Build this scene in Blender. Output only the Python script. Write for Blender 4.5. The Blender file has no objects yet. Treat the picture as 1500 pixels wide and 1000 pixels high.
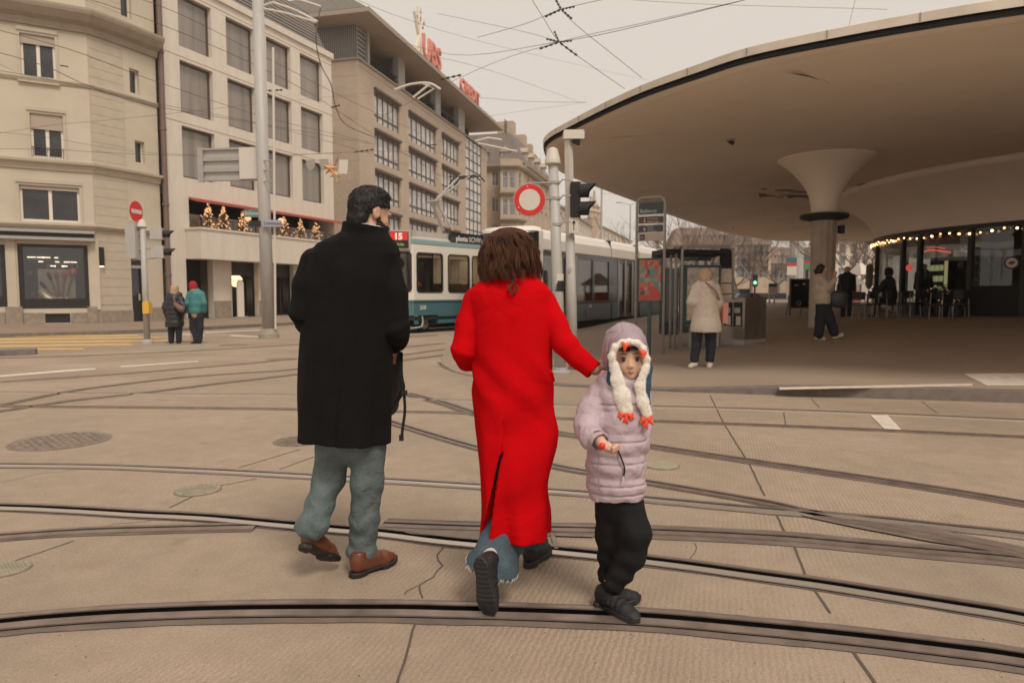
import bpy, bmesh, math, random
import numpy as np
from mathutils import Vector, Matrix, noise as mnoise
random.seed(7)
# ---------------------------------------------------------------- camera, sky, sun, exposure
S = bpy.context.scene
CH = 1.38; PT = math.atan(.07); FP = 1000.0            # camera height, pitch, focal length in photo pixels
cam_d = bpy.data.cameras.new('camera'); cam = bpy.data.objects.new('camera', cam_d)
S.collection.objects.link(cam); S.camera = cam
cam.location = (0, 0, CH); cam.rotation_euler = (math.pi/2 - PT, 0, 0)
cam_d.lens = 24; cam_d.sensor_width = 36; cam_d.clip_start = .05; cam_d.clip_end = 3000
cam_d.dof.use_dof = True; cam_d.dof.focus_distance = 3.15; cam_d.dof.aperture_fstop = 4.0
w = bpy.data.worlds.new('World'); S.world = w; w.use_nodes = True
nt = w.node_tree; nt.nodes.clear()
SUN_EL, SUN_ROT = math.radians(54), math.radians(152)
sky = nt.nodes.new('ShaderNodeTexSky'); sky.sky_type = 'NISHITA'; sky.sun_disc = False
sky.sun_elevation = SUN_EL; sky.sun_rotation = SUN_ROT; sky.dust_density = 6; sky.ozone_density = .4; sky.air_density = .6
hs = nt.nodes.new('ShaderNodeHueSaturation'); hs.inputs['Saturation'].default_value = .06
mx = nt.nodes.new('ShaderNodeMixRGB'); mx.blend_type = 'MULTIPLY'; mx.inputs[0].default_value = 1; mx.inputs[2].default_value = (1.0, .89, .785, 1)
# an even cloud deck covers most of that sky
mc = nt.nodes.new('ShaderNodeMixRGB'); mc.inputs[0].default_value = .88; mc.inputs[2].default_value = (6.7, 6.03, 5.36, 1)
bg = nt.nodes.new('ShaderNodeBackground'); bg.inputs['Strength'].default_value = .121
ow = nt.nodes.new('ShaderNodeOutputWorld')
L_ = nt.links
L_.new(sky.outputs[0], hs.inputs['Color']); L_.new(hs.outputs[0], mx.inputs[1]); L_.new(mx.outputs[0], mc.inputs[1])
L_.new(mc.outputs[0], bg.inputs[0]); L_.new(bg.outputs[0], ow.inputs[0])
sd = bpy.data.lights.new('sun', 'SUN'); sun = bpy.data.objects.new('sun', sd); S.collection.objects.link(sun)
sd.energy = 2.1; sd.angle = math.radians(18); sd.color = (1, .90, .78)
# light comes from behind the camera, a little to the right, high up
sv = Vector((.52, -1, 0)).normalized() * math.cos(SUN_EL) + Vector((0, 0, math.sin(SUN_EL)))
sun.rotation_euler = sv.to_track_quat('Z', 'Y').to_euler()
S.view_settings.view_transform = 'Standard'; S.view_settings.look = 'None'
S.view_settings.exposure = 0.0; S.view_settings.gamma = 1
try: S.cycles.transparent_max_bounces = 12
except Exception: pass

# ---------------------------------------------------------------- helpers
def ray(px, py):
    u = (px-750)/FP; v = (500-py)/FP; c, s = math.cos(PT), math.sin(PT)
    return Vector((u, c+v*s, -s+v*c))
def G(px, py, z=0.0):
    d = ray(px, py); t = (z-CH)/d.z
    return Vector((d.x*t, d.y*t, z))
def A(px, py, Y):
    d = ray(px, py); t = Y/d.y
    return Vector((d.x*t, Y, CH+d.z*t))
COL = S.collection
def lin(c):
    f = lambda v: v/12.92 if v <= .04045 else ((v+.055)/1.055)**2.4
    return tuple(f(x/255) for x in c[:3]) + (1,)
def mat(name, rgb, rough=.8, var=0.0, scale=4, bump=0.0, bscale=60, metal=0, emit=0, trans=0, spec=.5, var2=0.0, scale2=.6, sheen=0, coat=0, stretch=None, linear=False, alpha=None, bdist=.01, bump2=0, bscale2=20, bdist2=.01):
    m = bpy.data.materials.new(name); m.use_nodes = True; n = m.node_tree; b = n.nodes['Principled BSDF']
    col = tuple(rgb)+(1,) if linear else lin(rgb)
    b.inputs['Base Color'].default_value = col; b.inputs['Roughness'].default_value = rough
    b.inputs['Metallic'].default_value = metal; b.inputs['Specular IOR Level'].default_value = spec
    if sheen: b.inputs['Sheen Weight'].default_value = sheen; b.inputs['Sheen Tint'].default_value = col
    if coat: b.inputs['Coat Weight'].default_value = coat; b.inputs['Coat Roughness'].default_value = .12
    if emit: b.inputs['Emission Color'].default_value = col; b.inputs['Emission Strength'].default_value = emit
    tc = n.nodes.new('ShaderNodeTexCoord'); src = tc.outputs['Object']
    if stretch:
        mp = n.nodes.new('ShaderNodeMapping'); mp.inputs['Scale'].default_value = stretch; n.links.new(src, mp.inputs[0]); src = mp.outputs[0]
    last = None
    if var or var2:
        last = None
        for (v, sc) in ((var, scale), (var2, scale2)):
            if not v: continue
            t = n.nodes.new('ShaderNodeTexNoise'); t.inputs['Scale'].default_value = sc; t.inputs['Detail'].default_value = 5
            n.links.new(src, t.inputs['Vector'])
            r = n.nodes.new('ShaderNodeMapRange'); r.inputs[1].default_value = .3; r.inputs[2].default_value = .7
            r.inputs[3].default_value = 1-v; r.inputs[4].default_value = 1+v; n.links.new(t.outputs['Fac'], r.inputs[0])
            k = n.nodes.new('ShaderNodeVectorMath'); k.operation = 'SCALE'
            if last is None: k.inputs[0].default_value = col[:3]
            else: n.links.new(last, k.inputs[0])
            n.links.new(r.outputs[0], k.inputs['Scale']); last = k.outputs[0]
        n.links.new(last, b.inputs['Base Color'])
    if bump:
        t = n.nodes.new('ShaderNodeTexNoise'); t.inputs['Scale'].default_value = bscale; t.inputs['Detail'].default_value = 4
        n.links.new(src, t.inputs['Vector'])
        bp = n.nodes.new('ShaderNodeBump'); bp.inputs['Strength'].default_value = bump; bp.inputs['Distance'].default_value = bdist
        n.links.new(t.outputs['Fac'], bp.inputs['Height']); n.links.new(bp.outputs[0], b.inputs['Normal'])
        if bump2:
            t = n.nodes.new('ShaderNodeTexNoise'); t.inputs['Scale'].default_value = bscale2; t.inputs['Detail'].default_value = 3; t.inputs['Distortion'].default_value = .8
            n.links.new(src, t.inputs['Vector']); b2 = n.nodes.new('ShaderNodeBump'); b2.inputs['Strength'].default_value = bump2; b2.inputs['Distance'].default_value = bdist2
            n.links.new(t.outputs['Fac'], b2.inputs['Height']); n.links.new(b2.outputs[0], bp.inputs['Normal'])
    return m
def glassmat(name, tint=(1, 1, 1), refl=.35, dark=.0):
    """thin window glass: see-through tinted layer plus sharp reflection"""
    m = bpy.data.materials.new(name); m.use_nodes = True; n = m.node_tree; n.nodes.clear()
    o = n.nodes.new('ShaderNodeOutputMaterial'); tr = n.nodes.new('ShaderNodeBsdfTransparent'); tr.inputs[0].default_value = tuple(tint)+(1,)
    gl = n.nodes.new('ShaderNodeBsdfGlossy'); gl.inputs['Roughness'].default_value = .03
    fr = n.nodes.new('ShaderNodeLayerWeight'); fr.inputs['Blend'].default_value = .35
    mr = n.nodes.new('ShaderNodeMapRange'); mr.inputs[3].default_value = refl*.35; mr.inputs[4].default_value = min(1, refl*2.2)
    mxs = n.nodes.new('ShaderNodeMixShader')
    n.links.new(fr.outputs['Fresnel'], mr.inputs[0]); n.links.new(mr.outputs[0], mxs.inputs[0]); n.links.new(tr.outputs[0], mxs.inputs[1]); n.links.new(gl.outputs[0], mxs.inputs[2]); n.links.new(mxs.outputs[0], o.inputs[0])
    return m
def tag(o, label=None, cat=None, group=None, kind=None):
    if label: o['label'] = label
    if cat: o['category'] = cat
    if group: o['group'] = group
    if kind: o['kind'] = kind
    return o
def empty(name, loc, label=None, cat=None, group=None):
    o = bpy.data.objects.new(name, None); COL.objects.link(o); o.location = loc; o.empty_display_size = .2
    return tag(o, label, cat, group)
def wloc(o):
    v = Vector(o.location)
    while o.parent: o = o.parent; v += Vector(o.location)
    return v
def mesh_obj(name, verts, faces, m, parent=None, smooth=False, origin=None):
    org = wloc(parent) if parent else (Vector(origin) if origin is not None else Vector((0, 0, 0)))
    me = bpy.data.meshes.new(name)
    va = np.asarray(verts, dtype=float).reshape(-1, 3) - np.array(org)
    me.from_pydata(va.tolist(), [], faces if isinstance(faces, list) else faces.tolist())
    if isinstance(m, (list, tuple)):
        for q in m: me.materials.append(q)
    elif m: me.materials.append(m)
    if smooth: me.polygons.foreach_set('use_smooth', [True]*len(me.polygons))
    me.validate(); me.update()
    o = bpy.data.objects.new(name, me); COL.objects.link(o)
    if parent: o.parent = parent
    else: o.location = org
    return o
def copy_tree(o, parent=None):
    c = o.copy(); COL.objects.link(c); c.parent = parent
    for ch in list(o.children): copy_tree(ch, c)
    return c
class MB:
    def __init__(s): s.v = []; s.f = []
    def add(s, vs, fs):
        b = len(s.v); s.v += [tuple(v) for v in vs]; s.f += [tuple(i+b for i in f) for f in fs]; return s
    def hexa(s, p):   # 8 points: bottom 4 then top 4
        return s.add(p, [(0,3,2,1),(4,5,6,7),(0,1,5,4),(1,2,6,5),(2,3,7,6),(3,0,4,7)])
    def box(s, c, size, rz=0, rot=None):
        M = rot if rot is not None else Matrix.Rotation(rz, 3, 'Z'); c = Vector(c); h = [q/2 for q in size]
        pts = [c + M @ Vector((x*h[0], y*h[1], z*h[2])) for z in (-1, 1) for x, y in ((-1,-1),(1,-1),(1,1),(-1,1))]
        return s.hexa(pts)
    def quad(s, a, b, c, d): return s.add([a, b, c, d], [(0, 1, 2, 3)])
    def tube(s, pts, r, seg=8, cap=True, closed=False):
        pts = [Vector(p) for p in pts]; n = len(pts); rs = r if isinstance(r, (list, tuple)) else [r]*n
        base = len(s.v); up = None
        for i, p in enumerate(pts):
            if closed: t = pts[(i+1) % n]-pts[i-1]
            else: t = pts[min(i+1, n-1)]-pts[max(i-1, 0)]
            t = t.normalized() if t.length > 1e-9 else Vector((0, 0, 1))
            if up is None: up = Vector((0, 0, 1)) if abs(t.z) < .9 else Vector((1, 0, 0))
            x = up.cross(t).normalized(); y = t.cross(x); up = y
            for k in range(seg):
                a = 2*math.pi*k/seg; s.v.append(tuple(p + x*math.cos(a)*rs[i] + y*math.sin(a)*rs[i]))
        m = n if closed else n-1
        for i in range(m):
            for k in range(seg):
                a = base+i*seg+k; b = base+i*seg+(k+1) % seg; j = ((i+1) % n)
                s.f.append((a, b, base+j*seg+(k+1) % seg, base+j*seg+k))
        if cap and not closed:
            s.f.append(tuple(base+k for k in reversed(range(seg)))); s.f.append(tuple(base+(n-1)*seg+k for k in range(seg)))
        return s
    def lathe(s, c, prof, seg=24, axis='Z', M=None):
        c = Vector(c); base = len(s.v)
        for r, z in prof:
            for k in range(seg):
                a = 2*math.pi*k/seg; p = Vector((r*math.cos(a), r*math.sin(a), z))
                if M is not None: p = M @ p
                s.v.append(tuple(c+p))
        for i in range(len(prof)-1):
            for k in range(seg):
                a = base+i*seg+k; b = base+i*seg+(k+1) % seg
                s.f.append((a, b, b+seg, a+seg))
        s.f.append(tuple(base+k for k in reversed(range(seg)))); e = base+(len(prof)-1)*seg
        s.f.append(tuple(e+k for k in range(seg)))
        return s
    def prism(s, poly, off):   # planar polygon extruded by vector
        n = len(poly); off = Vector(off); p = [Vector(q) for q in poly]
        return s.add(p+[q+off for q in p], [tuple(reversed(range(n))), tuple(range(n, 2*n))]+[(i, (i+1) % n, n+(i+1) % n, n+i) for i in range(n)])
    def wbox(s, W, a0, a1, z0, z1, n0, n1):
        return s.hexa([W.P(a0, z0, n1), W.P(a1, z0, n1), W.P(a1, z0, n0), W.P(a0, z0, n0), W.P(a0, z1, n1), W.P(a1, z1, n1), W.P(a1, z1, n0), W.P(a0, z1, n0)])
    def build(s, name, m, parent=None, smooth=False, origin=None): return mesh_obj(name, s.v, s.f, m, parent, smooth, origin)
class Wall:
    """vertical plane through o along direction t; n points to the viewer's side"""
    def __init__(s, o, t, flip=False):
        s.o = Vector((o[0], o[1], 0)); s.t = Vector((t[0], t[1], 0)).normalized(); s.n = Vector((s.t.y, -s.t.x, 0))
    def P(s, a, z, n=0.0): return s.o + s.t*a + s.n*n + Vector((0, 0, z))
    def wc(s, px, py, off=0.0):
        d = ray(px, py); o = s.o + s.n*off; c = Vector((0, 0, CH))
        t = (o-c).dot(s.n)/d.dot(s.n); p = c+d*t
        return (p-s.o).dot(s.t), p.z
    def rect(s, x0, y0, x1, y1, off=0.0):
        a0 = s.wc(x0, (y0+y1)/2, off)[0]; a1 = s.wc(x1, (y0+y1)/2, off)[0]; xm = (x0+x1)/2
        z1 = s.wc(xm, y0, off)[1]; z0 = s.wc(xm, y1, off)[1]
        return min(a0, a1), max(a0, a1), z0, z1
def wall_face(mb, W, a0, a1, z0, z1, ops, depth=.25, n=0.0):
    xs = sorted(set([a0, a1]+[min(max(v, a0), a1) for o in ops for v in o[:2]])); zs = sorted(set([z0, z1]+[min(max(v, z0), z1) for o in ops for v in o[2:4]]))
    for i in range(len(xs)-1):
        for j in range(len(zs)-1):
            cx = (xs[i]+xs[i+1])/2; cz = (zs[j]+zs[j+1])/2
            if xs[i+1]-xs[i] < 1e-4 or zs[j+1]-zs[j] < 1e-4: continue
            if any(o[0] < cx < o[1] and o[2] < cz < o[3] for o in ops): continue
            mb.quad(W.P(xs[i], zs[j], n), W.P(xs[i+1], zs[j], n), W.P(xs[i+1], zs[j+1], n), W.P(xs[i], zs[j+1], n))
    for o in ops:
        p = lambda a, z, q: W.P(a, z, n+q)
        mb.quad(p(o[0], o[2], 0), p(o[0], o[2], -depth), p(o[0], o[3], -depth), p(o[0], o[3], 0))
        mb.quad(p(o[1], o[2], 0), p(o[1], o[3], 0), p(o[1], o[3], -depth), p(o[1], o[2], -depth))
        mb.quad(p(o[0], o[3], 0), p(o[0], o[3], -depth), p(o[1], o[3], -depth), p(o[1], o[3], 0))
        mb.quad(p(o[0], o[2], 0), p(o[1], o[2], 0), p(o[1], o[2], -depth), p(o[0], o[2], -depth))
def window(W, o, parent, fm, gm, depth=.2, fw=.07, cols=2, rows=1, n=0.0, bar=.05, name='window', rowz=None):
    """frame with bars (part) and its pane (sub-part) set in an opening"""
    a0, a1, z0, z1 = o[:4]; b = MB(); q = n-depth
    b.wbox(W, a0, a0+fw, z0, z1, q, q+.07).wbox(W, a1-fw, a1, z0, z1, q, q+.07)
    b.wbox(W, a0+fw, a1-fw, z1-fw, z1, q, q+.07).wbox(W, a0+fw, a1-fw, z0, z0+fw, q, q+.07)
    for i in range(1, cols):
        c = a0+(a1-a0)*i/cols; b.wbox(W, c-bar/2, c+bar/2, z0+fw, z1-fw, q+.003, q+.075)
    for f in (rowz or [i/rows for i in range(1, rows)]):
        c = z0+(z1-z0)*f; b.wbox(W, a0+fw, a1-fw, c-bar/2, c+bar/2, q+.006, q+.066)
    f = b.build(name, fm, parent)
    MB().quad(W.P(a0, z0, q+.02), W.P(a1, z0, q+.02), W.P(a1, z1, q+.02), W.P(a0, z1, q+.02)).build('pane', gm, f)
    return f
def catmull(pts, sub=6, closed=False):
    P = [Vector(p) for p in pts]; n = len(P); out = []
    rng = range(n if closed else n-1)
    for i in rng:
        if closed: a, b, c, d = P[i-1], P[i], P[(i+1) % n], P[(i+2) % n]
        else: a, b, c, d = P[max(i-1, 0)], P[i], P[i+1], P[min(i+2, n-1)]
        for k in range(sub):
            t = k/sub; out.append(.5*((2*b)+(c-a)*t+(2*a-5*b+4*c-d)*t*t+(3*b-a-3*c+d)*t**3))
    if not closed: out.append(P[-1])
    return out
def ribbon(pts, w0, w1, z):   # strip between offsets w0..w1 left of the path
    vs = []; fs = []
    for i, p in enumerate(pts):
        t = (pts[min(i+1, len(pts)-1)]-pts[max(i-1, 0)]); t.z = 0; t.normalize(); n = Vector((-t.y, t.x, 0))
        vs += [(p+n*w0+Vector((0, 0, z))), (p+n*w1+Vector((0, 0, z)))]
    for i in range(len(pts)-1): fs.append((2*i, 2*i+2, 2*i+3, 2*i+1))
    return vs, fs
def text(s, W_or_frame, size, m, parent, name='lettering', depth=.004, bold=0.0, sx=1.0, shear=0):
    """text mesh; frame = (origin, right, up) with origin at lower left"""
    o, rt, up = W_or_frame; rt = Vector(rt).normalized(); up = Vector(up).normalized()
    cu = bpy.data.curves.new('t', 'FONT'); cu.body = s; cu.size = size; cu.extrude = depth; cu.offset = bold; cu.shear = shear; cu.resolution_u = 3
    ob = bpy.data.objects.new('t', cu); COL.objects.link(ob)
    dg = bpy.context.evaluated_depsgraph_get(); me = bpy.data.meshes.new_from_object(ob.evaluated_get(dg))
    bpy.data.objects.remove(ob); nrm = rt.cross(up); o = Vector(o)
    for v in me.vertices: v.co = o + rt*v.co.x*sx + up*v.co.y + nrm*v.co.z - (wloc(parent) if parent else Vector())
    me.name = name; me.materials.clear(); me.materials.append(m)
    r = bpy.data.objects.new(name, me); COL.objects.link(r); r.parent = parent
    return r
# ---------------------------------------------------------------- ground
def ground_material():
    m = bpy.data.materials.new('concrete_road'); m.use_nodes = True; n = m.node_tree; b = n.nodes['Principled BSDF']
    N = n.nodes.new; Lk = n.links.new
    tc = N('ShaderNodeTexCoord')
    def noise(sc, det=5, vec=None):
        t = N('ShaderNodeTexNoise'); t.inputs['Scale'].default_value = sc; t.inputs['Detail'].default_value = det; Lk(vec or tc.outputs['Object'], t.inputs['Vector']); return t.outputs['Fac']
    def rng(s, a, b_, c, d):
        r = N('ShaderNodeMapRange'); r.inputs[1].default_value = a; r.inputs[2].default_value = b_; r.inputs[3].default_value = c; r.inputs[4].default_value = d; Lk(s, r.inputs[0]); return r.outputs[0]
    def mul(a, b_):
        k = N('ShaderNodeMath'); k.operation = 'MULTIPLY'; Lk(a, k.inputs[0]); Lk(b_, k.inputs[1]); return k.outputs[0]
    mp = N('ShaderNodeMapping'); mp.inputs['Rotation'].default_value = (0, 0, math.radians(17)); Lk(tc.outputs['Object'], mp.inputs[0])
    wv = N('ShaderNodeTexWave'); wv.inputs['Scale'].default_value = 11.5; wv.inputs['Distortion'].default_value = 4.5; wv.inputs['Detail'].default_value = 3; wv.inputs['Detail Scale'].default_value = 2.5
    Lk(mp.outputs[0], wv.inputs['Vector'])
    patch = rng(noise(.55, 2), .42, .6, .25, 1)       # grooves are worn away in places
    wf = rng(mul(wv.outputs['Fac'], patch), 0, 1, 1.06, .89)
    f = mul(mul(rng(noise(.5, 6), .3, .7, .84, 1.12), rng(noise(6, 6), .3, .7, .93, 1.07)), mul(mul(mul(rng(noise(210, 2), .3, .7, .74, 1.24), rng(noise(60, 3), .35, .65, .93, 1.06)), rng(noise(1.1, 3), .3, .7, .93, 1.06)), wf))
    # small dark stains
    st = rng(noise(2.3, 8), .66, .74, 1, .8); f = mul(f, st)
    k = N('ShaderNodeVectorMath'); k.operation = 'SCALE'; k.inputs[0].default_value = (.330, .254, .188); Lk(f, k.inputs['Scale'])
    Lk(k.outputs[0], b.inputs['Base Color']); b.inputs['Roughness'].default_value = .85
    bp = N('ShaderNodeBump'); bp.inputs['Strength'].default_value = .5; bp.inputs['Distance'].default_value = .006
    ad = N('ShaderNodeMath'); ad.operation = 'ADD'; Lk(mul(wv.outputs['Fac'], patch), ad.inputs[0]); Lk(noise(180, 3), ad.inputs[1])
    Lk(ad.outputs[0], bp.inputs['Height']); Lk(bp.outputs[0], b.inputs['Normal'])
    return m
M = {}
M['road'] = ground_material()
M['asphalt'] = mat('asphalt', (0.26, .19, .14), .9, var=.12, scale=.7, var2=.12, scale2=90, bump=.3, bscale=200, linear=True)
M['pave'] = mat('platform_asphalt', (0.30, .228, .172), .8, var=.1, scale=.5, var2=.1, scale2=100, bump=.3, bscale=180, linear=True)
M['kerb'] = mat('kerb_stone', (.17, .14, .12), .8, var=.2, scale=6, linear=True)
M['bitumen'] = mat('bitumen', (.15, .115, .092), .8, var=.25, scale=5, bump=.4, bscale=60, linear=True)
M['steel'] = mat('polished_rail_steel', (.80, .73, .66), .42, metal=1, linear=True)
M['steelbrown'] = mat('worn_rail_steel', (.30, .235, .2), .38, metal=.6, var=.2, scale=9, linear=True)
M['groove'] = mat('rail_groove_shade', (.004, .0035, .0035), 1, spec=0, linear=True)  # black colour carries the shade of the groove's depth; the ribbon is flat
M['whitepaint'] = mat('road_paint_white', (.62, .54, .46), .7, var=.15, scale=9, linear=True)
M['yellowpaint'] = mat('road_paint_yellow', (.62, .40, .14), .7, var=.15, scale=6, linear=True)
M['iron'] = mat('cast_iron', (.25, .195, .155), .6, var=.3, scale=14, metal=.3, linear=True)
M['covergrey'] = mat('cover_concrete', (.30, .27, .20), .8, var=.15, scale=10, linear=True)
gv = []; gf = []
# one ground sheet out to the horizon
ys = [-12, 0, 6, 12, 20, 40, 80, 160, 300, 480]; xs = [-400, -200, -60, -30, -15, -6, 0, 6, 15, 30, 60, 200, 400]
for y in ys:
    for x in xs: gv.append((x, y, 0))
for j in range(len(ys)-1):
    for i in range(len(xs)-1): a = j*len(xs)+i; gf.append((a, a+1, a+1+len(xs), a+len(xs)))
tag(mesh_obj('ground', gv, gf, M['road']), kind='structure')
# far pavement in front of the houses on the left, real kerb step
pv = [G(-700, 499), G(-80, 497), G(60, 492.5), G(160, 490), G(250, 486), G(340, 481), G(430, 476), G(500, 472.5), G(560, 469)]
back = [Vector((-60, 27, 0)), Vector((-30, 35, 0)), Vector((-22, 36, 0)), Vector((-19.5, 37, 0)), Vector((-18, 42, 0)), Vector((-17, 46, 0)), Vector((-15, 52, 0)), Vector((-12, 60, 0)), Vector((-8, 70, 0))]
b = MB()
for i in range(len(pv)-1):
    p, q, r, s = pv[i], pv[i+1], back[i+1], back[i]; h = Vector((0, 0, .12))
    b.quad(p+h, q+h, r+h, s+h); b.quad(p, q, q+h, p+h)
tag(b.build('pavement', M['asphalt']), kind='structure')
b = MB()
for i in range(len(pv)-1):
    p, q = pv[i], pv[i+1]; h = Vector((0, 0, .124)); t = (q-p).normalized(); n = Vector((t.y, -t.x, 0))
    b.hexa([p+n*.02, q+n*.02, q-n*.2, p-n*.2, p+n*.02+h, q+n*.02+h, q-n*.2+h, p-n*.2+h])
tag(b.build('kerb', M['kerb']), kind='structure')
# station platform: near edge and tram-side edge as functions of X, rising to a kerb on the right
near = [G(646, 524), G(652, 537), G(672, 547), G(705, 553), G(760, 560), G(830, 566), G(910, 570), G(1000, 574), G(1080, 576.5), G(1140, 578.5), G(1300, 584), G(1500, 590), G(1800, 597), G(2600, 612)]
def yat(pts, x):
    for a, c in zip(pts, pts[1:]):
        if a.x <= x <= c.x: return a.y+(c.y-a.y)*(x-a.x)/(c.x-a.x)
    return pts[0].y if x < pts[0].x else pts[-1].y
far = [Vector((G(646, 520).x, G(646, 520).y, 0)), G(662, 513), G(720, 503.5), G(780, 495.5), Vector((.9, 22.6, 0)), Vector((2.8, 25.9, 0)), Vector((6.2, 31.6, 0)), Vector((10, 38, 0)), Vector((16, 50, 0)), Vector((60, 60, 0))]
sx_ = sorted(set([near[0].x+.001]+[p.x for p in near[1:]]+[p.x for p in far[1:]]+[.5*i for i in range(-2, 40)]+[25, 30, 45, 60])); sx_ = [x for x in sx_ if near[0].x < x <= 60]
def sst(v): v = min(1, max(0, v)); return v*v*(3-2*v)
def pz(x, y):
    """the platform climbs gently towards the cafe"""
    yn = yat(near, x); d = y-yn
    return .012+.125*sst((x-1.6)/3.2)*1.0+.04*sst(d/6)+.05*max(0, min(x, 16)-3)*sst((d-1.2)/6)
def Gp(px, py):
    p = G(px, py)
    for _ in range(12): p = G(px, py, pz(p.x, p.y))
    return p
b = MB()
for x0, x1 in zip(sx_, sx_[1:]):
    for k in range(24):
        def pt(x, f):
            yn, yf = yat(near, x), yat(far, x); y = yn+(yf-yn)*f; return Vector((x, y, pz(x, y)))
        b.quad(pt(x0, (k/24)**1.5), pt(x1, (k/24)**1.5), pt(x1, ((k+1)/24)**1.5), pt(x0, ((k+1)/24)**1.5))
    for e, P_ in ((0, near), (1, far)):
        p = pt(x0, e); q = pt(x1, e); b.quad(Vector((p.x, p.y, -.02)), Vector((q.x, q.y, -.02)), q, p)
tag(b.build('platform', M['pave']), kind='structure')
# kerb stones along the near edge
b = MB(); km = MB()
line = [Vector((x, yat(near, x), 0)) for x in sx_ if x > near[2].x]
for p, q in zip(line, line[1:]):
    z0 = pz(p.x, p.y)+.004; z1 = pz(q.x, q.y)+.004
    b.hexa([p+Vector((0, -.012, -.02)), q+Vector((0, -.012, -.02)), q+Vector((0, .26, -.02)), p+Vector((0, .26, -.02)), p+Vector((0, -.012, z0)), q+Vector((0, -.012, z1)), q+Vector((0, .26, z1)), p+Vector((0, .26, z0))])
tag(b.build('platform_kerb', M['kerb']), kind='structure')
# tactile / painted marks on the platform
def flat(name, corners, m, z, kind='structure'):
    pts = [G(x, y, z) for x, y in corners]; return tag(MB().add(pts, [tuple(range(len(pts)))]).build(name, m), kind=kind)
def pmark(name, a, c, n, m):   # strip between two pixel edges, laid on the platform
    b = MB(); z = Vector((0, 0, .005))
    for i in range(n):
        def q(e, t): return Gp(e[0][0]+(e[1][0]-e[0][0])*t, e[0][1]+(e[1][1]-e[0][1])*t)+z
        for j in range(3):
            def r(t, f): u = q(a, t); v = q(c, t); p = u.lerp(v, f); return Vector((p.x, p.y, pz(p.x, p.y)+.005))
            b.quad(r(i/n, j/3), r((i+1)/n, j/3), r((i+1)/n, (j+1)/3), r(i/n, (j+1)/3))
    return tag(b.build(name, m), kind='structure')
pmark('platform_line', ((1142, 571), (1425, 565.5)), ((1141, 567.5), (1424, 562)), 24, M['whitepaint'])
pmark('platform_marking', ((1446, 565), (1640, 566)), ((1412, 547.5), (1640, 546)), 12, M['whitepaint'])
flat('road_marking', [(1275, 607.5), (1300, 607.5), (1321, 629.5), (1297, 629.5)], M['whitepaint'], .006)
flat('road_marking', [(0, 549.5), (95, 541.5), (140, 539), (140, 541), (0, 552)], M['whitepaint'], .006)
flat('road_marking', [(175, 536), (290, 528), (292, 529.5), (178, 538)], M['whitepaint'], .006)
for yy, xa, xb in ((489.5, -60, 178), (493.5, -60, 200), (497.5, -60, 232), (502, -60, 250), (507, -60, 190), (512, -60, 120), (517.5, -60, 20)):
    sl = -.018
    pts = [(xa, yy-sl*-60+0), (xb, yy+sl*xb), (xb+6, yy+sl*xb+1.9), (xa, yy+2.4-sl*-60)]
    flat('crossing_stripe', pts, M['yellowpaint'], .006)
for pts in ([(300, 486), (395, 482), (398, 483.5), (300, 487.8)], [(340, 490.5), (400, 493), (390, 494.6), (335, 492)], [(262, 488.6), (300, 490), (300, 491.5), (262, 490)]):
    flat('road_marking', pts, M['whitepaint'], .006)
flat('pedestrian_island_patch', [(205, 508), (300, 504.5), (315, 509), (215, 513)], M['covergrey'], .005)
b = MB(); p = [G(-40, 523), G(52, 519.5), G(55, 517), G(-40, 519)]
b.hexa([Vector((q.x, q.y, 0)) for q in p]+[Vector((q.x, q.y, .12)) for q in p]); tag(b.build('island_kerb', M['kerb']), kind='structure')

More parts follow.
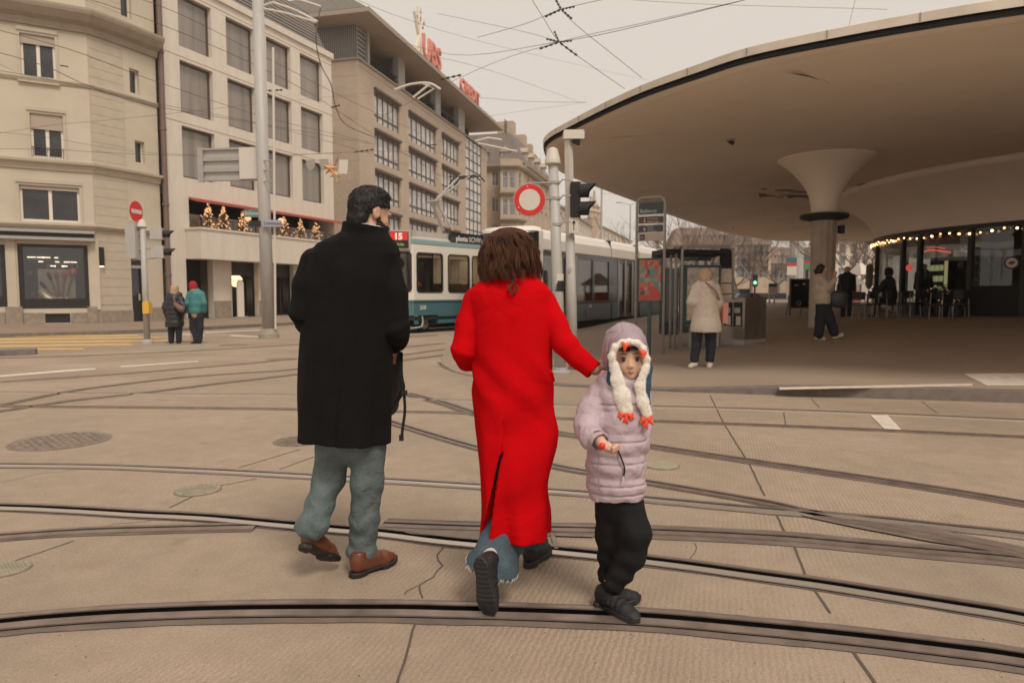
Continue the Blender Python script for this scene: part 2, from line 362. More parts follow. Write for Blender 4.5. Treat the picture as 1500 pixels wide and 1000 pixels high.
# ---------------------------------------------------------------- tram rails
def rail(name_label, px, kind='brown', bw=.115, flip=False, thin=1.0, hm_=None):
    pts = catmull([G(x, y) for x, y in px], 8)
    # irregular edge of the bitumen bed
    root = empty('tram_rail', (pts[len(pts)//2].x, pts[len(pts)//2].y, 0), name_label, 'tram rail', 'tram rails in the road')
    vs = []; fs = []; fine = []
    for a, c in zip(pts, pts[1:]):
        k = max(1, int((c-a).length/.05)) if a.y < 8 else 1
        fine += [a.lerp(c, i/k) for i in range(k)]
    fine.append(pts[-1])
    for i, p in enumerate(fine):
        t = (fine[min(i+1, len(fine)-1)]-fine[max(i-1, 0)]).normalized(); n = Vector((-t.y, t.x, 0))
        j0 = .004*math.sin(i*.37)*math.sin(i*.11)+random.uniform(-.002, .002) if p.y < 8 else 0; j1 = .004*math.sin(i*.29+1)*math.sin(i*.13)+random.uniform(-.002, .002) if p.y < 8 else 0
        vs += [p-n*(bw+j0)+Vector((0, 0, .004)), p+n*(bw+j1)+Vector((0, 0, .004))]
        if i: a = 2*i-2; fs.append((a, a+2, a+3, a+1))
    mesh_obj('bitumen_bed', vs, fs, M['bitumen'], root)
    s = -1 if flip else 1
    hm = M['steel'] if kind == 'shiny' or hm_ else M['steelbrown']
    g0, g1 = (-.002, .03) if kind != 'black' else (-.004, .052)
    def bars(w0, w1, z0, z1, nm, m_):
        b = MB(); a0, f0 = ribbon(fine, w0*s*thin, w1*s*thin, z1)
        if s < 0: f0 = [tuple(reversed(f)) for f in f0]
        b.add(a0, f0)
        for wv in (w0, w1):
            q, _ = ribbon(fine, wv*s*thin, wv*s*thin, 0)
            for i in range(len(fine)-1):
                u, v = Vector(q[2*i]), Vector(q[2*i+2]); b.quad(u+Vector((0, 0, z0)), v+Vector((0, 0, z0)), v+Vector((0, 0, z1)), u+Vector((0, 0, z1)))
        return b.build(nm, m_, root)
    bars(g0-.055, g0, .0, .013, 'rail_head', hm)
    bars(g1, g1+.03, .0, .012, 'guard_lip', M['steelbrown'])
    if kind == 'black':
        for e0, e1 in ((g0-.061, g0-.055), (g1+.03, g1+.036)):
            a0, f0 = ribbon(fine, e0*s*thin, e1*s*thin, .0062); mesh_obj('edge_gap', a0, f0, M['groove'], root)
    a0, f0 = ribbon(fine, g0*s*thin, g1*s*thin, .0065)
    mesh_obj('groove', a0, f0 if s > 0 else [tuple(reversed(f)) for f in f0], M['groove'], root)
    return root
rail('nearest black-grooved rail curving across the foreground under the shoes', [(-260, 945), (0, 916), (100, 907), (200, 901), (350, 896), (560, 895), (660, 897), (800, 901), (950, 908), (1100, 921), (1250, 936), (1400, 954), (1500, 968), (1800, 1020)], 'black', bw=.112)
rail('second rail with a deep black groove, passing just behind the man\'s shoes', [(-200, 742), (0, 744), (100, 748), (200, 754), (300, 759), (400, 768), (500, 777), (560, 782), (640, 792), (700, 798), (800, 807), (900, 817), (1000, 829), (1100, 843), (1200, 857), (1300, 873), (1400, 889), (1500, 906), (1800, 965)], 'black', bw=.075, hm_='steel')
rail('bright polished rail crossing the whole picture behind the jeans', [(-200, 680), (0, 682), (150, 684), (300, 690), (450, 698), (600, 706.5), (750, 716), (850, 723), (950, 732), (1100, 746), (1200, 754), (1300, 763), (1400, 774), (1500, 785), (1800, 825)], 'shiny', bw=.08)
rail('brown rail running right from the switch between the two black grooves', [(560, 769), (700, 774), (850, 776), (1000, 781), (1150, 789), (1250, 798), (1350, 807), (1500, 821), (1800, 860)], 'brown', bw=.12)
rail('short brown rail tapering out at the left below the second black groove', [(-200, 802), (0, 787), (120, 779), (250, 775), (375, 772)], 'brown', bw=.08)
rail('diagonal switch rail running under the child toward the lower right', [(560, 615), (620, 634), (700, 657), (810, 683), (900, 699), (1000, 716), (1120, 737), (1205, 756), (1350, 784), (1500, 815), (1800, 875)], 'brown', bw=.07)
rail('brown rail sweeping from the red coat to the right edge above the bright rail', [(597, 577), (650, 591), (700, 607), (810, 633), (900, 646), (1000, 661), (1100, 676), (1250, 698), (1400, 721), (1500, 738), (1800, 790)], 'brown', bw=.10)
rail('thin dark rail, second in front of the platform kerb', [(-200, 588), (0, 595), (200, 597), (440, 600), (570, 603), (690, 606), (810, 613), (1000, 619), (1250, 629), (1500, 641), (1800, 656)], 'brown', bw=.055)
rail('thin bright rail, nearest to the platform kerb', [(-200, 570), (43, 576), (250, 578), (443, 580), (600, 584), (810, 594), (1000, 597), (1250, 605), (1500, 616), (1800, 628)], 'shiny', bw=.05)
rail('dark diagonal rail on the left curving toward the blue tram, nearer of its pair', [(-120, 622), (0, 603), (100, 588), (216, 575), (330, 561), (432, 549), (560, 532), (660, 519)], 'brown', bw=.06)
rail('dark diagonal rail on the left curving toward the blue tram, farther of its pair', [(-120, 612), (0, 594), (100, 574), (180, 563), (270, 553), (350, 547), (432, 541), (560, 524), (650, 512)], 'brown', bw=.06)
rail('farthest thin rail on the left, passing in front of the two waiting pedestrians', [(-120, 531), (0, 525), (150, 520), (300, 513), (432, 505), (560, 496), (640, 491)], 'brown', bw=.06)
rail('thin rail on the left between the white road line and the diagonal pair', [(-120, 571), (0, 560), (150, 550), (300, 538), (432, 526), (560, 512), (650, 503)], 'brown', bw=.05)
rail('short curved rail at the rounded tip of the platform beside the red sleeve', [(643, 531), (650, 538), (668, 545), (690, 550), (730, 556)], 'brown', bw=.02, thin=.6)
# switch tongue plate and drain box beside the woman's shoes
tag(MB().add([G(x, y, .009) for x, y in ((560, 770), (640, 774), (800, 782), (806, 800), (700, 790), (600, 781))], [tuple(range(6))]).build('switch_plate', M['steelbrown']), 'flat brown steel switch plate in the track behind the jeans', 'switch plate')
b = MB()
for q in ([(806, 781), (812, 781), (818, 803), (812, 803)], [(812, 781), (868, 783), (869, 786), (812, 784)]): b.add([G(x, y, .010) for x, y in q], [(0, 1, 2, 3)])
tag(b.build('track_drain', M['steelbrown']), 'steel drain edging in the track between woman and child', 'drain')
# steel frog where two rails cross on the right
tag(MB().add([G(x, y, .0095) for x, y in ((1130, 740), (1240, 752), (1380, 776), (1500, 800), (1500, 812), (1360, 792), (1250, 771), (1180, 756))], [tuple(range(8))]).build('rail_crossing', M['bitumen']), 'dark wedge-shaped crossing of two rails on the right', 'rail crossing')
# joints and cracks in the slabs
def crack(px, wd, z=.0035, nm='slab_joint', jit=0.0):
    wd *= .62; P_ = [G(x, y) for x, y in px]; fine = []
    for a, c in zip(P_, P_[1:]):
        k = max(2, int((c-a).length/.08)); fine += [a.lerp(c, i/k)+Vector((random.uniform(-jit, jit), random.uniform(-jit, jit), 0)) for i in range(k)]
    fine.append(P_[-1]); v, f = ribbon(fine, -wd/2, wd/2, z); tag(mesh_obj(nm, v, f, M['crackm']), kind='structure')
M['crackm'] = mat('joint_tar', (.095, .072, .058), .8, linear=True)
for px, wd in (([(609, 911), (596, 955), (580, 1010)], .016), ([(1040, 579), (1060, 620), (1098, 680), (1120, 726)], .02), ([(1138, 755), (1158, 797)], .02), ([(1163, 800), (1180, 845), (1216, 898)], .018),
               ([(1245, 948), (1288, 1010)], .02), ([(1188, 583), (1200, 597)], .012), ([(1148, 604), (1151, 623)], .015), ([(1350, 588), (1374, 606)], .012), ([(247, 744), (310, 714), (376, 701)], .014), ([(350, 685), (440, 658)], .014), ([(410, 687), (480, 662)], .014),
               ([(-10, 832), (30, 819), (108, 792)], .012), ([(700, 577), (620, 640)], .0)):
    if wd: crack(px, wd, jit=.003)
crack([(652, 800), (640, 813), (647, 829), (634, 845), (614, 858), (619, 876)], .012, nm='slab_crack', jit=.006)
crack([(592, 870), (600, 864), (612, 858)], .007, nm='slab_crack', jit=.006)
crack([(0, 707), (60, 693), (110, 689)], .008, nm='slab_crack', jit=.006)
crack([(150, 772), (170, 767), (215, 764), (235, 756)], .008, nm='slab_crack', jit=.004)
crack([(1018, 795), (1020, 806), (1010, 818)], .006, nm='slab_crack', jit=.006)
# covers
def cover(px, py, rx_px, label, m, ring=True, pat=True):
    c = G(px, py); r = rx_px*c.y/1000
    root = empty('manhole_cover', c, label, 'manhole cover', 'round covers set in the road')
    MB().lathe(c, [(r, .0), (r, .005)], 40).build('frame', M['iron'], root)
    MB().lathe(c, [(r*.93, .0), (r*.93, .008)], 40).build('lid', m, root)
    if pat:
        b = MB(); k = 9
        for i in range(-k, k+1):
            for j in range(-k, k+1):
                x, y = i*r*.1, j*r*.1
                if x*x+y*y < (r*.85)**2 and (i+j) % 2 == 0: b.box(c+Vector((x, y, .010)), (r*.09, r*.045, .006), rz=.78 if i % 2 else -.78)
        b.build('tread_pattern', m, root)
    return root
cover(89, 646, 66, 'large dark cast iron cover on the far left of the road', M['iron'])
cover(438, 646, 37, 'dark round cover beside the hem of the black coat', M['iron'])
cover(290, 718, 33, 'pale round cover between the bright and black rails, left of the jeans', M['covergrey'])
cover(10, 834, 32, 'pale round cover cut by the left edge of the picture', M['covergrey'])
cover(969, 682, 26, 'smooth pale round cover right of the child\'s jacket', M['covergrey'], pat=False)
cover(412, 526, 22, 'small dark cover in front of the tall street pole', M['iron'], pat=False)
cover(342, 505, 20, 'thin dark cover on the island right of the waiting pedestrians', M['iron'], pat=False)
# ---------------------------------------------------------------- buildings
M['creamA'] = mat('cream_plaster', (.53, .465, .365), .85, var=.05, scale=1.2, var2=.05, scale2=.25, bump=.1, bscale=30, linear=True)
M['creamA2'] = mat('cream_quoin_plaster', (.49, .425, .335), .85, var=.05, scale=3, linear=True)
M['cornice'] = mat('cornice_stone', (.33, .27, .21), .8, var=.08, scale=3, linear=True)
M['stoneA'] = mat('weathered_base_stone', (.29, .235, .185), .85, var=.2, scale=5, bump=.4, bscale=25, linear=True)
M['lime'] = mat('limestone_cladding', (.64, .575, .495), .75, var=.05, scale=1.5, stretch=(2, 2, .35), var2=.04, scale2=8, linear=True)
M['limedark'] = mat('limestone_soffit', (.45, .31, .24), .8, var=.05, scale=1.5, linear=True)
M['ubs'] = mat('sandstone_cladding', (.46, .365, .285), .8, var=.08, scale=.6, var2=.06, scale2=6, linear=True)
M['darkmet'] = mat('dark_metal', (.035, .032, .032), .45, metal=.4, linear=True)
M['greymet'] = mat('grey_metal', (.36, .34, .32), .5, var=.06, scale=6, linear=True)
M['lightmet'] = mat('galvanised_pole', (.42, .40, .375), .5, var=.07, scale=3, stretch=(4, 4, .7), linear=True)
M['paneldark'] = mat('dark_louvre_panel', (.12, .105, .095), .6, stretch=(1, 1, 1), linear=True)
M['whiteframe'] = mat('white_window_frame', (.72, .64, .56), .5, linear=True)
M['brownframe'] = mat('bronze_window_frame', (.09, .065, .05), .5, linear=True)
M['roofmetal'] = mat('zinc_roof', (.30, .275, .25), .5, var=.12, scale=4, linear=True)
M['soffit'] = mat('eave_soffit', (.40, .33, .27), .8, linear=True)
M['paneA'] = mat('window_pane_dark', (.028, .028, .03), .06, spec=.8, var=.5, scale=1.2, linear=True)
M['paneB'] = mat('window_pane_blind', (.25, .22, .195), .12, spec=.6, var=.22, scale=1.0, stretch=(2.2, 2.2, .12), linear=True)
M['paneC'] = mat('window_pane_pale', (.50, .48, .46), .1, spec=.8, var=.35, scale=1.1, linear=True)
M['paneC2'] = mat('window_pane_grey', (.18, .18, .19), .06, spec=.8, var=.5, scale=.8, linear=True)
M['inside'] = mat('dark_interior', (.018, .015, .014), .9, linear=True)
M['oldstone'] = mat('ornate_sandstone', (.46, .36, .27), .85, var=.12, scale=1.2, linear=True)
M['oldroof'] = mat('slate_roof', (.17, .14, .125), .8, var=.2, scale=2, linear=True)
M['redsign'] = mat('red_sign_lettering', (.66, .23, .17), .5, linear=True)
M['warmlamp'] = mat('warm_lamp_glow', (1, .62, .3), .5, emit=2.2, linear=True)
M['white_lamp'] = mat('ceiling_light_glow', (1, .85, .65), .5, emit=2.5, linear=True)
M['redawn'] = mat('red_awning_cloth', (.42, .10, .08), .8, linear=True)
M['pipe'] = mat('copper_brown_pipe', (.17, .115, .095), .6, linear=True)

def sweep(mb, path, prof):
    """mouldings along a plan path; prof = (outward, z) closed polygon"""
    n = len(path); nr = []
    P_ = [Vector((p[0], p[1], 0)) for p in path]
    for i in range(n):
        ds = []
        if i > 0: ds.append((P_[i]-P_[i-1]).normalized())
        if i < n-1: ds.append((P_[i+1]-P_[i]).normalized())
        ns = [Vector((d.y, -d.x, 0)) for d in ds]
        if len(ns) == 2: v = (ns[0]+ns[1]).normalized(); v = v/max(.3, v.dot(ns[0]))
        else: v = ns[0]
        nr.append(v)
    base = len(mb.v); k = len(prof)
    for i in range(n):
        for (o, z) in prof: mb.v.append(tuple(P_[i]+nr[i]*o+Vector((0, 0, z))))
    for i in range(n-1):
        for j in range(k):
            a = base+i*k+j; b_ = base+i*k+(j+1) % k; mb.f.append((a, b_, b_+k, a+k))
    mb.f.append(tuple(base+j for j in reversed(range(k)))); mb.f.append(tuple(base+(n-1)*k+j for j in range(k)))
    return mb
# ---- corner house A (cream plaster, far left)
W1 = Wall((-17.9, 29.4), (1.75, 1)); W2 = Wall((-16, 33.7), (.403, 1)); Z_ = .12
A_ = empty('corner_house', (-20, 32, 0), 'cream plaster corner house with shopfront, at the left edge', 'building')
a135 = W1.wc(135, 250)[0]; P1 = W1.P(a135, 0); a185 = W2.wc(186, 250)[0]; P2 = W2.P(a185, 0); a232 = W2.wc(233, 250)[0]; P3 = W2.P(a232, 0); aL = W1.wc(-140, 250)[0]; P0 = W1.P(aL, 0)
Wc = Wall((P1.x, P1.y), (P2.x-P1.x, P2.y-P1.y)); lc = (P2-P1).length
op1 = {k: W1.rect(*v) for k, v in {'w1': (30, 52, 81, 117), 'w2': (45, 168, 93, 232), 'w3': (29, 273, 117, 325), 'shop': (27, 358, 130, 452), 'shopl': (-75, 357, 9, 450), 'w1l': (-75, 60, -25, 120), 'w3l': (-75, 273, -20, 327), 'vent': (66, 459, 103, 473)}.items()}
op2 = {k: W2.rect(*v) for k, v in {'s1': (190, 102, 204, 137), 's2': (198, 207, 212, 239), 'door': (172, 359, 211, 471), 'top': (176, -20, 192, 25)}.items()}
mb = MB(); wall_face(mb, W1, aL, a135, Z_-.1, 22, list(op1.values()), .28)
Wd = W2
o2 = [op2['s1'], op2['s2'], op2['top']]
zdoor = op2['door']
dl = max(op2['door'][0], a185+.02)
o2.append((dl, op2['door'][1], .12, op2['door'][3]))
wall_face(mb, W2, a185, a232, .02, 22, o2, .3)
mb.wbox(W1, aL, a135-.3, .02, 22, -9, -.6)
mb.build('wall', M['creamA'], A_)
mb = MB(); wall_face(mb, Wc, 0, lc, .02, 22, [], .1)
zz = .9
while zz < 21:   # bands of the rusticated rounded corner
    mb.wbox(Wc, .04, lc-.04, zz, zz+.372, 0, .018); zz += .385
mb.build('quoin_strip', M['creamA2'], A_)
zc = lambda px, py: W1.wc(px, py)[1]
path = [P0, P1, P2, P3]
for nm, zt, prof in (('cornice', zc(60, 12), [(0, -.75), (.12, -.75), (.18, -.5), (.42, -.38), (.62, -.12), (.66, 0), (.66, .1), (0, .2)]),
                     ('string_course', zc(60, 115), [(0, -.16), (.05, -.16), (.12, -.04), (.12, .02), (0, .06)]),
                     ('string_course', zc(60, 236), [(0, -.34), (.06, -.34), (.1, -.14), (.26, -.06), (.28, .04), (0, .1)]),
                     ('shop_cornice', zc(100, 331), [(0, -.12), (.1, -.12), (.22, 0), (.22, .08), (0, .12)])):
    sweep(MB(), path, [(o, zt+z) for o, z in prof]).build(nm, M['cornice'] if nm == 'cornice' else M['creamA2'], A_)
def lintel(o, W, parent, m, t=.1, ov=.12, head=True):
    b = MB(); b.wbox(W, o[0]-t, o[0], o[2]-t, o[3]+t, .0, .05).wbox(W, o[1], o[1]+t, o[2]-t, o[3]+t, .0, .05)
    b.wbox(W, o[0]-t-.003, o[1]+t+.003, o[3]+t, o[3]+t+.14, 0, .10).wbox(W, o[0]-ov, o[1]+ov, o[2]-.16, o[2]-t, 0, .12)
    b.wbox(W, o[0], o[1], o[3], o[3]+t, 0, .052)
    return b.build('window_surround', m, parent)
for k in ('w1', 'w2', 'w3', 'w1l', 'w3l'):
    o = op1[k]; big = k.startswith('w3')
    f = window(W1, o, A_, M['whiteframe'], M['paneA'], .16, .09, 2, 1, bar=.12)
    lintel(o, W1, A_, M['creamA2'])
    hh = {'w1': .38, 'w2': .62, 'w3': .16, 'w1l': .3, 'w3l': .16}[k]
    MB().wbox(W1, o[0]+.01, o[1]-.01, o[3]-hh, o[3]-.005, -.07, -.02).build('roller_blind', M['soffit'], f)
    if k == 'w2':
        b = MB(); z = o[2]+.42; b.tube([W1.P(o[0], z, -.03), W1.P(o[1], z, -.03)], .018, 6)
        for i in range(12): b.tube([W1.P(o[0]+(o[1]-o[0])*(i+.5)/12, z-.4, -.03), W1.P(o[0]+(o[1]-o[0])*(i+.5)/12+.03, z, -.03)], .01, 4)
        b.build('balcony_rail', M['darkmet'], f)
for k in ('s1', 's2', 'top'): window(W2, op2[k], A_, M['whiteframe'], M['paneA'], .24, .05, 1, 1)
# shopfronts: real window box with lit shelves and a printed poster of brushes
M['shopglass'] = glassmat('shop_glass', (.72, .72, .72), .3)
for k in ('shop', 'shopl'):
    o = op1[k]; f = MB(); fw = .16
    f.wbox(W1, o[0], o[0]+fw, o[2], o[3], -.2, -.06).wbox(W1, o[1]-fw, o[1], o[2], o[3], -.2, -.06).wbox(W1, o[0]+fw, o[1]-fw, o[3]-.12, o[3], -.2, -.06).wbox(W1, o[0]+fw, o[1]-fw, o[2], o[2]+.42, -.2, -.05)
    fo = f.build('shop_window', M['darkmet'], A_)
    MB().quad(W1.P(o[0]+fw, o[2]+.4, -.13), W1.P(o[1]-fw, o[2]+.4, -.13), W1.P(o[1]-fw, o[3]-.1, -.13), W1.P(o[0]+fw, o[3]-.1, -.13)).build('pane', M['shopglass'], fo)
    ib = MB(); ib.wbox(W1, o[0]+.1, o[1]-.1, o[2]+.3, o[3]-.05, -.59, -.58); ib.build('back_wall', M['inside'], fo)
    li = MB(); random.seed(3)
    for (r, z) in ((0, .28), (0, .5), (1, .72)):
        for i in range(4):
            a = o[0]+.25+random.random()*(o[1]-o[0]-.9); li.wbox(W1, a, a+random.uniform(.12, .34), o[3]-.32-z*.8, o[3]-.32-z*.8+.035, -.55, -.5)
    li.build('ceiling_light', M['white_lamp'], fo)
    sh = MB(); shc = [M[x] if x in M else None for x in ()]
    for i in range(26):
        a = o[0]+.2+random.random()*(o[1]-o[0]-.6); z = o[2]+.5+random.choice([0, .3, .6, .9, 1.2]); sh.wbox(W1, a, a+.1, z, z+.16, -.5, -.4)
    sh.build('shelf_goods', mat('shelf_goods', (.20, .11, .07), .7, var=.6, scale=6, linear=True), fo)
    if k == 'shop':
        pa0, pa1, pz0, pz1 = W1.rect(55, 394, 110, 442)
        MB().wbox(W1, pa0, pa1, pz0, pz1, -.34, -.31).build('poster', mat('poster_paper', (.42, .38, .33), .7, var=.1, scale=2, linear=True), fo)
        def bp(px, py, n): a, z = W1.wc(px, py); return W1.P(a, z, n)
        hb = MB(); hd = MB(); pk = MB(); skn = MB()
        for (x0, y0, x1, y1, r) in ((85, 436, 74, 410, .05), (88, 436, 83, 409, .06), (91, 436, 93, 409, .07), (97, 438, 105, 404, .12), (83, 438, 67, 422, .05)):
            hb.tube([bp(x0, y0, -.28), bp(x1, y1, -.28)], .045, 6); d = (bp(x1, y1, -.28)-bp(x0, y0, -.28)).normalized(); p = bp(x1, y1, -.28)
            (pk if x1 > 80 else hd).tube([p-d*.05, p+d*.1, p+d*.26, p+d*.34], [r*.6, r*1.3, r*1.4, r*.4], 8)
        skn.tube([bp(57, 424, -.27), bp(70, 436, -.27), bp(82, 440, -.27), bp(92, 437, -.27)], [.13, .17, .13, .09], 8); skn.tube([bp(100, 442, -.27), bp(96, 436, -.27)], [.1, .16], 8)
        hb.build('brush_handle', mat('brush_handle', (.30, .17, .11), .5, linear=True), fo); hd.build('brush_head', M['darkmet'], fo)
        pk.build('brush_head', mat('pink_bristle', (.42, .15, .12), .8, linear=True), fo); skn.build('brush_bundle', mat('pale_bundle', (.60, .52, .42), .7, linear=True), fo)
# stone base, pilaster feet
b = MB(); zt = W1.wc(60, 456)[1]
for x0, x1, hh, nn in ((-140, -76, 447, .10), (9, 34, 449, .12), (129, 143, 449, .12), (35, 65, 458, .06), (104, 128, 458, .06), (143, 150, 456, .06), (-76, 8, 458, .06)):
    a0 = W1.wc(x0, 465)[0]; a1 = min(W1.wc(x1, 465)[0], a135+.3); MB().wbox(W1, a0, a1, .05, W1.wc((x0+x1)/2, hh)[1], .001, nn).build('stone_base', M['stoneA'], A_)
MB().wbox(Wc, 0, lc, .05, zt, .001, .08).build('stone_base', M['stoneA'], A_)
MB().wbox(W2, zdoor[1]+.02, a232, .05, zt+.1, .001, .07).build('stone_base', M['stoneA'], A_)
o = op1['vent']; MB().wbox(W1, o[0], o[1], o[2], o[3], -.2, -.1).build('cellar_grille', M['darkmet'], A_)
b = MB()
for i, (x0, x1) in enumerate(((10, 24), (133, 146))):
    a0 = W1.wc(x0, 400)[0]; a1 = min(W1.wc(x1, 400)[0], a135+.2); MB().wbox(W1, a0, a1, zt+.05, zc(60, 347), .001, .05).build('pilaster', M['creamA'], A_)
# awning cassette above the shop
a0 = aL+.1; a1 = W1.wc(143, 342)[0]
if a1 > a135: a1 = a135
zA = W1.wc(70, 337)[1]; zB = W1.wc(70, 352)[1]
aw = MB().wbox(W1, a0, a1, zA-.12, zA, .001, .35).wbox(W1, a0, a1, zB, zB+.12, .001, .38).build('awning_cassette', M['greymet'], A_)
MB().wbox(W1, a0+.05, a1-.05, zB+.12, zA-.12, .01, .2).build('awning_slot', M['darkmet'], A_)
# wall lamp
a, z = Wc.wc(146, 376); lm = empty('wall_lamp', Wc.P(a, z), 'slim black lamp on the wall between shop window and door', 'wall lamp')
MB().wbox(Wc, a-.08, a+.08, z-.4, z+.4, .03, .2).build('housing', M['darkmet'], lm); MB().wbox(Wc, a-.06, a+.06, z-.43, z-.4, .05, .18).build('bulb_lens', M['white_lamp'], lm)
# door
d0, d1, dz0, dz1 = dl, op2['door'][1], .12, op2['door'][3]
f = MB().wbox(W2, d0, d1, dz1-.9, dz1, -.2, -.1).wbox(W2, d0, d0+.1, dz0, dz1-.9, -.2, -.1).wbox(W2, d1-.1, d1, dz0, dz1-.9, -.2, -.1).wbox(W2, d0+.1, d1-.1, dz0, dz0+1.15, -.2, -.12).build('door', M['darkmet'], A_)
MB().wbox(W2, d0+.1, d1-.1, dz0+1.15, dz1-.9, -.19, -.16).build('pane', M['paneA'], f); MB().wbox(W2, d1-.22, d1-.18, dz0+.95, dz0+1.25, -.12, -.05).build('handle', M['lightmet'], f)
MB().wbox(W2, d0, d1, dz1-1.02, dz1-.9, -.22, -.08).build('transom', M['greymet'], f)
# downpipe between the houses
pb = MB(); a = W2.wc(238, 250)[0]; pb.tube([W2.P(a, .2, .14), W2.P(a, 24, .14)], .13, 8)
for z in (2.2, 5.5, 9, 12.5, 16): pb.tube([W2.P(a, z, .14), W2.P(a, z+.12, .14)], .16, 8)
pb.build('downpipe', M['pipe'], A_)

# ---- limestone house B with tall windows and a balcony
B_ = empty('limestone_house', W2.P(5, 0, -4), 'pale limestone house with a grid of tall narrow windows', 'building')
aB0 = W2.wc(240, 250)[0]; aB1 = W2.wc(488, 250)[0]
rows = []
zt1, zb1 = W2.wc(266, 88)[1], W2.wc(270, 165)[1]; zt2, zb2 = W2.wc(271, 185)[1], W2.wc(275, 261)[1]; pit = zt1-zt2
zrows = [(zb1+pit*k, zt1+pit*k) for k in (-1, 0, 1)]
cols_ = [(264, 312, 125), (334, 374, 155), (392.5, 427.5, 178), (441.5, 473, 195)]
ops = []
for (x0, x1, yy) in cols_:
    aa0 = W2.wc(x0, yy)[0]; aa1 = W2.wc(x1, yy)[0]
    for z0, z1 in zrows: ops.append((aa0, aa1, z0, z1))
zroof = W2.wc(440, 64)[1]
balT = W2.wc(380, 305)[1]; balB = W2.wc(380, 352)[1]
ab0 = W2.wc(277, 320)[0]; balc = (ab0, aB1-.0, balB-.3, balT)
gz = W2.wc(330, 382)[1]
gops = []
for (x0, x1) in ((274, 313), (340, 379), (402, 431), (446, 476)): gops.append((W2.wc(x0, 430)[0], W2.wc(x1, 430)[0], .12, gz))
mb = MB(); wall_face(mb, W2, aB0, aB1, .02, zroof, ops+[balc]+gops, .38)
mb.wbox(W2, aB0, aB1, .02, zroof-.1, -12, -2.2)
mb.quad(W2.P(aB1, .02, 0), W2.P(aB1, .02, -12), W2.P(aB1, zroof, -12), W2.P(aB1, zroof, 0))
mb.quad(W2.P(aB0, zroof, 0), W2.P(aB1, zroof, 0), W2.P(aB1, zroof, -12), W2.P(aB0, zroof, -12))
mb.build('wall', M['lime'], B_)
# joints of the cladding: fine darker lines made as thin proud slabs
jb = MB()
for z0, z1 in zrows: jb.wbox(W2, aB0, aB1, z1+.14, z1+.17, 0, .012); 
jb.build('cladding_joint', M['limedark'], B_)
for o in ops:
    f = window(W2, o, B_, M['brownframe'], M['paneB'], .3, .11, 1, 1)
MB().wbox(W2, aB0, aB1+.1, zroof, zroof+.35, -.3, .12).build('parapet', M['lime'], B_)
z = zroof+.35; b = MB()
b.hexa([W2.P(aB0, z-.1, -.35), W2.P(aB1, z-.1, -.35), W2.P(aB1, z-.1, -9), W2.P(aB0, z-.1, -9), W2.P(aB0, z+2.8, -1.7), W2.P(aB1, z+2.8, -1.7), W2.P(aB1, z+2.8, -9), W2.P(aB0, z+2.8, -9)])
for k in range(12):
    t = (k+.5)/12; b.wbox(W2, aB0, aB1, z+2.8*t, z+2.8*t+.05, -.35-1.35*t-.1, -.35-1.35*t+.05)
b.build('roof', M['roofmetal'], B_)
# interior wall, glazing and parapet of the balcony storey
a0, a1, z0, z1 = balc
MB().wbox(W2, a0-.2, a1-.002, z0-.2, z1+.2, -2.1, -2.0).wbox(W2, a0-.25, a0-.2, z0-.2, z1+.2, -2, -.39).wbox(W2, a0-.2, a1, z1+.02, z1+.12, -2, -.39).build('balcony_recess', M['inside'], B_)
g = MB()
for i in range(9):
    c0 = a0+(a1-a0)*i/9; g.wbox(W2, c0+.06, a0+(a1-a0)*(i+1)/9-.06, z0, z1-.75, -.6, -.56)
g.build('balcony_glazing', mat('balcony_pane', (.26, .215, .18), .15, spec=.9, var=.6, scale=1.6, linear=True), B_)
pj = 1.0
pz0 = W2.wc(400, 386)[1]; pa0 = W2.wc(272, 362)[0]
MB().wbox(W2, pa0, aB1-.4, gz-.02, z0+.45, .003, pj).wbox(W2, pa0-.05, aB1-.35, z0+.45, z0+.55, .003, pj+.06).build('balcony_parapet', M['lime'], B_)
b = MB(); b.tube([W2.P(pa0, z0+1.0, pj-.1), W2.P(aB1-.4, z0+1.0, pj-.1)], .025, 6)
for i in range(22): a = pa0+(aB1-.4-pa0)*i/21; b.tube([W2.P(a, z0+.5, pj-.1), W2.P(a, z0+1.0, pj-.1)], .015, 5)
b.build('balcony_rail', M['darkmet'], B_)
MB().hexa([W2.P(a0, z1-.25, .55), W2.P(a1+.2, z1-.25, .55), W2.P(a1+.2, z1-.02, -.3), W2.P(a0, z1-.02, -.3), W2.P(a0, z1-.14, .57), W2.P(a1+.2, z1-.14, .57), W2.P(a1+.2, z1+.06, -.3), W2.P(a0, z1+.06, -.3)]).build('awning', M['redawn'], B_)
# ground floor: dark door recess, glazed doors
for i, o in enumerate(gops):
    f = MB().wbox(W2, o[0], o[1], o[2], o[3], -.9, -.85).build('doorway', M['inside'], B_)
    if i:
        g = MB(); a0_, a1_ = o[0], o[1]
        g.wbox(W2, a0_, a0_+.08, o[2], o[3], -.37, -.3).wbox(W2, a1_-.08, a1_, o[2], o[3], -.37, -.3).wbox(W2, a0_+.08, a1_-.08, o[3]-.75, o[3], -.37, -.3).wbox(W2, (a0_+a1_)/2-.04, (a0_+a1_)/2+.04, o[2], o[3]-.75, -.37, -.3)
        g.build('shop_door', M['darkmet'], B_)
b = MB()
for x0, x1 in ((243, 273), (314, 339), (380, 401), (432, 445)): a0 = W2.wc(x0, 460)[0]; a1 = W2.wc(x1, 460)[0]; MB().wbox(W2, a0+.01, a1-.01, .02, 1.0, .002, .04).build('stone_base', M['stoneA'], B_)
def ball(c, r, m, name, parent=None, seg=14, origin=None):
    pr = [(max(1e-4, r*math.sin(math.pi*i/8)), -r*math.cos(math.pi*i/8)) for i in range(9)]
    return MB().lathe(c, pr, seg).build(name, m, parent, smooth=True, origin=origin)
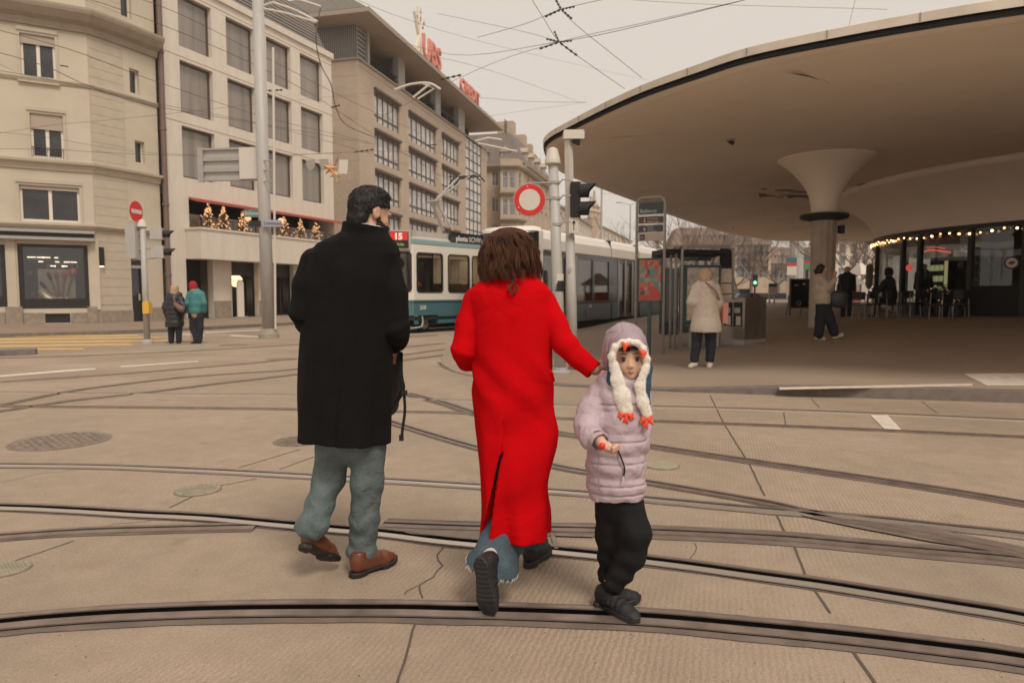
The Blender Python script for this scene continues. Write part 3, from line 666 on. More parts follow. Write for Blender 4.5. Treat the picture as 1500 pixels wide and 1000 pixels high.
a, z = W2.wc(356, 411); p = W2.P(a, z, -.5)
gl = tag(ball(p, .34, M['warmlamp'], 'globe_lamp', origin=p), 'round glowing paper lamp inside the doorway left of the tall pole', 'lamp')
# advertising pillar sign in the doorway
a, z = W2.wc(345, 440); sgn = empty('door_sign', W2.P(a, .12, .35), 'slim white standing sign with rounded top beside the shop door', 'standing sign')
MB().wbox(W2, a-.22, a+.22, .17, 2.0, .3, .38).wbox(W2, a-.15, a+.15, 2.0, 2.12, .3, .38).build('panel', M['whiteframe'], sgn); MB().wbox(W2, a-.3, a+.3, .12, .17, .2, .5).build('foot', M['greymet'], sgn)
# decorated balcony fir trees with lights, each a thing
def xmas_tree(px, py_top, py_bot, label, lanterncol=None):
    a, zb = W2.wc(px, py_bot, .35); zt = W2.wc(px, py_top, .35)[1]; h = zt-zb
    r = empty('lit_tree', W2.P(a, zb, .35), label, 'christmas tree', 'lit fir trees on the balcony')
    b = MB(); b.tube([W2.P(a, zb, .35), W2.P(a, zt, .35)], [.05, .01], 6); li = MB()
    for i in range(230):
        t = random.random()**.8; ang = random.uniform(0, 6.28); rad = ((1-t)*h*.30+.05)*random.uniform(.6, 1.25)
        p = W2.P(a, zb+.15*h+t*h*.85, .35); q = p+Vector((math.cos(ang)*rad, math.sin(ang)*rad, random.uniform(-.12, .1)))
        b.tube([p, q], [.014, .006], 4, cap=False)
        if i % 3 == 0: li.box(p.lerp(q, random.uniform(.5, 1)), (.045, .045, .045), rz=ang)
    b.build('branches', mat('dry_twigs', (.13, .08, .045), .9, linear=True) if 'twig' not in M else M['twig'], r); li.build('fairy_lights', M['fairy'], r)
    MB().lathe(W2.P(a, zb-.35, .35), [(.14, 0), (.2, .35)], 10).build('pot', M['darkmet'], r)
M['twig'] = mat('dry_twigs', (.16, .10, .055), .9, linear=True); M['fairy'] = mat('fairy_light_glow', (1, .58, .28), .5, emit=.75, linear=True)
for px, t, bo, lb in ((306, 298, 342, 'lit fir tree at the left end of the balcony'), (328, 303, 343, 'lit fir tree second from the left on the balcony'), (356, 311, 346, 'lit fir tree just left of the tall street pole'),
                      (417, 318, 352, 'lit fir tree just right of the tall street pole'), (441, 322, 354, 'lit fir tree beside the black coat shoulder'), (463, 325, 355, 'lit fir tree at the right end of the balcony')): xmas_tree(px, t, bo, lb)
for px, py, lb in ((363, 320, 'glowing round lantern left of the tall pole over the balcony'), (411, 324, 'glowing round lantern right of the tall pole over the balcony')):
    a, z = W2.wc(px, py, .5); p = W2.P(a, z, .5); tag(ball(p, .17, mat('paper_lantern_glow', (1, .6, .36), .6, emit=.55, linear=True), 'lantern', origin=p), lb, 'lantern')

# ---- bank building C
W3 = Wall((-12.1, 55), (.255, 1)); W3s = Wall((-12.1-12*.969, 55+12*.247), (.969, -.247))
C_ = empty('bank_building', (-12, 60, 0), 'sandstone office block with wide flat eaves and red rooftop letters', 'building')
zst = W3.wc(531, 92)[1]; aC1 = W3.wc(713, 300)[0]
wr = []
r1t = W3.wc(549, 132)[1]; r1b = W3.wc(549, 177)[1]; pitC = r1t-W3.wc(550, 191.5)[1]
ccols = [(548, 586, 5), (598, 639, 6), (646.5, 672, 5)]
opsC = []
for k in range(5):
    for x0, x1, n_ in ccols:
        aa0 = W3.wc(x0, 160)[0]; aa1 = W3.wc(x1, 205)[0]; opsC.append((aa0, aa1, r1b-pitC*k, r1t-pitC*k, n_))
bay = (W3.wc(682, 220)[0], W3.wc(705, 230)[0], 5.5, zst+1.2, 4)
mb = MB(); wall_face(mb, W3, 0, aC1, 0, zst, [o[:4] for o in opsC]+[(bay[0], bay[1], 5.5, zst)], .4)
wall_face(mb, W3s, 0, 12, 0, zst, [], .1)
mb.wbox(W3, .05, aC1, 0, zst-.02, -16, -.8); mb.build('wall', M['ubs'], C_)
# stone course joints
jb = MB()
for k in range(11): jb.wbox(W3s, 0, 12, 2+1.65*k, 2.02+1.65*k, 0, .01)
jb.wbox(W3, 0, aC1, zst-.45, zst-.40, 0, .02); jb.build('cladding_joint', M['limedark'], C_)
for o in opsC: window(W3, o[:4], C_, M['brownframe'], M['paneC'] if True else None, .25, .09, o[4], 1, bar=.16, rowz=[.24, .9])
window(W3, (bay[0], bay[1], 5.5, zst), C_, M['brownframe'], M['paneC'], .1, .12, 4, 1, bar=.14, rowz=[i/12 for i in range(1, 12)])
b = MB()
for k in range(5): 
    for x0, x1, n_ in ccols: aa0 = W3.wc(x0, 160)[0]; aa1 = W3.wc(x1, 205)[0]; b.wbox(W3, aa0, aa1, r1t-pitC*k-.02, r1t-pitC*k+.18, .002, .22)
b.build('sunblind_box', M['brownframe'], C_)
# recessed top storey, terrace rail, wide eave
MB().wbox(W3, -1.0+1.0, aC1, zst, zst+.18, -.5, .12).wbox(W3s, 0, 12.1, zst, zst+.18, -.5, .12).build('terrace_coping', M['cornice'], C_)
zE = zst+2.75
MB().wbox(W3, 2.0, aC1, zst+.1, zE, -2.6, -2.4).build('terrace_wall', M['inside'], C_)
pv_ = MB().wbox(W3, .25, 2.3, zst+.18, zE, -13, -.3); pv_ob = pv_.build('corner_pavilion', M['paneldark'], C_)
rb = MB()
for k in range(22): a = 8.2+k*.17; rb.wbox(W3s, a, a+.05, zst+.2, zE-.03, -.29, -.25)
for k in range(7): rb.wbox(W3, .35, 2.2, zst+.35+k*.36, zst+.5+k*.36, -.3, -.24)
rb.build('louvre', M['greymet'], C_)
b = MB()
for x0, x1 in ((540, 543), (584.5, 594), (638.5, 646), (672, 681)): a0 = W3.wc(x0, 110)[0]; a1 = W3.wc(x1, 110)[0]; MB().wbox(W3, a0, a1, zst+.18, zE, -.6, -.05).build('terrace_pier', M['greymet'], C_)
b = MB(); b.tube([W3.P(2.4, zst+.95, -.1), W3.P(bay[0], zst+.95, -.1)], .04, 5)
for k in range(40): a = 2.4+(bay[0]-2.4)*k/39; b.tube([W3.P(a, zst+.1, -.1), W3.P(a, zst+.95, -.1)], .025, 4)
b.build('terrace_rail', M['darkmet'], C_)
ga = MB()
for k in range(150):
    a = random.uniform(2.6, bay[0]-.5); p = W3.P(a, zst+.4+random.random()*.7, random.uniform(-.9, -.3)); ga.box(p, (.35, .3, .22), rz=random.random()*3, rot=Matrix.Rotation(random.random()*3, 3, Vector((random.random(), random.random(), 1)).normalized()))
tag(ga.build('terrace_plants', mat('terrace_hedge', (.04, .04, .025), .9, linear=True), C_), kind='stuff')
ov = 1.9; b = MB()
b.hexa([W3.P(-ov, zE, ov), W3.P(aC1+1.4, zE, ov), W3.P(aC1+1.4, zE, -17), W3.P(-ov, zE, -17), W3.P(-ov-.05, zE+.32, ov+.05), W3.P(aC1+1.45, zE+.32, ov+.05), W3.P(aC1+1.4, zE+.32, -17), W3.P(-ov-.05, zE+.32, -17)])
b.build('eave', M['soffit'], C_)
b = MB(); z = zE+.32
b.hexa([W3.P(-ov+.25, z, ov-.25), W3.P(aC1+1.2, z, ov-.25), W3.P(aC1+1.2, z, -16), W3.P(-ov+.25, z, -16), W3.P(2.6, z+3.0, -2.4), W3.P(aC1-1, z+2.2, -2.4), W3.P(aC1-1, z+2.2, -13), W3.P(2.6, z+3.0, -13)])
for k in range(9):
    t = (k+.6)/9; e = ov-.25
    b.hexa([W3.P(-e+4.2*t-.22, z+3*t, e-4*t), W3.P(-e+4.2*t, z+3*t, e-4*t), W3.P(-e+4.2*t, z+3*t, -14), W3.P(-e+4.2*t-.22, z+3*t, -14), W3.P(-e+4.2*t-.22, z+3*t+.1, e-4*t), W3.P(-e+4.2*t, z+3*t+.1, e-4*t), W3.P(-e+4.2*t, z+3*t+.1, -14), W3.P(-e+4.2*t-.22, z+3*t+.1, -14)])
b.build('roof', M['roofmetal'], C_)
# rooftop letters stand on a rail on the eave
def roof_sign(s, px, py, px2, h, label):
    a0 = W3.wc(px, py, ov-.5)[0]; a1 = W3.wc(px2, py+30, ov-.5)[0]; z0 = zE+.8
    r = empty('rooftop_sign', W3.P(a0, zE+.32, ov-.5), label, 'rooftop sign')
    t_ = text(s, (W3.P(a0, z0, ov-.5), W3.t, (0, 0, 1)), h, M['redsign'], r, 'letters', depth=.12, bold=.04)
    wdt = max(v.co.x for v in t_.data.vertices)-min(v.co.x for v in t_.data.vertices); L0 = (t_.data.vertices[0].co)
    # stretch along the roof to the length in the photo
    xs_ = [v.co.dot(W3.t) for v in t_.data.vertices]; mn, mxx = min(xs_), max(xs_); k = (a1-a0)/(mxx-mn)
    for v in t_.data.vertices: d = v.co.dot(W3.t); v.co += W3.t*((mn+(d-mn)*k)-d)
    rr = MB()
    for k_ in range(9): a = a0+(a1-a0)*k_/8; rr.tube([W3.P(a, zE+.3, ov-.55), W3.P(a, z0+.1, ov-.55)], .06, 4)
    rr.tube([W3.P(a0, z0-.06, ov-.55), W3.P(a1, z0-.06, ov-.55)], .06, 4); rr.build('sign_rail', M['darkmet'], r); return r
roof_sign('UBS', 619, 90, 645, 2.9, 'three tall red rooftop letters standing on the eave of the bank')
roof_sign('CREDIT', 674, 130, 702, 1.9, 'smaller blurred red rooftop lettering at the far end of the eave')
a0 = W3.wc(606, 90, ov-.5)[0]; z0 = zE+.4; kr = empty('key_emblem', W3.P(a0, zE+.32, ov-.5), 'pale crossed keys emblem left of the red rooftop letters', 'emblem')
b = MB()
for s0, s1, tz in ((-.9, .9, 1), (.9, -.9, 1), (0, 0, 1.2)):
    p, q = W3.P(a0+1.2+s0, z0, ov-.5), W3.P(a0+1.2+s1, z0+3.6*tz, ov-.5); b.tube([p, q], .16, 6)
    d = (q-p).normalized(); b.tube([p+d*.1+W3.t*.4*math.cos(t) + Vector((0, 0, .4*math.sin(t))) for t in [i*math.pi/4 for i in range(8)]], .12, 5, closed=True)
    b.box(q-d*.2+W3.t*.3, (.3, .7, .3)); b.box(q-d*.75+W3.t*.3, (.3, .6, .25))
b.build('keys', M['whiteframe'], kr)

# ---- ornate old building and the row beyond
def simple_windows(W, a0, a1, z0, z1, nx, nz, parent, ww=1.1, wh=1.9, depth=.2, fm='whiteframe', pane=None, arch=False, mb=None):
    ops_ = []
    for i in range(nx):
        for j in range(nz):
            ca = a0+(a1-a0)*(i+.5)/nx; cz = z0+(z1-z0)*(j+.5)/nz; ops_.append((ca-ww/2, ca+ww/2, cz-wh/2, cz+wh/2))
    return ops_
O_ = empty('ornate_corner_building', (2, 105, 0), 'ornate old sandstone building with corner bay, dormers and steep slate roof', 'building')
W4 = Wall((-6, 101), (1, -.08)); W5 = Wall((1.7, 100.4), (.27, 1)); zo = A(735, 243, 100).z
o4 = [(a, a+1.1, z, z+2.1) for a in (3.0,) for z in (5.5, 9.3, 13.2, 17)]
mb = MB(); wall_face(mb, W4, 0, 7.7, 0, zo, o4, .3)
o5 = simple_windows(W5, 1, 20, 4, zo-.4, 6, 4, O_, 1.3, 2.1); wall_face(mb, W5, 0, 20, 0, zo, o5, .3); mb.wbox(W5, .3, 20, 0, zo-.1, -12, -.7)
mb.build('wall', M['oldstone'], O_)
for o in o4: window(W4, o, O_, M['whiteframe'], M['paneC2'], .2, .1, 2)
for o in o5: window(W5, o, O_, M['whiteframe'], M['paneC2'], .2, .1, 2)
# three-sided corner bay
bx0 = A(733, 300, 98).x; bx1 = A(757, 300, 98).x
Wb = Wall((bx0, 97.6), (1, .0)); bw_ = bx1-bx0
ob = [(.25, 1.0, z, z+2.3) for z in (5, 8.7, 12.4, 16.2)]+[(1.15, 1.95, z, z+2.3) for z in (5, 8.7, 12.4, 16.2)]
ob = [(o[0]*bw_/2.2, o[1]*bw_/2.2, o[2], o[3]) for o in ob]
mb = MB(); wall_face(mb, Wb, 0, bw_, 4, zo+.6, ob, .25)
Wb2 = Wall((bx1, 97.6), (1.0, 2.2)); wall_face(mb, Wb2, 0, 2.6, 4, zo+.6, [(.6, 1.7, z, z+2.2) for z in (5, 8.7, 12.4, 16.2)], .2); mb.wbox(Wb, .03, bw_-.03, 4, zo+.55, -3, -.4)
mb.build('corner_bay', M['oldstone'], O_)
for o in ob: window(Wb, o, O_, M['whiteframe'], M['paneC2'], .15, .07, 1, 1, rowz=[.7])
for z in (5, 8.7, 12.4, 16.2): window(Wb2, (.6, 1.7, z, z+2.2), O_, M['whiteframe'], M['paneC2'], .15, .07, 1)
for z in (4.4, 8.0, 11.8, 15.5, 19.2):
    sweep(MB(), [Wb.P(-.1, 0), Wb.P(bw_, 0), Wb2.P(2.6, 0), W5.P(20, 0)] if z > 19 else [Wb.P(-.1, 0), Wb.P(bw_, 0), Wb2.P(2.6, 0)], [(0, z-.3), (.25, z-.3), (.5, z), (.5, z+.15), (0, z+.2)]).build('string_course', M['cornice'], O_)
mb = MB(); sweep(mb, [W4.P(0, 0), W4.P(7, 0)], [(0, zo-.5), (.3, zo-.5), (.7, zo), (.7, zo+.2), (0, zo+.3)]); sweep(mb, [W5.P(-.5, 0), W5.P(20, 0)], [(0, zo-.5), (.3, zo-.5), (.8, zo), (.8, zo+.2), (0, zo+.3)]); mb.build('cornice', M['cornice'], O_)
mb = MB(); z = zo+.3
mb.hexa([W5.P(-1, z, .3), W5.P(20, z, .3), W5.P(20, z, -12), W5.P(-1, z, -12), W5.P(1.6, z+5, -2.5), W5.P(19, z+5, -2.5), W5.P(19, z+5, -10), W5.P(1.6, z+5, -10)])
mb.hexa([W4.P(-1, z, -.4), W4.P(8, z, -.4), W4.P(8, z, -9), W4.P(-1, z, -9), W4.P(0, z+4.6, -3), W4.P(5, z+4.6, -3), W4.P(5, z+4.6, -8), W4.P(0, z+4.6, -8)]); rf = mb.build('roof', M['oldroof'], O_)
def dormer(W, a, z, parent, w_=1.3, h=1.9):
    b = MB(); b.wbox(W, a, a+w_, z, z+h, -2.6, -.3); b.hexa([W.P(a-.2, z+h, -.1), W.P(a+w_+.2, z+h, -.1), W.P(a+w_+.2, z+h, -3), W.P(a-.2, z+h, -3), W.P(a+w_/2-.05, z+h+.8, -.1), W.P(a+w_/2+.05, z+h+.8, -.1), W.P(a+w_/2+.05, z+h+.8, -3), W.P(a+w_/2-.05, z+h+.8, -3)])
    d = b.build('dormer', M['oldstone'], parent); MB().wbox(W, a+.25, a+w_-.25, z+.4, z+h-.2, -.3, -.27).build('pane', M['paneC2'], d)
for a in (2.5, 6.5, 10.5, 15): dormer(W5, a, z+.3, O_)
for a in (1.2, 4.4): dormer(W4, a, z+.3, O_, 1.2, 1.6)
for a, h in ((5.2, 2.6), (12.5, 2.2), (17, 1.6)): MB().wbox(W5, a, a+1.6, z+3.5, z+5+h, -5.5, -3).build('chimney', M['oldstone'], O_)
b = MB()
for k in range(14): a = 4+k*.5; b.tube([W5.P(a, z+5, -4), W5.P(a, z+7.6, -4)], .04, 4)
for zz_ in (5.9, 6.8, 7.6): b.tube([W5.P(4, z+zz_, -4), W5.P(10.5, z+zz_, -4)], .04, 4)
b.build('roof_rail', M['darkmet'], O_)
# long pale building beyond
def block(name, label, W, L, H, nx, nz, wallm, roofm, rh=3, dep=12, ww=1.3, wh=1.9, z0=4.5, dorm=0):
    r = empty(name, W.P(L/2, 0, -dep/2), label, 'building'); mb = MB(); o = simple_windows(W, .6, L-.6, z0, H-.5, nx, nz, r, ww, wh)
    wall_face(mb, W, 0, L, 0, H, o, .25); mb.wbox(W, 0, L, 0, H-.05, -dep, -.5); mb.quad(W.P(L, 0, 0), W.P(L, 0, -.5), W.P(L, H, -.5), W.P(L, H, 0)); mb.quad(W.P(0, 0, 0), W.P(0, H, 0), W.P(0, H, -.5), W.P(0, 0, -.5)); mb.build('wall', wallm, r)
    for q in o: MB().wbox(W, q[0], q[1], q[2], q[3], -.22, -.18).build('window', M['paneC2'], r)
    b = MB().wbox(W, -.2, L+.2, H-.3, H, .003, .4); b.build('cornice', M['cornice'], r)
    z = H; b = MB().hexa([W.P(-.2, z, .3), W.P(L+.2, z, .3), W.P(L+.2, z, -dep), W.P(-.2, z, -dep), W.P(1.2, z+rh, -2.6), W.P(L-1.2, z+rh, -2.6), W.P(L-1.2, z+rh, -dep+1.5), W.P(1.2, z+rh, -dep+1.5)]); b.build('roof', roofm, r)
    for k in range(dorm): dormer(W, 1.2+(L-3.2)*(k+.5)/dorm, z+.2, r, 1.2, 1.4)
    return r
M['pale'] = mat('pale_render', (.62, .54, .45), .85, var=.05, scale=.6, linear=True); M['tan'] = mat('tan_stone', (.42, .335, .26), .85, var=.1, scale=.6, linear=True); M['brownroof'] = mat('brown_tile_roof', (.21, .145, .12), .85, var=.15, scale=2, linear=True)
p = W5.P(20.5, 0); block('pale_long_building', 'long pale building receding behind the trams, right of the traffic light', Wall((p.x, p.y), (.27, 1)), 46, 17.5, 14, 4, M['pale'], M['oldroof'], 1.2)
p = Wall((p.x, p.y), (.27, 1)).P(46.5, 0)
T_ = empty('spired_building', (p.x, p.y, 0), 'thin ornate pinnacled tower far behind the traffic light', 'tower'); b = MB()
Wt = Wall((p.x, p.y), (.6, 1)); b.wbox(Wt, 0, 5, 0, 19.5, -5, 0).build('wall', M['oldstone'], T_)
b = MB()
for a, h in ((.5, 5.5), (2.5, 7), (4.6, 4)): b.lathe(Wt.P(a, 19.5, -.6), [(.8, 0), (.7, 1.5), (.95, 1.6), (.5, 2.4), (.75, 3), (.25, h-1), (.35, h-.7), (.02, h)], 8)
b.build('pinnacle', M['oldstone'], T_)
p = Wt.P(6, 0); block('distant_apartments', 'distant pale apartment block to the left of the timetable board', Wall((p.x, p.y), (.33, 1)), 50, 18, 9, 4, M['pale'], M['oldroof'], 1.2)
# buildings across the square, seen between shelter and column
def front_block(name, label, x0, x1, ytop, Y, nx, nz, wm, rm, rh, dorm=0, ang=.0, **k):
    a_, b_ = A(x0, ytop, Y), A(x1, ytop, Y); return block(name, label, Wall((a_.x, Y), (1, ang)), b_.x-a_.x, a_.z, nx, nz, wm, rm, rh, dorm=dorm, **k)
front_block('brown_roofed_house', 'wide tan building with brown roof behind the tram shelter', 985, 1078, 357, 130, 7, 3, M['tan'], M['brownroof'], 3.2, 4, ang=-.1)
front_block('gabled_house', 'tan gabled house with pale corner windows right of the shelter', 1076, 1128, 356, 118, 5, 4, M['oldstone'], M['oldroof'], 3, 2, ang=-.12)
front_block('mansard_house', 'grey mansard house with small attic windows, left of the column', 1126, 1204, 384, 150, 9, 3, M['tan'], M['brownroof'], 3.4, 6, ang=.05)
front_block('pale_villa', 'pale house partly hidden by the plane tree, right of the column', 1222, 1330, 352, 140, 6, 3, M['pale'], M['brownroof'], 3, 2)
front_block('long_low_block', 'long tan block far right behind the cafe glass', 1330, 1640, 360, 150, 18, 3, M['tan'], M['brownroof'], 3)
front_block('distant_terrace', 'distant terrace low on the horizon behind the tram', 880, 990, 392, 260, 14, 3, M['pale'], M['brownroof'], 3, 5)
front_block('far_left_block', 'house far down the street behind the blue and white tram', 480, 720, 380, 165, 14, 3, M['tan'], M['oldroof'], 3)
# ---------------------------------------------------------------- tram stop roof
M['shell'] = mat('painted_concrete_shell', (.92, .80, .675), .8, var=.04, scale=.7, var2=.05, scale2=.15, linear=True)
M['coping'] = mat('coping_plaster', (.62, .54, .45), .8, var=.1, scale=3, linear=True)
M['fluted'] = mat('concrete_column', (.47, .39, .31), .8, var=.1, scale=5, linear=True)
ZR = 4.63
rimpx = [(1500, 22), (1380, 40), (1240, 64), (1100, 92), (1020, 117), (950, 141), (900, 162), (860, 181), (830, 196), (808, 208), (799, 220), (806, 239), (830, 256), (875, 274), (930, 295), (990, 318), (1060, 340), (1110, 349), (1150, 353)]
rim = []
for x, y in rimpx:
    d = ray(x, y); t = (ZR-CH)/d.z; rim.append(Vector((d.x*t, d.y*t, 0)))
rim += [Vector((26, 42, 0)), Vector((36, 36, 0)), Vector((38, 24, 0)), Vector((32, 12, 0)), Vector((24, 6.0, 0)), Vector((16, 5.4, 0)), Vector((11, 6.3, 0)), Vector((8, 7.3, 0))]
rs = catmull(rim, 6, closed=True); cc = Vector((17, 20, 0))
K_ = empty('station_canopy', (17, 20, 0), 'huge pale curved concrete canopy over the tram platform', 'canopy')
n = len(rs)
def nrm(i): t = (rs[(i+1) % n]-rs[i-1]).normalized(); return Vector((-t.y, t.x, 0))
sgn = 1 if (rs[0]+nrm(0)-cc).length > (rs[0]-cc).length else -1
# soffit and top skin
prof = [(0, 0), (.12, .01), (.3, .02), (.36, .04), (.6, .09), (1.2, .19), (2.2, .29), (4, .35)]
vs = []; fs = []; rings = []
for d, z in prof: rings.append([rs[i]-nrm(i)*sgn*d*1.0+Vector((0, 0, ZR+z)) for i in range(n)])
inner = rings[-1]
for f in (.8, .6, .4, .2, .02): rings.append([Vector((cc.x, cc.y, ZR+.36+.03*(1-f))).lerp(Vector((p.x, p.y, ZR+.35+.03*(1-f))), f) for p in inner])
for r in rings: vs += r
for k in range(len(rings)-1):
    for i in range(n): a = k*n+i; b_ = k*n+(i+1) % n; fs.append((a, b_, b_+n, a+n))
fs.append(tuple(range((len(rings)-1)*n, len(rings)*n)))
mesh_obj('soffit', vs, fs, M['shell'], K_, smooth=True)
vs = []; fs = []; rings = []
for d, z in [(-.02, .0), (-.0, .03), (.03, .03), (.03, .085), (-.05, .085), (-.05, .20), (.02, .23), (.5, .25), (3, .42), (8, .6)]:
    rings.append([rs[i]-nrm(i)*sgn*d+Vector((0, 0, ZR+z)) for i in range(n)])
for r in rings[4:]: vs += r
kk = len(rings)-4
for k in range(kk-1):
    for i in range(n): a = k*n+i; b_ = k*n+(i+1) % n; fs.append((a, b_, b_+n, a+n))
fs.append(tuple(range((kk-1)*n, kk*n)))
mesh_obj('coping', vs, fs, M['coping'], K_, smooth=False)
vs = []; fs = []
for r in rings[:5]: vs += r
for k in range(4):
    for i in range(n): a = k*n+i; b_ = k*n+(i+1) % n; fs.append((a, b_, b_+n, a+n))
mesh_obj('drip_edge', vs, fs, M['darkmet'], K_)
# joints between coping sections
b = MB(); acc = 0
for i in range(n):
    p, q = rs[i], rs[(i+1) % n]; L = (q-p).length; 
    while acc < L:
        c = p.lerp(q, acc/L); nn = nrm(i)*sgn; t = (q-p).normalized()
        b.box(c+nn*.05+Vector((0, 0, ZR+.15)), (.018, .012, .10), rz=math.atan2(t.y, t.x)); acc += 1.05
    acc -= L
b.build('coping_joint', M['cornice'], K_)
# peeled dark patches on the soffit beside the column
random.seed(11); stm = mat('damp_stain', (.24, .19, .155), .9, linear=True)
for px, py, w_, h_ in [(random.gauss(1150, 26), random.gauss(285, 6), random.uniform(5, 20), random.uniform(.8, 2.4)) for _ in range(17)]+[(random.gauss(1262, 26), random.gauss(275, 6), random.uniform(5, 18), random.uniform(.8, 1.8)) for _ in range(9)]:
    z = ZR+.343-random.random()*.003; pts = []
    for k in range(9):
        a = 2*math.pi*k/9; rr = random.uniform(.6, 1.1); d = ray(px+w_*rr*math.cos(a), py+h_*rr*math.sin(a)); t = (z-CH)/d.z; pts.append(Vector((d.x*t, d.y*t, z)))
    MB().add(pts, [tuple(range(9))]).build('peeling_stain', stm, K_)
# the trumpet column
cx_, cy_ = 8.42, 18.6; fz = pz(cx_, cy_)
col = empty('trumpet_column', (cx_, cy_, fz), 'fluted concrete column flaring like a trumpet into the canopy', 'column')
vs = []; seg = 48; b = MB()
prof_ = [(.32, 0), (.32, 3.4-fz)]
for r, z in prof_:
    for k in range(seg): a = 2*math.pi*k/seg; rr = r*(1-.045*(k % 4 in (0, 1))); b.v.append((cx_+rr*math.cos(a), cy_+rr*math.sin(a), fz+z))
for k in range(seg): b.f.append((k, (k+1) % seg, seg+(k+1) % seg, seg+k))
b.build('shaft', M['fluted'], col)
MB().lathe((cx_, cy_, 0), [(.34, 3.33), (.60, 3.39), (.62, 3.44), (.60, 3.50), (.36, 3.54)], 36).build('collar', M['darkmet'], col, smooth=False)
fl = [(.33, 3.5)]+[(.33+.87*(t**2.3), 3.5+1.46*t) for t in [i/14 for i in range(1, 15)]]+[(1.24, 5.0)]
MB().lathe((cx_, cy_, 0), fl, 40).build('flared_capital', M['shell'], col, smooth=True)
MB().box((cx_+.42, cy_-.1, 3.1), (.14, .14, .22)).build('loudspeaker', M['darkmet'], col)
# small fittings under the roof
for px, py, zz, lb in ((1070, 205, ZR+.34, 'small dark spotlight alone in the middle of the canopy underside'), (1073, 331, ZR+.2, 'small dark lamp hanging near the far rim of the canopy')):
    d = ray(px, py); t = (zz-CH)/d.z; p = Vector((d.x*t, d.y*t, zz)); r = empty('ceiling_spotlight', p, lb, 'spotlight')
    MB().lathe(p-Vector((0, 0, .03)), [(.09, 0), (.09, .03)], 14).build('mount', M['greymet'], r)
    MB().tube([p+Vector((-.03, 0, -.03)), p+Vector((.07, -.03, -.10))], .045, 10).build('lamp_head', M['darkmet'], r)

# ---------------------------------------------------------------- round glass cafe under the roof
KC = Vector((20.7, 23.1, 0)); KR = 7.5; kz = .66; kt = 3.32
kf = empty('cafe_pavilion', (KC.x, KC.y, kz), 'round glazed cafe under the canopy with dark frames', 'cafe')
ang0 = math.radians(150); 
def kp(a, r, z): return Vector((KC.x+r*math.cos(a), KC.y+r*math.sin(a), z))
def ang_of(px):   # near intersection of the view ray with the glass circle
    d = ray(px, 400); d = Vector((d.x, d.y, 0)).normalized(); bq = d.dot(KC); disc = bq*bq-(KC.length_squared-KR*KR)
    if disc < 0: disc = 0
    t = bq-math.sqrt(disc); p = d*t; return math.atan2(p.y-KC.y, p.x-KC.x) % (2*math.pi)
ml = [ang_of(x) for x in (1284, 1322, 1347, 1421, 1500)]; step = (ml[4]-ml[3])
mull = ml+[ml[4]+step*k for k in range(1, 5)]+[ml[0]-.35*k for k in range(1, 5)]
MB().lathe((KC.x, KC.y, 0), [(KR+.05, kt), (KR+.1, kt+.16), (KR+.02, kt+.2), (KR+.1, kt+.3)]+[(KR+.1+1.6*(t**1.7), kt+.3+1.4*t) for t in [i/8 for i in range(1, 9)]], 72).build('flared_ceiling', M['shell'], kf, smooth=True)
MB().lathe((KC.x, KC.y, 0), [(KR-.02, kt-.02), (KR+.12, kt-.02), (KR+.12, kt+.1), (KR-.02, kt+.1)], 72).build('head_rail', M['darkmet'], kf)
for a in mull:
    MB().box(kp(a, KR, (kz+kt)/2), (.14, .13, kt-kz-.05), rz=a).build('mullion', M['darkmet'], kf)
M['cafeglass'] = glassmat('cafe_glass', (.55, .56, .54), .2)
am = sorted(mull)
for a0, a1 in zip(am, am[1:]):
    zlo = kz+.05 if a0 < ml[3]-.01 else kz+.95
    g = MB(); k = 5
    for i in range(k):
        u, v = a0+(a1-a0)*i/k, a0+(a1-a0)*(i+1)/k; g.quad(kp(u, KR, zlo), kp(v, KR, zlo), kp(v, KR, kt), kp(u, KR, kt))
    g.build('glass_pane', M['cafeglass'], kf)
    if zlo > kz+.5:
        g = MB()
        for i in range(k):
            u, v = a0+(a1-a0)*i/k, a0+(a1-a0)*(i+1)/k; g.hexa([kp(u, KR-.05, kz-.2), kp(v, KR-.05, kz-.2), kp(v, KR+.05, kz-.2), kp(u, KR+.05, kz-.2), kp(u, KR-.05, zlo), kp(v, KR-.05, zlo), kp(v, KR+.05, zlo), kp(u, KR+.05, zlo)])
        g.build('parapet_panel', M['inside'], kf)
MB().lathe((KC.x, KC.y, 0), [(KR-.1, kz-.3), (KR-.1, kz+.02)], 60).build('floor_slab', M['inside'], kf)
MB().lathe((KC.x, KC.y, 0), [(4.4, kz+.02), (4.4, kt+.6)], 40).build('core_wall', mat('cafe_core_wall', (.10, .075, .06), .8, var=.3, scale=2, linear=True), kf)  # core made wide to block light reaching the terrace from behind
# lit shelf cabinet, red neon arc, counter inside
def inpt(px, py, r): # point on an inner circle
    d = ray(px, py); dh = Vector((d.x, d.y, 0)); L = dh.length; dn = dh/L; bq = dn.dot(KC); disc = max(0, bq*bq-(KC.length_squared-r*r)); t = (bq-math.sqrt(disc))/L
    return Vector((d.x*t, d.y*t, CH+d.z*t))
cab = empty('lit_cabinet', inpt(1376, 425, 6.4), 'lit glass drinks cabinet glowing yellow inside the cafe', 'cabinet')
c0 = inpt(1363, 378, 6.4); c1 = inpt(1390, 378, 6.4); ax = (c1-c0); ax.z = 0; L = ax.length; ax.normalize(); nn = Vector((ax.y, -ax.x, 0)); rz = math.atan2(ax.y, ax.x); zt_ = c0.z; zb_ = kz
mid = (c0+c1)/2
MB().box((mid.x-nn.x*.3, mid.y-nn.y*.3, (zt_+zb_)/2), (L, .6, zt_-zb_), rz=rz).build('housing', M['darkmet'], cab)
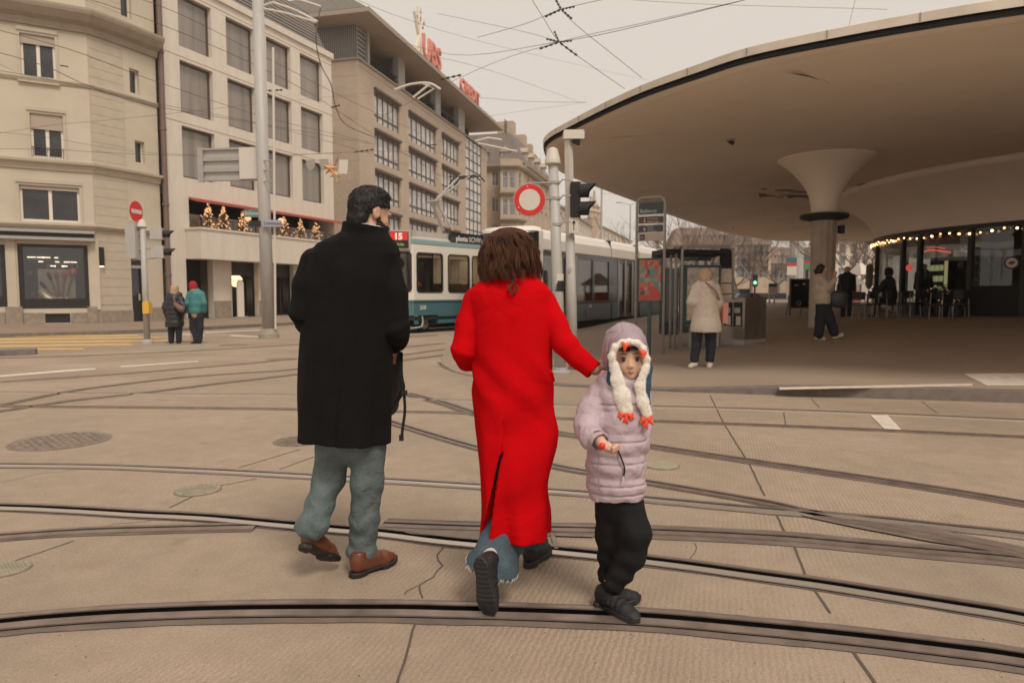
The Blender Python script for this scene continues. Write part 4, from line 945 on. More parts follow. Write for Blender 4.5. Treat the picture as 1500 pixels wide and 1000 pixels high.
lm_ = MB(); MB().box((mid.x+nn.x*.012+ax.x*L*.40, mid.y+nn.y*.012+ax.y*L*.40, (zt_+zb_)/2+.35), (.14, .03, (zt_-zb_)*.5), rz=rz).build('light_strip', mat('cabinet_tube_glow', (.85, .8, .4), .5, emit=.45, linear=True), cab)
for r_ in range(4):
    for c_ in range(3):
        q = mid+ax*(L*(-.32+.24*c_)); MB().lathe((q.x+nn.x*.03, q.y+nn.y*.03, zt_-.35-r_*.36), [(.001, -.1), (.09, -.09), (.1, .08), (.001, .1)], 8).build('lit_jar', mat('jar_glow', (.75, .8, .4), .5, emit=.35, linear=True) if (r_+c_) == 0 else bpy.data.materials['jar_glow'], cab)
neon = MB(); neon.tube(catmull([inpt(1352, 369, 5), inpt(1365, 366, 5), inpt(1380, 368, 5), inpt(1393, 370, 5)], 5), .035, 6); neon.tube(catmull([inpt(1358, 363, 5), inpt(1370, 362, 5), inpt(1385, 364, 5)], 5), .02, 6)
tag(neon.build('neon_tube', mat('red_neon_glow', (1, .12, .08), .4, emit=.9, linear=True), origin=inpt(1370, 366, 5)), 'curved red neon tube glowing behind the cafe glass', 'neon light')
p = inpt(1332, 392, 6.6); tag(ball(p, .12, bpy.data.materials['red_neon_glow'], 'red_lamp', origin=p), 'small round red lamp behind the leftmost cafe pane', 'lamp')
ct = MB()
for i in range(10):
    u, v = ml[3]+.02+.09*i, ml[3]+.02+.09*(i+1); ct.hexa([kp(u, 6.2, kz), kp(v, 6.2, kz), kp(v, 6.8, kz), kp(u, 6.8, kz), kp(u, 6.2, kz+1.1), kp(v, 6.2, kz+1.1), kp(v, 6.8, kz+1.1), kp(u, 6.8, kz+1.1)])
tag(ct.build('counter', mat('counter_top', (.06, .05, .045), .5, linear=True), origin=kp(ml[3]+.4, 6.5, kz)), 'dark curved serving counter behind the right cafe pane', 'counter')
# pale valance banners inside the right pane
b = MB()
for i, (x0, x1, y0, y1) in enumerate(((1428, 1485, 352, 362), (1428, 1500, 364, 374))):
    q = [inpt(x0, y0+1, 6.9), inpt((x0+x1)/2, y0+3.5, 6.9), inpt(x1, y0, 6.9)]; q2 = [inpt(x0, y1, 6.9), inpt((x0+x1)/2, y1+2, 6.9), inpt(x1, y1-1, 6.9)]
    a_, c_ = catmull(q, 4), catmull(q2, 4)
    for k in range(len(a_)-1): b.hexa([c_[k], c_[k+1], c_[k+1]+Vector((.03, .03, 0)), c_[k]+Vector((.03, .03, 0)), a_[k], a_[k+1], a_[k+1]+Vector((.03, .03, 0)), a_[k]+Vector((.03, .03, 0))])
tag(b.build('window_valance', mat('pale_cloth_glow', (.45, .45, .38), .8, emit=.06, linear=True), origin=kp(ml[3], 6.9, 2.6)), 'two pale cloth valances hung inside the right cafe pane', 'valance')  # cloth given a faint glow of its own, though it is no lamp
# round logo sign held on a bracket outside the glass, right
p = inpt(1482, 385, KR+.9); lg = empty('round_sign', p, 'round black and white sign with a red emblem on a bracket at the cafe', 'sign')
def disc(c, r, m, name, parent, d, th=.03):
    q = Vector((0, 0, 1)).rotation_difference(Vector(d)).to_matrix(); return MB().lathe(c, [(r, 0), (r, th)], 32, M=q).build(name, m, parent)
vd = Vector((-p.x, -p.y, 0)).normalized(); disc(p, .17, M['darkmet'], 'rim', lg, vd, .06); disc(p+vd*.065, .13, M['whiteframe'], 'face', lg, vd, .01)
rt = Vector((-vd.y, vd.x, 0)); pts = [p+vd*.08+rt*(.075*math.cos(t))+Vector((0, 0, .045*math.sin(t)+.015*math.cos(t))) for t in [i*math.pi/8 for i in range(16)]]
MB().prism(pts, vd*.004).build('emblem', mat('emblem_red', (.30, .04, .02), .6, linear=True), lg); MB().tube([p+Vector((.0, 0, 0)), kp(math.atan2(p.y-KC.y, p.x-KC.x), KR, p.z)], .02, 6).build('bracket', M['darkmet'], lg)
# unseen block, added outside the picture to cut side light under the canopy
ks = empty('side_light_blocker', (23, 10.5, 0), 'unseen dark glazed block added under the right end of the canopy to cut light', 'blocker')
Wk = Wall((13.6, 15.6), (0, -1)); 
kb_ = MB().box((24, 11, 2.3), (20.4, 8.6, 4.55)); kb_.build('wall', mat('blocker_cladding', (.06, .05, .045), .6, var=.2, scale=2, linear=True), ks)
for i in range(4): MB().box((13.77, 8+i*2.05, 1.7), (.06, 1.8, 2.6)).build('window', M['paneA'], ks)
for i in range(8): MB().box((15.2+i*2.4, 6.67, 1.7), (2.1, .06, 2.6)).build('window', M['paneA'], ks)
# strings of warm bulbs along the top of the glass
ls = empty('string_lights', kp(ml[2], KR+.14, kt-.05), 'string of warm bulbs along the top of the cafe glass', 'string lights')
cord = []; a = am[2]
M['bulb'] = mat('warm_bulb_glow', (1, .40, .14), .5, emit=5, linear=True); M['bulb2'] = mat('white_bulb_glow', (1, .60, .30), .5, emit=6, linear=True)
random.seed(5); i = 0; aa = ml[0]-.12
while aa < ml[4]+.3:
    sag = abs(math.sin(i*1.3))*.10; p = kp(aa, KR+.16, kt-.04-sag); cord.append(p)
    if i % 2 == 0 or aa < ml[1]: ball(p-Vector((0, 0, .035)), random.uniform(.022, .036), M['bulb2'] if i % 4 == 0 else M['bulb'], 'bulb', ls, 8)
    aa += .021; i += 1
MB().tube(cord, .012, 4).build('cord', M['darkmet'], ls)
# small lit bushes inside/outside the glass
for px, py, sc, lb in ((1358, 447, .55, 'small dark bush with tiny lights left of the lit cabinet'), (1378, 452, .6, 'small dark bush with tiny lights under the lit cabinet'), (1401, 452, .5, 'small dark bush with tiny lights right of the lit cabinet')):
    p = inpt(px, py, KR+.5); p.z = pz(p.x, p.y); r = empty('lit_bush', p, lb, 'bush', 'lit bushes outside the cafe'); b = MB(); l = MB()
    for k in range(260):
        d = Vector((random.gauss(0, 1), random.gauss(0, 1), random.gauss(0, 1))).normalized()*random.random()**.4*sc*.6; c = p+Vector((0, 0, sc*1.05))+d
        b.box(c, (.09, .05, .012), rot=Matrix.Rotation(random.random()*6, 3, d.normalized() if d.length else 'Z'))
        if k % 13 == 0: l.box(c*1.0, (.03, .03, .03))
    b.build('leaves', mat('dark_leaves', (.012, .017, .01), .8, linear=True) if 'dl' not in M else M['dl'], r); l.build('fairy_lights', M['fairy'], r)
    MB().lathe(p, [(sc*.3, 0), (sc*.36, .45)], 14).build('pot', M['darkmet'], r)
# ---------------------------------------------------------------- trams
M['tramwhite'] = mat('tram_white_paint', (.76, .70, .62), .3, coat=.4, var=.03, scale=1, linear=True)
M['tramblue'] = mat('tram_blue_paint', (.075, .165, .19), .3, coat=.4, var=.05, scale=1, linear=True)
M['tramstripe'] = mat('tram_roof_stripe', (.20, .31, .31), .4, linear=True)
M['tramroof'] = mat('tram_roof_grey', (.46, .42, .37), .6, var=.08, scale=3, linear=True)
M['tramglass'] = glassmat('tram_glass', (.72, .72, .70), .28)
M['tramdark'] = mat('tram_dark_panel', (.018, .02, .022), .15, coat=.5, linear=True)
M['tramgreyblue'] = mat('tram_grey_side', (.085, .105, .115), .3, coat=.4, linear=True)
M['rubber'] = mat('black_rubber', (.015, .014, .014), .7, linear=True)
M['seat'] = mat('tram_seat', (.16, .10, .06), .7, linear=True); M['intceil'] = mat('tram_ceiling_glow', (1, .72, .46), .6, emit=1.6, linear=True)
def rounded_rect(W, a0, a1, z0, z1, r, n, k=5):
    pts = []
    for (ca, cz, s) in ((a1-r, z1-r, 0), (a0+r, z1-r, 1), (a0+r, z0+r, 2), (a1-r, z0+r, 3)):
        for i in range(k+1): t = math.pi/2*(s+i/k); pts.append(W.P(ca+r*math.cos(t), cz+r*math.sin(t), n))
    return pts
def tram_window(W, a0, a1, z0, z1, parent, n=0.0, r=.1, frame=None):
    """rubber-edged rounded window: frame ring, glass pane"""
    outer = rounded_rect(W, a0-.035, a1+.035, z0-.035, z1+.035, r+.03, n+.012); inner = rounded_rect(W, a0+.02, a1-.02, z0+.02, z1-.02, r, n+.012); k = len(outer)
    b = MB(); b.add(outer+inner, [(i, (i+1) % k, k+(i+1) % k, k+i) for i in range(k)])
    back = rounded_rect(W, a0-.035, a1+.035, z0-.035, z1+.035, r+.03, n-.01); b.add(outer+back, [(i, k+i, k+(i+1) % k, (i+1) % k) for i in range(k)])
    back = rounded_rect(W, a0+.02, a1-.02, z0+.02, z1-.02, r, n-.05); b.add(inner+back, [(i, (i+1) % k, k+(i+1) % k, k+i) for i in range(k)])
    f = b.build('window', frame or M['rubber'], parent)
    MB().add(inner_pts(W, a0, a1, z0, z1, r, n-.02), [tuple(range(k))]).build('pane', M['tramglass'], f); return f
def inner_pts(W, a0, a1, z0, z1, r, n): return rounded_rect(W, a0+.02, a1-.02, z0+.02, z1-.02, r, n)
def skin(mb, W, a0, a1, z0, z1, ops):
    """wall with openings, corners closed by small fillets"""
    wall_face(mb, W, a0, a1, z0, z1, ops, .06)
    for o in ops:
        r = .1
        for (ca, cz, s) in ((o[1], o[3], 0), (o[0], o[3], 1), (o[0], o[2], 2), (o[1], o[2], 3)):
            sa = 1 if s in (0, 3) else -1; sz = 1 if s in (0, 1) else -1
            pts = [W.P(ca, cz, -.001)]+[W.P(ca-sa*r+sa*r*math.cos(t), cz-sz*r+sz*r*math.sin(t), -.001) for t in [math.pi/2*i/5 for i in range(6)]]
            mb.add(pts, [tuple(range(7))])
# tram 15, older blue and white
p0 = A(607, 488, 23.6); p0.z = 0
U1 = Wall((p0.x, p0.y), (.76, 1)); fw = -U1.t
T1 = empty('blue_white_tram', U1.P(4, 0, -1.1), 'older blue and white tram on line 15 with black advert board on its roof', 'tram')
LZ0, LZ1, WZ0, WZ1, RZ = .32, 1.13, 1.44, 2.78, 3.1
wins = [U1.rect(*q) for q in ((611, 374, 648, 427), (657, 376, 687, 427), (692, 377, 716, 427))]; wins = [(w_[0], w_[1], WZ0, WZ1) for w_ in wins]
la = wins[-1][1]+.15; L1 = 6.6
while la+1.3 < L1: wins.append((la, la+1.2, WZ0, WZ1)); la += 1.38
mb = MB(); skin(mb, U1, 0, L1, LZ1, RZ, wins)
# tapered cab
pf = p0+Vector((-1.18, -.30, 0)); Un = Wall((pf.x, pf.y), (p0.x-pf.x, p0.y-pf.y)); ln = (p0-pf).length
nw = (.30, ln-.1, WZ0+.02, WZ1); skin(mb, Un, 0, ln, LZ1, RZ, [nw])
pf2 = pf+Vector((-U1.t.y, U1.t.x, 0))*1.35; Uf = Wall((pf2.x, pf2.y), (pf.x-pf2.x, pf.y-pf2.y)); fwn = (.1, 1.25, 1.35, WZ1); skin(mb, Uf, 0, 1.35, LZ1, RZ, [fwn])
pl = U1.P(0, 0, -2.2); Ul = Wall((pl.x, pl.y), (pf2.x-pl.x, pf2.y-pl.y)); mb.quad(Ul.P(0, LZ1, 0), Ul.P((pf2-pl).length, LZ1, 0), Ul.P((pf2-pl).length, RZ, 0), Ul.P(0, RZ, 0))
Ub = Wall(tuple(U1.P(L1, 0, -2.2)[:2]), tuple((-U1.t)[:2])); skin(mb, Ub, 0, L1, LZ1, RZ, [(L1-o[1], L1-o[0], o[2], o[3]) for o in wins])
mb.quad(U1.P(L1, LZ1, 0), U1.P(L1, LZ1, -2.2), U1.P(L1, RZ, -2.2), U1.P(L1, RZ, 0))
mb.build('body', M['tramwhite'], T1)
outl = [U1.P(L1, 0, 0), U1.P(0, 0, 0), pf, pf2, U1.P(0, 0, -2.2), U1.P(L1, 0, -2.2)]
b = MB(); arch = []
# lower blue skirt with bogie cut-out
wall_face(b, U1, 0, L1, LZ0, LZ1, [(.2, 1.2, LZ0-.01, .62), (4.2, 6, LZ0-.01, .62)], .3); wall_face(b, Un, 0, ln, LZ0, LZ1, [(.5, ln, LZ0-.01, .62)], .3); wall_face(b, Uf, 0, 1.35, LZ0, LZ1, [], .1)
b.quad(Ul.P(0, LZ0, 0), Ul.P((pf2-pl).length, LZ0, 0), Ul.P((pf2-pl).length, LZ1, 0), Ul.P(0, LZ1, 0)); wall_face(b, Ub, 0, L1, LZ0, LZ1, [], .1); b.build('skirt', M['tramblue'], T1)
sweep(MB(), [U1.P(L1, 0), U1.P(0, 0), pf, pf2][::-1], [(.0, LZ1-.03), (.03, LZ1-.03), (.03, LZ1+.03), (0, LZ1+.03)]).build('belt_moulding', M['tramblue'], T1)
MB().prism([Vector((p.x, p.y, .45)) for p in outl], (0, 0, .12)).build('floor', M['rubber'], T1)
MB().prism([Vector((p.x, p.y, .14)) for p in [U1.P(L1, 0, -.35), U1.P(0, 0, -.35), pf+U1.t*.2, pf2+U1.t*.2, U1.P(0, 0, -1.9), U1.P(L1, 0, -1.9)]], (0, 0, .3)).build('underframe', M['rubber'], T1)
# roof: stripe and rounded grey top
sweep(MB(), [pf2, pf, U1.P(0, 0), U1.P(L1, 0)], [(-.02, RZ), (.02, RZ), (.0, RZ+.14), (-.1, RZ+.2)]).build('roof_stripe', M['tramstripe'], T1)
rfb = MB(); bot = [Vector((p.x, p.y, RZ)) for p in outl]; cen = sum(bot, Vector())/len(bot)
lay = [bot, [q.lerp(Vector((cen.x, cen.y, q.z)), .03)+Vector((0, 0, .18)) for q in bot], [q.lerp(Vector((cen.x, cen.y, q.z)), .16)+Vector((0, 0, .28)) for q in bot]]
for q in lay: rfb.v += [tuple(x) for x in q]
for k in range(2):
    for i in range(6): a_ = k*6+i; c_ = k*6+(i+1) % 6; rfb.f.append((a_, c_, c_+6, a_+6))
rfb.f.append(tuple(range(12, 18))); rfb.build('roof', M['tramroof'], T1)
MB().wbox(U1, .1, 2.1, RZ+.1, RZ+.46, -1.9, -.16).build('roof_cover', M['tramroof'], T1)
ab0 = U1.wc(661, 350, .02)[0]; bd = MB().wbox(U1, ab0, L1-.2, RZ+.1, RZ+.52, -.1, .0).build('advert_board', M['tramdark'], T1)
M['lettw'] = mat('white_lettering', (.7, .66, .6), .5, linear=True)
text('photo', (U1.P(ab0+.28, RZ+.22, .003), U1.t, (0, 0, 1)), .27, M['lettw'], bd, depth=.003, bold=.008); text('SCHWEIZ', (U1.P(ab0+.28+.72, RZ+.22, .003), U1.t, (0, 0, 1)), .27, M['lettw'], bd, depth=.003, sx=1.0)
# line number box
c = A(585, 353, 23.25); bxW = Wall((c.x-.37, c.y-.04), (1, .18)); db = MB().wbox(bxW, -.04, .75, 2.86, 3.52, -.4, 0).build('display_box', M['tramroof'], T1)
MB().wbox(bxW, .03, .68, 2.92, 3.47, .0, .03).build('display_screen', M['rubber'], db); MB().wbox(bxW, .06, .65, 3.18, 3.45, .03, .036).build('red_field', mat('display_red_glow', (.55, .02, .02), .4, emit=.35, linear=True), db)
text('15', (bxW.P(.19, 3.21, .04), bxW.t, (0, 0, 1)), .29, mat('display_white', (.85, .8, .75), .4, emit=.15, linear=True), db, depth=.002, bold=.012)
text('Stadelhofen', (bxW.P(.08, 3.0, .034), bxW.t, (0, 0, 1)), .125, mat('display_green_glow', (.30, .36, .05), .4, emit=.35, linear=True), db, depth=.002, bold=.003, sx=.76)
for o in wins: tram_window(U1, *o, T1)
tram_window(Un, *nw, T1); tram_window(Uf, *fwn, T1); 
for o in wins: tram_window(Ub, L1-o[1], L1-o[0], o[2], o[3], T1)
text('210', (U1.P(wins[0][0]+.12, .83, .006), U1.t, (0, 0, 1)), .2, M['lettw'], T1, 'fleet_number', depth=.002, bold=.006)
MB().wbox(U1, .1, L1-.1, 2.88, 2.93, -1.5, -.7).build('ceiling_light', M['intceil'], T1)
def seat_row(W, parent, n0, n1, a0, a1, m):
    a = a0
    while a < a1:
        b = MB().wbox(W, a, a+.42, .95, 1.05, n0, n1).wbox(W, a+.36, a+.44, 1.05, 1.75, n0, n1); b.build('seat', m, parent); a += .95
seat_row(U1, T1, -.75, -.15, 1.3, L1-.6, M['seat']); seat_row(U1, T1, -2.05, -1.4, 1.3, L1-.6, M['seat'])
MB().wbox(U1, 1.02, 1.08, .57, 2.9, -2.1, -.1).build('cab_partition', M['inside'], T1)
MB().wbox(Un, .2, 1.0, .57, 1.5, -1.6, -.3).build('driver_desk', M['rubber'], T1)
q = MB(); q.lathe(U1.P(.75, 1.62, -.5), [(.02, 0), (.11, .03), (.09, .12), (.01, .17)], 10); q.build('red_bag', mat('red_bag', (.5, .03, .02), .6, linear=True), T1)
for a in (.7, 4.6, 5.6):
    w_ = MB().lathe(U1.P(a, .33, -.28), [(.33, -.05), (.35, .0), (.30, .05)], 24, M=Vector((0, 0, 1)).rotation_difference(U1.n).to_matrix()).build('wheel', M['rubber'], T1)
    MB().lathe(U1.P(a, .33, -.25), [(.2, 0), (.2, .06)], 16, M=Vector((0, 0, 1)).rotation_difference(U1.n).to_matrix()).build('wheel_disc', M['greymet'], w_)
bl = catmull([Un.P(.1, .30, .05), Un.P(.12, .22, .12), Un.P(ln-.35, .2, .12), U1.P(.15, .22, .10), U1.P(.35, .34, .06), U1.P(.36, .6, .03)], 5); MB().tube(bl, .025, 6).build('lifeguard_bar', M['lightmet'], T1)
# pantograph
pb_ = U1.P(3.2, RZ+.5, -1.1); j = pb_+U1.t*(-1.0)+Vector((0, 0, 1.5)); tip = A(655, 240, pb_.y-.1)
tip = A(680, 259, pb_.y+.3); j = A(636, 295, pb_.y-.2); b0 = A(658, 338, pb_.y)
pg = MB().tube([b0-U1.n*.3, j-U1.n*.15], .06, 6).tube([b0+U1.n*.2, j+U1.n*.1], .05, 6).tube([j, tip-U1.n*.3], .035, 6).tube([j, tip+U1.n*.3], .035, 6).tube([j-U1.n*.35, j+U1.n*.35], .05, 6); pg.build('pantograph_arm', M['greymet'], T1)
hd = [tip+U1.n*(s*.75)+Vector((0, 0, -.18*max(0, abs(s)-.75)*4)) for s in (-1.05, -.9, -.75, 0, .75, .9, 1.05)]; MB().tube(hd, .03, 6).tube([h+U1.t*.3 for h in hd], .03, 6).build('contact_shoe', M['darkmet'], T1)

# modern low-floor tram, white roof with dark band
A0 = A(793, 487, 23.4); A0.z = 0
U2 = Wall((A0.x, A0.y), (.60, 1)); T2 = empty('modern_tram', U2.P(6, 0, -1.2), 'modern low floor tram with white roof sides and dark window band', 'tram')
L2 = 17.5; WB, WT = 1.1, 2.68
secs = []
def px2a(x, y=420): return U2.wc(x, y)[0]
z_top = 3.62
wl = [px2a(x) for x in (846, 868, 871, 892)]; wn = [(px2a(796), px2a(812)), (px2a(818), px2a(828)), (px2a(831), px2a(842)), (wl[0], wl[1]), (wl[2], wl[3]), (px2a(907), px2a(914)), (px2a(917), px2a(925)), (px2a(934), px2a(948)), (px2a(951), px2a(962))]
wn = [(a, c, (.55 if 1 <= i <= 2 or i in (5, 6) else WB), WT) for i, (a, c) in enumerate(wn)]
L2 = px2a(968)
mb = MB(); wall_face(mb, U2, 0, L2, .35, 2.9, wn, .06); mb.build('side_band', M['tramdark'], T2)
mb = MB()
Ub2 = Wall(tuple(U2.P(L2, 0, -2.4)[:2]), tuple((-U2.t)[:2])); wall_face(mb, Ub2, 0, L2, .35, 2.9, [(L2-o[1], L2-o[0], WB, o[3]) for o in wn], .06); mb.build('far_side_band', M['tramdark'], T2)
for o in wn: MB().wbox(U2, o[0], o[1], o[2], o[3], -.05, -.03).build('window_pane', M['tramglass'], T2)
for o in wn: MB().wbox(Ub2, L2-o[1], L2-o[0], WB, o[3], -.05, -.03).build('window_pane', M['tramglass'], T2)
# white upper sides and roof, curved section extruded along the tram
sec = [(0, 2.86), (.02, 2.9), (0, 3.25), (-.12, 3.5), (-.35, 3.62), (-1.2, 3.68), (-2.05, 3.62), (-2.28, 3.5), (-2.4, 3.25), (-2.42, 2.9), (-2.4, 2.86)]
def roofpart(a0, a1, nm='roof', s0=0, m='tramwhite'):
    b = MB(); k = len(sec)
    for a in (a0, a1): b.v += [tuple(U2.P(a, z, n_)) for n_, z in sec]
    for i in range(k): b.f.append((i, (i+1) % k, k+(i+1) % k, k+i))
    b.f += [tuple(range(k)), tuple(reversed(range(k, 2*k)))]; return b.build(nm, M[m], T2)
roofpart(0, px2a(894)); roofpart(px2a(896), px2a(934)); roofpart(px2a(936), L2)
MB().wbox(U2, px2a(894), px2a(896), .3, 3.58, -2.35, -.06).wbox(U2, px2a(934), px2a(936), .3, 3.58, -2.35, -.06).build('bellows', M['rubber'], T2)
# nose, rounded in plan, white hood above a dark windscreen
hood = [(0, 0, 0), (-.35, 0, -.12), (-.75, 0, -.5), (-.9, 0, -1.2), (-.75, 0, -1.9), (-.35, 0, -2.28), (0, 0, -2.4)]
def nose(z0, z1, m, nm, s0=1.0, s1=1.0, top=False, o=0):
    pts0 = [U2.P(h[0]*s0-o, z0, h[2]) for h in hood]; pts1 = [U2.P(h[0]*s1-o, z1, h[2]) for h in hood]; k = len(hood); b = MB(); b.add(pts0+pts1, [(i+1, i, k+i, k+i+1) for i in range(k-1)]+([tuple(range(k, 2*k))] if top else [])); return b.build(nm, m, T2, smooth=False)
nose(.3, 1.05, M['tramgreyblue'], 'front_bumper', 1.2, 1.15); nose(1.05, 2.95, M['tramglass'], 'windscreen', 1.15, 1.0); nose(2.95, 3.5, M['tramdark'], 'destination_glass', 1.0, .88, o=.01)
b = MB(); k = len(hood)
r0 = [U2.P(h[0]*.93, 3.45, h[2]) for h in hood]; r1 = [U2.P(h[0]*.8, 3.62, h[2]*.96-.05) for h in hood]; r2 = [U2.P(h[0]*.4+.0, 3.68, h[2]*.8-.24) for h in hood]
b.add(r0+r1+r2, [(i+1, i, k+i, k+i+1) for i in range(k-1)]+[(k+i+1, k+i, 2*k+i, 2*k+i+1) for i in range(k-1)]+[tuple(range(2*k, 3*k))]); b.build('hood', M['tramwhite'], T2, smooth=True)
b = MB(); b.wbox(U2, -.12, .06, 2.8, 3.5, -.12, .03).wbox(U2, -.05, .07, 1.0, 2.85, -.1, .02); b.build('corner_post', M['tramwhite'], T2)
MB().wbox(U2, .2, L2-.2, 2.84, 2.88, -1.5, -.8).build('ceiling_light', M['intceil'], T2); MB().wbox(U2, .2, L2-.1, .3, .38, -2.3, -.1).build('floor', M['rubber'], T2)
MB().wbox(U2, .0, L2-.1, .05, .34, -2.2, -.1).build('underframe', M['rubber'], T2)
# lower side panels: grey-blue with a proud inspection cover, blue end panels, light door leaves
def pan(x0, x1, z0, z1, m, nm, n1=.02): a, c = px2a(x0), px2a(x1); return MB().wbox(U2, a, c, z0, z1, .002, n1).build(nm, M[m], T2)
pan(845, 894, .34, .98, 'tramgreyblue', 'side_panel'); pan(857, 885, .42, .78, 'greymet' if 0 else 'tramgreyblue', 'inspection_cover', .06); pan(897, 904.5, .34, 1.0, 'tramblue', 'side_panel'); pan(927, 933.5, .34, 1.0, 'tramblue', 'side_panel'); pan(937, 966, .34, .98, 'tramblue', 'side_panel'); pan(796, 814, .34, 1.0, 'tramgreyblue', 'side_panel')
for x in (816.5, 829.5, 843.5, 905.5, 915.5, 926): a = px2a(x); MB().wbox(U2, a-.05, a+.05, .4, 2.8, .0, .035).build('door_post', M['greymet'], T2)
seat_row(U2, T2, -.8, -.2, px2a(846), px2a(890), M['seat']); seat_row(U2, T2, -2.2, -1.6, .8, L2-1, M['seat'])
text('3085', (U2.P(px2a(862), .85, .03), U2.t, (0, 0, 1)), .13, M['lettw'], T2, 'fleet_number', depth=.002)
b = MB()
for a in (3.5, 7): b.tube([U2.P(a, 3.6, -1.2), U2.P(a+.7, 4.2, -1.2), U2.P(a, 4.75, -1.2)], .04, 6)
b.tube([U2.P(3.4, 4.75, -.5), U2.P(3.4, 4.75, -1.9)], .03, 6); b.build('pantograph', M['greymet'], T2)
# ---------------------------------------------------------------- poles, signals, signs
def pole(mb, px0, py0, px1, py1, Y, r0, r1=None, seg=16, ground=True):
    a = A(px0, py0, Y); b_ = A(px1, py1, Y)
    if ground is not None: a.z = ground if isinstance(ground, float) else a.z
    mb.tube([a, b_], [r0, r1 or r0], seg); return a, b_
M['signred'] = mat('sign_red', (.62, .02, .018), .45, linear=True); M['signwhite'] = mat('sign_white', (.62, .57, .5), .5, linear=True)
# tall street pole on the island
Yp = 21.2; b = MB(); base = A(394, 492, Yp); base.z = 0
tp = empty('street_pole', base, 'tall thick pale steel pole with concrete foot, right of the waiting pedestrians', 'pole')
MB().tube([base+Vector((0, 0, .2)), A(387, 300, Yp), A(376, -60, Yp)], [.2, .18, .165], 20).build('shaft', M['lightmet'], tp, smooth=True)
MB().lathe(base, [(.31, 0), (.30, .12), (.22, .3)], 20).build('foot', M['covergrey'], tp)
c0, c1 = A(403.5, 482, Yp-.1), A(400, 70, Yp-.1); MB().tube([c0, c1], .035, 6).build('cable_pipe', M['signwhite'], tp)
b = MB()
for q in ([(381, 10), (400, 4), (430, 14), (465, 32)], [(383, -2), (410, -6), (445, 2), (470, 10)], [(381, 12), (420, 20), (463, 33)]): b.tube([A(x, y, Yp) for x, y in q], .035, 6)
b.build('bracket_arm', M['signwhite'], tp)
b = MB()
for y in (236, 250, 266): b.tube([A(378, y, Yp), A(398, y-1, Yp-.35)], .018, 5)
b.build('clamp', M['greymet'], tp)
# big direction sign seen from behind
sp = A(338, 242, Yp); sg = empty('direction_sign', sp, 'large ribbed direction sign seen from its back on the tall pole', 'sign'); W = Wall((A(292, 240, Yp+.5).x, Yp+.5), (1, -.12)); a0, a1, z0, z1 = W.rect(294, 217, 381, 265)
MB().wbox(W, a0, a1, z0, z1, -.06, 0).build('panel', M['lightmet'], sg); b = MB()
for k in range(4): z = z0+(z1-z0)*(k)/3; b.wbox(W, a0, a1, z-.06 if k else z, min(z+.06, z1), .002, .07)
b.wbox(W, a0-.05, a0+.12, z0-.03, z1+.03, .0, .09); b.build('stiffening_rib', M['greymet'], sg)
MB().wbox(W, a1-.62, a1, z0+.03, z1-.02, .075, .12).build('back_plate', M['signwhite'], sg)
def small_sign(name, px0, py0, px1, py1, Y, m, label, txt=None, ang=0.0, tcol=None, th=.04):
    p, q = A(px0, py1, Y), A(px1, py0, Y); W = Wall((p.x, Y), (1, ang)); r = empty(name, (p+q)/2, label, 'sign'); L = (q.x-p.x)/W.t.x
    pl_ = MB().wbox(W, 0, L, p.z, q.z, -th, 0).build('panel', m, r)
    if txt: text(txt, (W.P(L*.06, p.z+(q.z-p.z)*.28, .004), W.t, (0, 0, 1)), (q.z-p.z)*.72, tcol, r, depth=.002, sx=.8)
    return r
M['teal'] = mat('teal_sign', (.10, .20, .19), .5, linear=True); M['paleblue'] = mat('pale_blue_sign', (.36, .36, .42), .5, linear=True)
small_sign('street_sign', 357, 307, 382, 318, Yp-.1, M['teal'], 'teal street name sign left of the tall pole', 'Bellevueplatz', tcol=M['signwhite'])
small_sign('street_sign', 385, 322, 411, 332, Yp-.3, M['paleblue'], 'pale blue street name sign right of the tall pole', 'Limmatquai', tcol=M['darkmet'], ang=.1)
MB().box(A(375, 328, Yp-.1), (.35, .2, .18)).build('lamp_box', M['darkmet'], tp)

# pedestrian signal pole on the left
Yq = 18.9; bs = A(216, 503, Yq); bs.z = 0
qp = empty('signal_pole', bs, 'thin grey signal pole with yellow push box left of the waiting pedestrians', 'signal pole')
MB().tube([bs, A(209, 332, Yq)], [.085, .075], 14).build('shaft', M['lightmet'], qp, smooth=True); MB().lathe(bs, [(.17, 0), (.16, .06), (.1, .12)], 16).build('foot', M['greymet'], qp)
MB().lathe(A(208, 333, Yq), [(.12, 0), (.13, .02), (.09, .16), (.02, .22)], 12).build('cap', M['signwhite'], qp)
p = A(216, 451, Yq-.1); MB().box(p, (.17, .2, .30)).box(p+Vector((0, 0, .16)), (.13, .17, .05)).build('push_button_box', mat('yellow_box', (.72, .42, .05), .45, linear=True), qp)
b = MB()
for y in (340, 366, 381): b.tube([A(194, y, Yq), A(236, y-4, Yq)], .022, 6)
b.build('bracket', M['greymet'], qp)
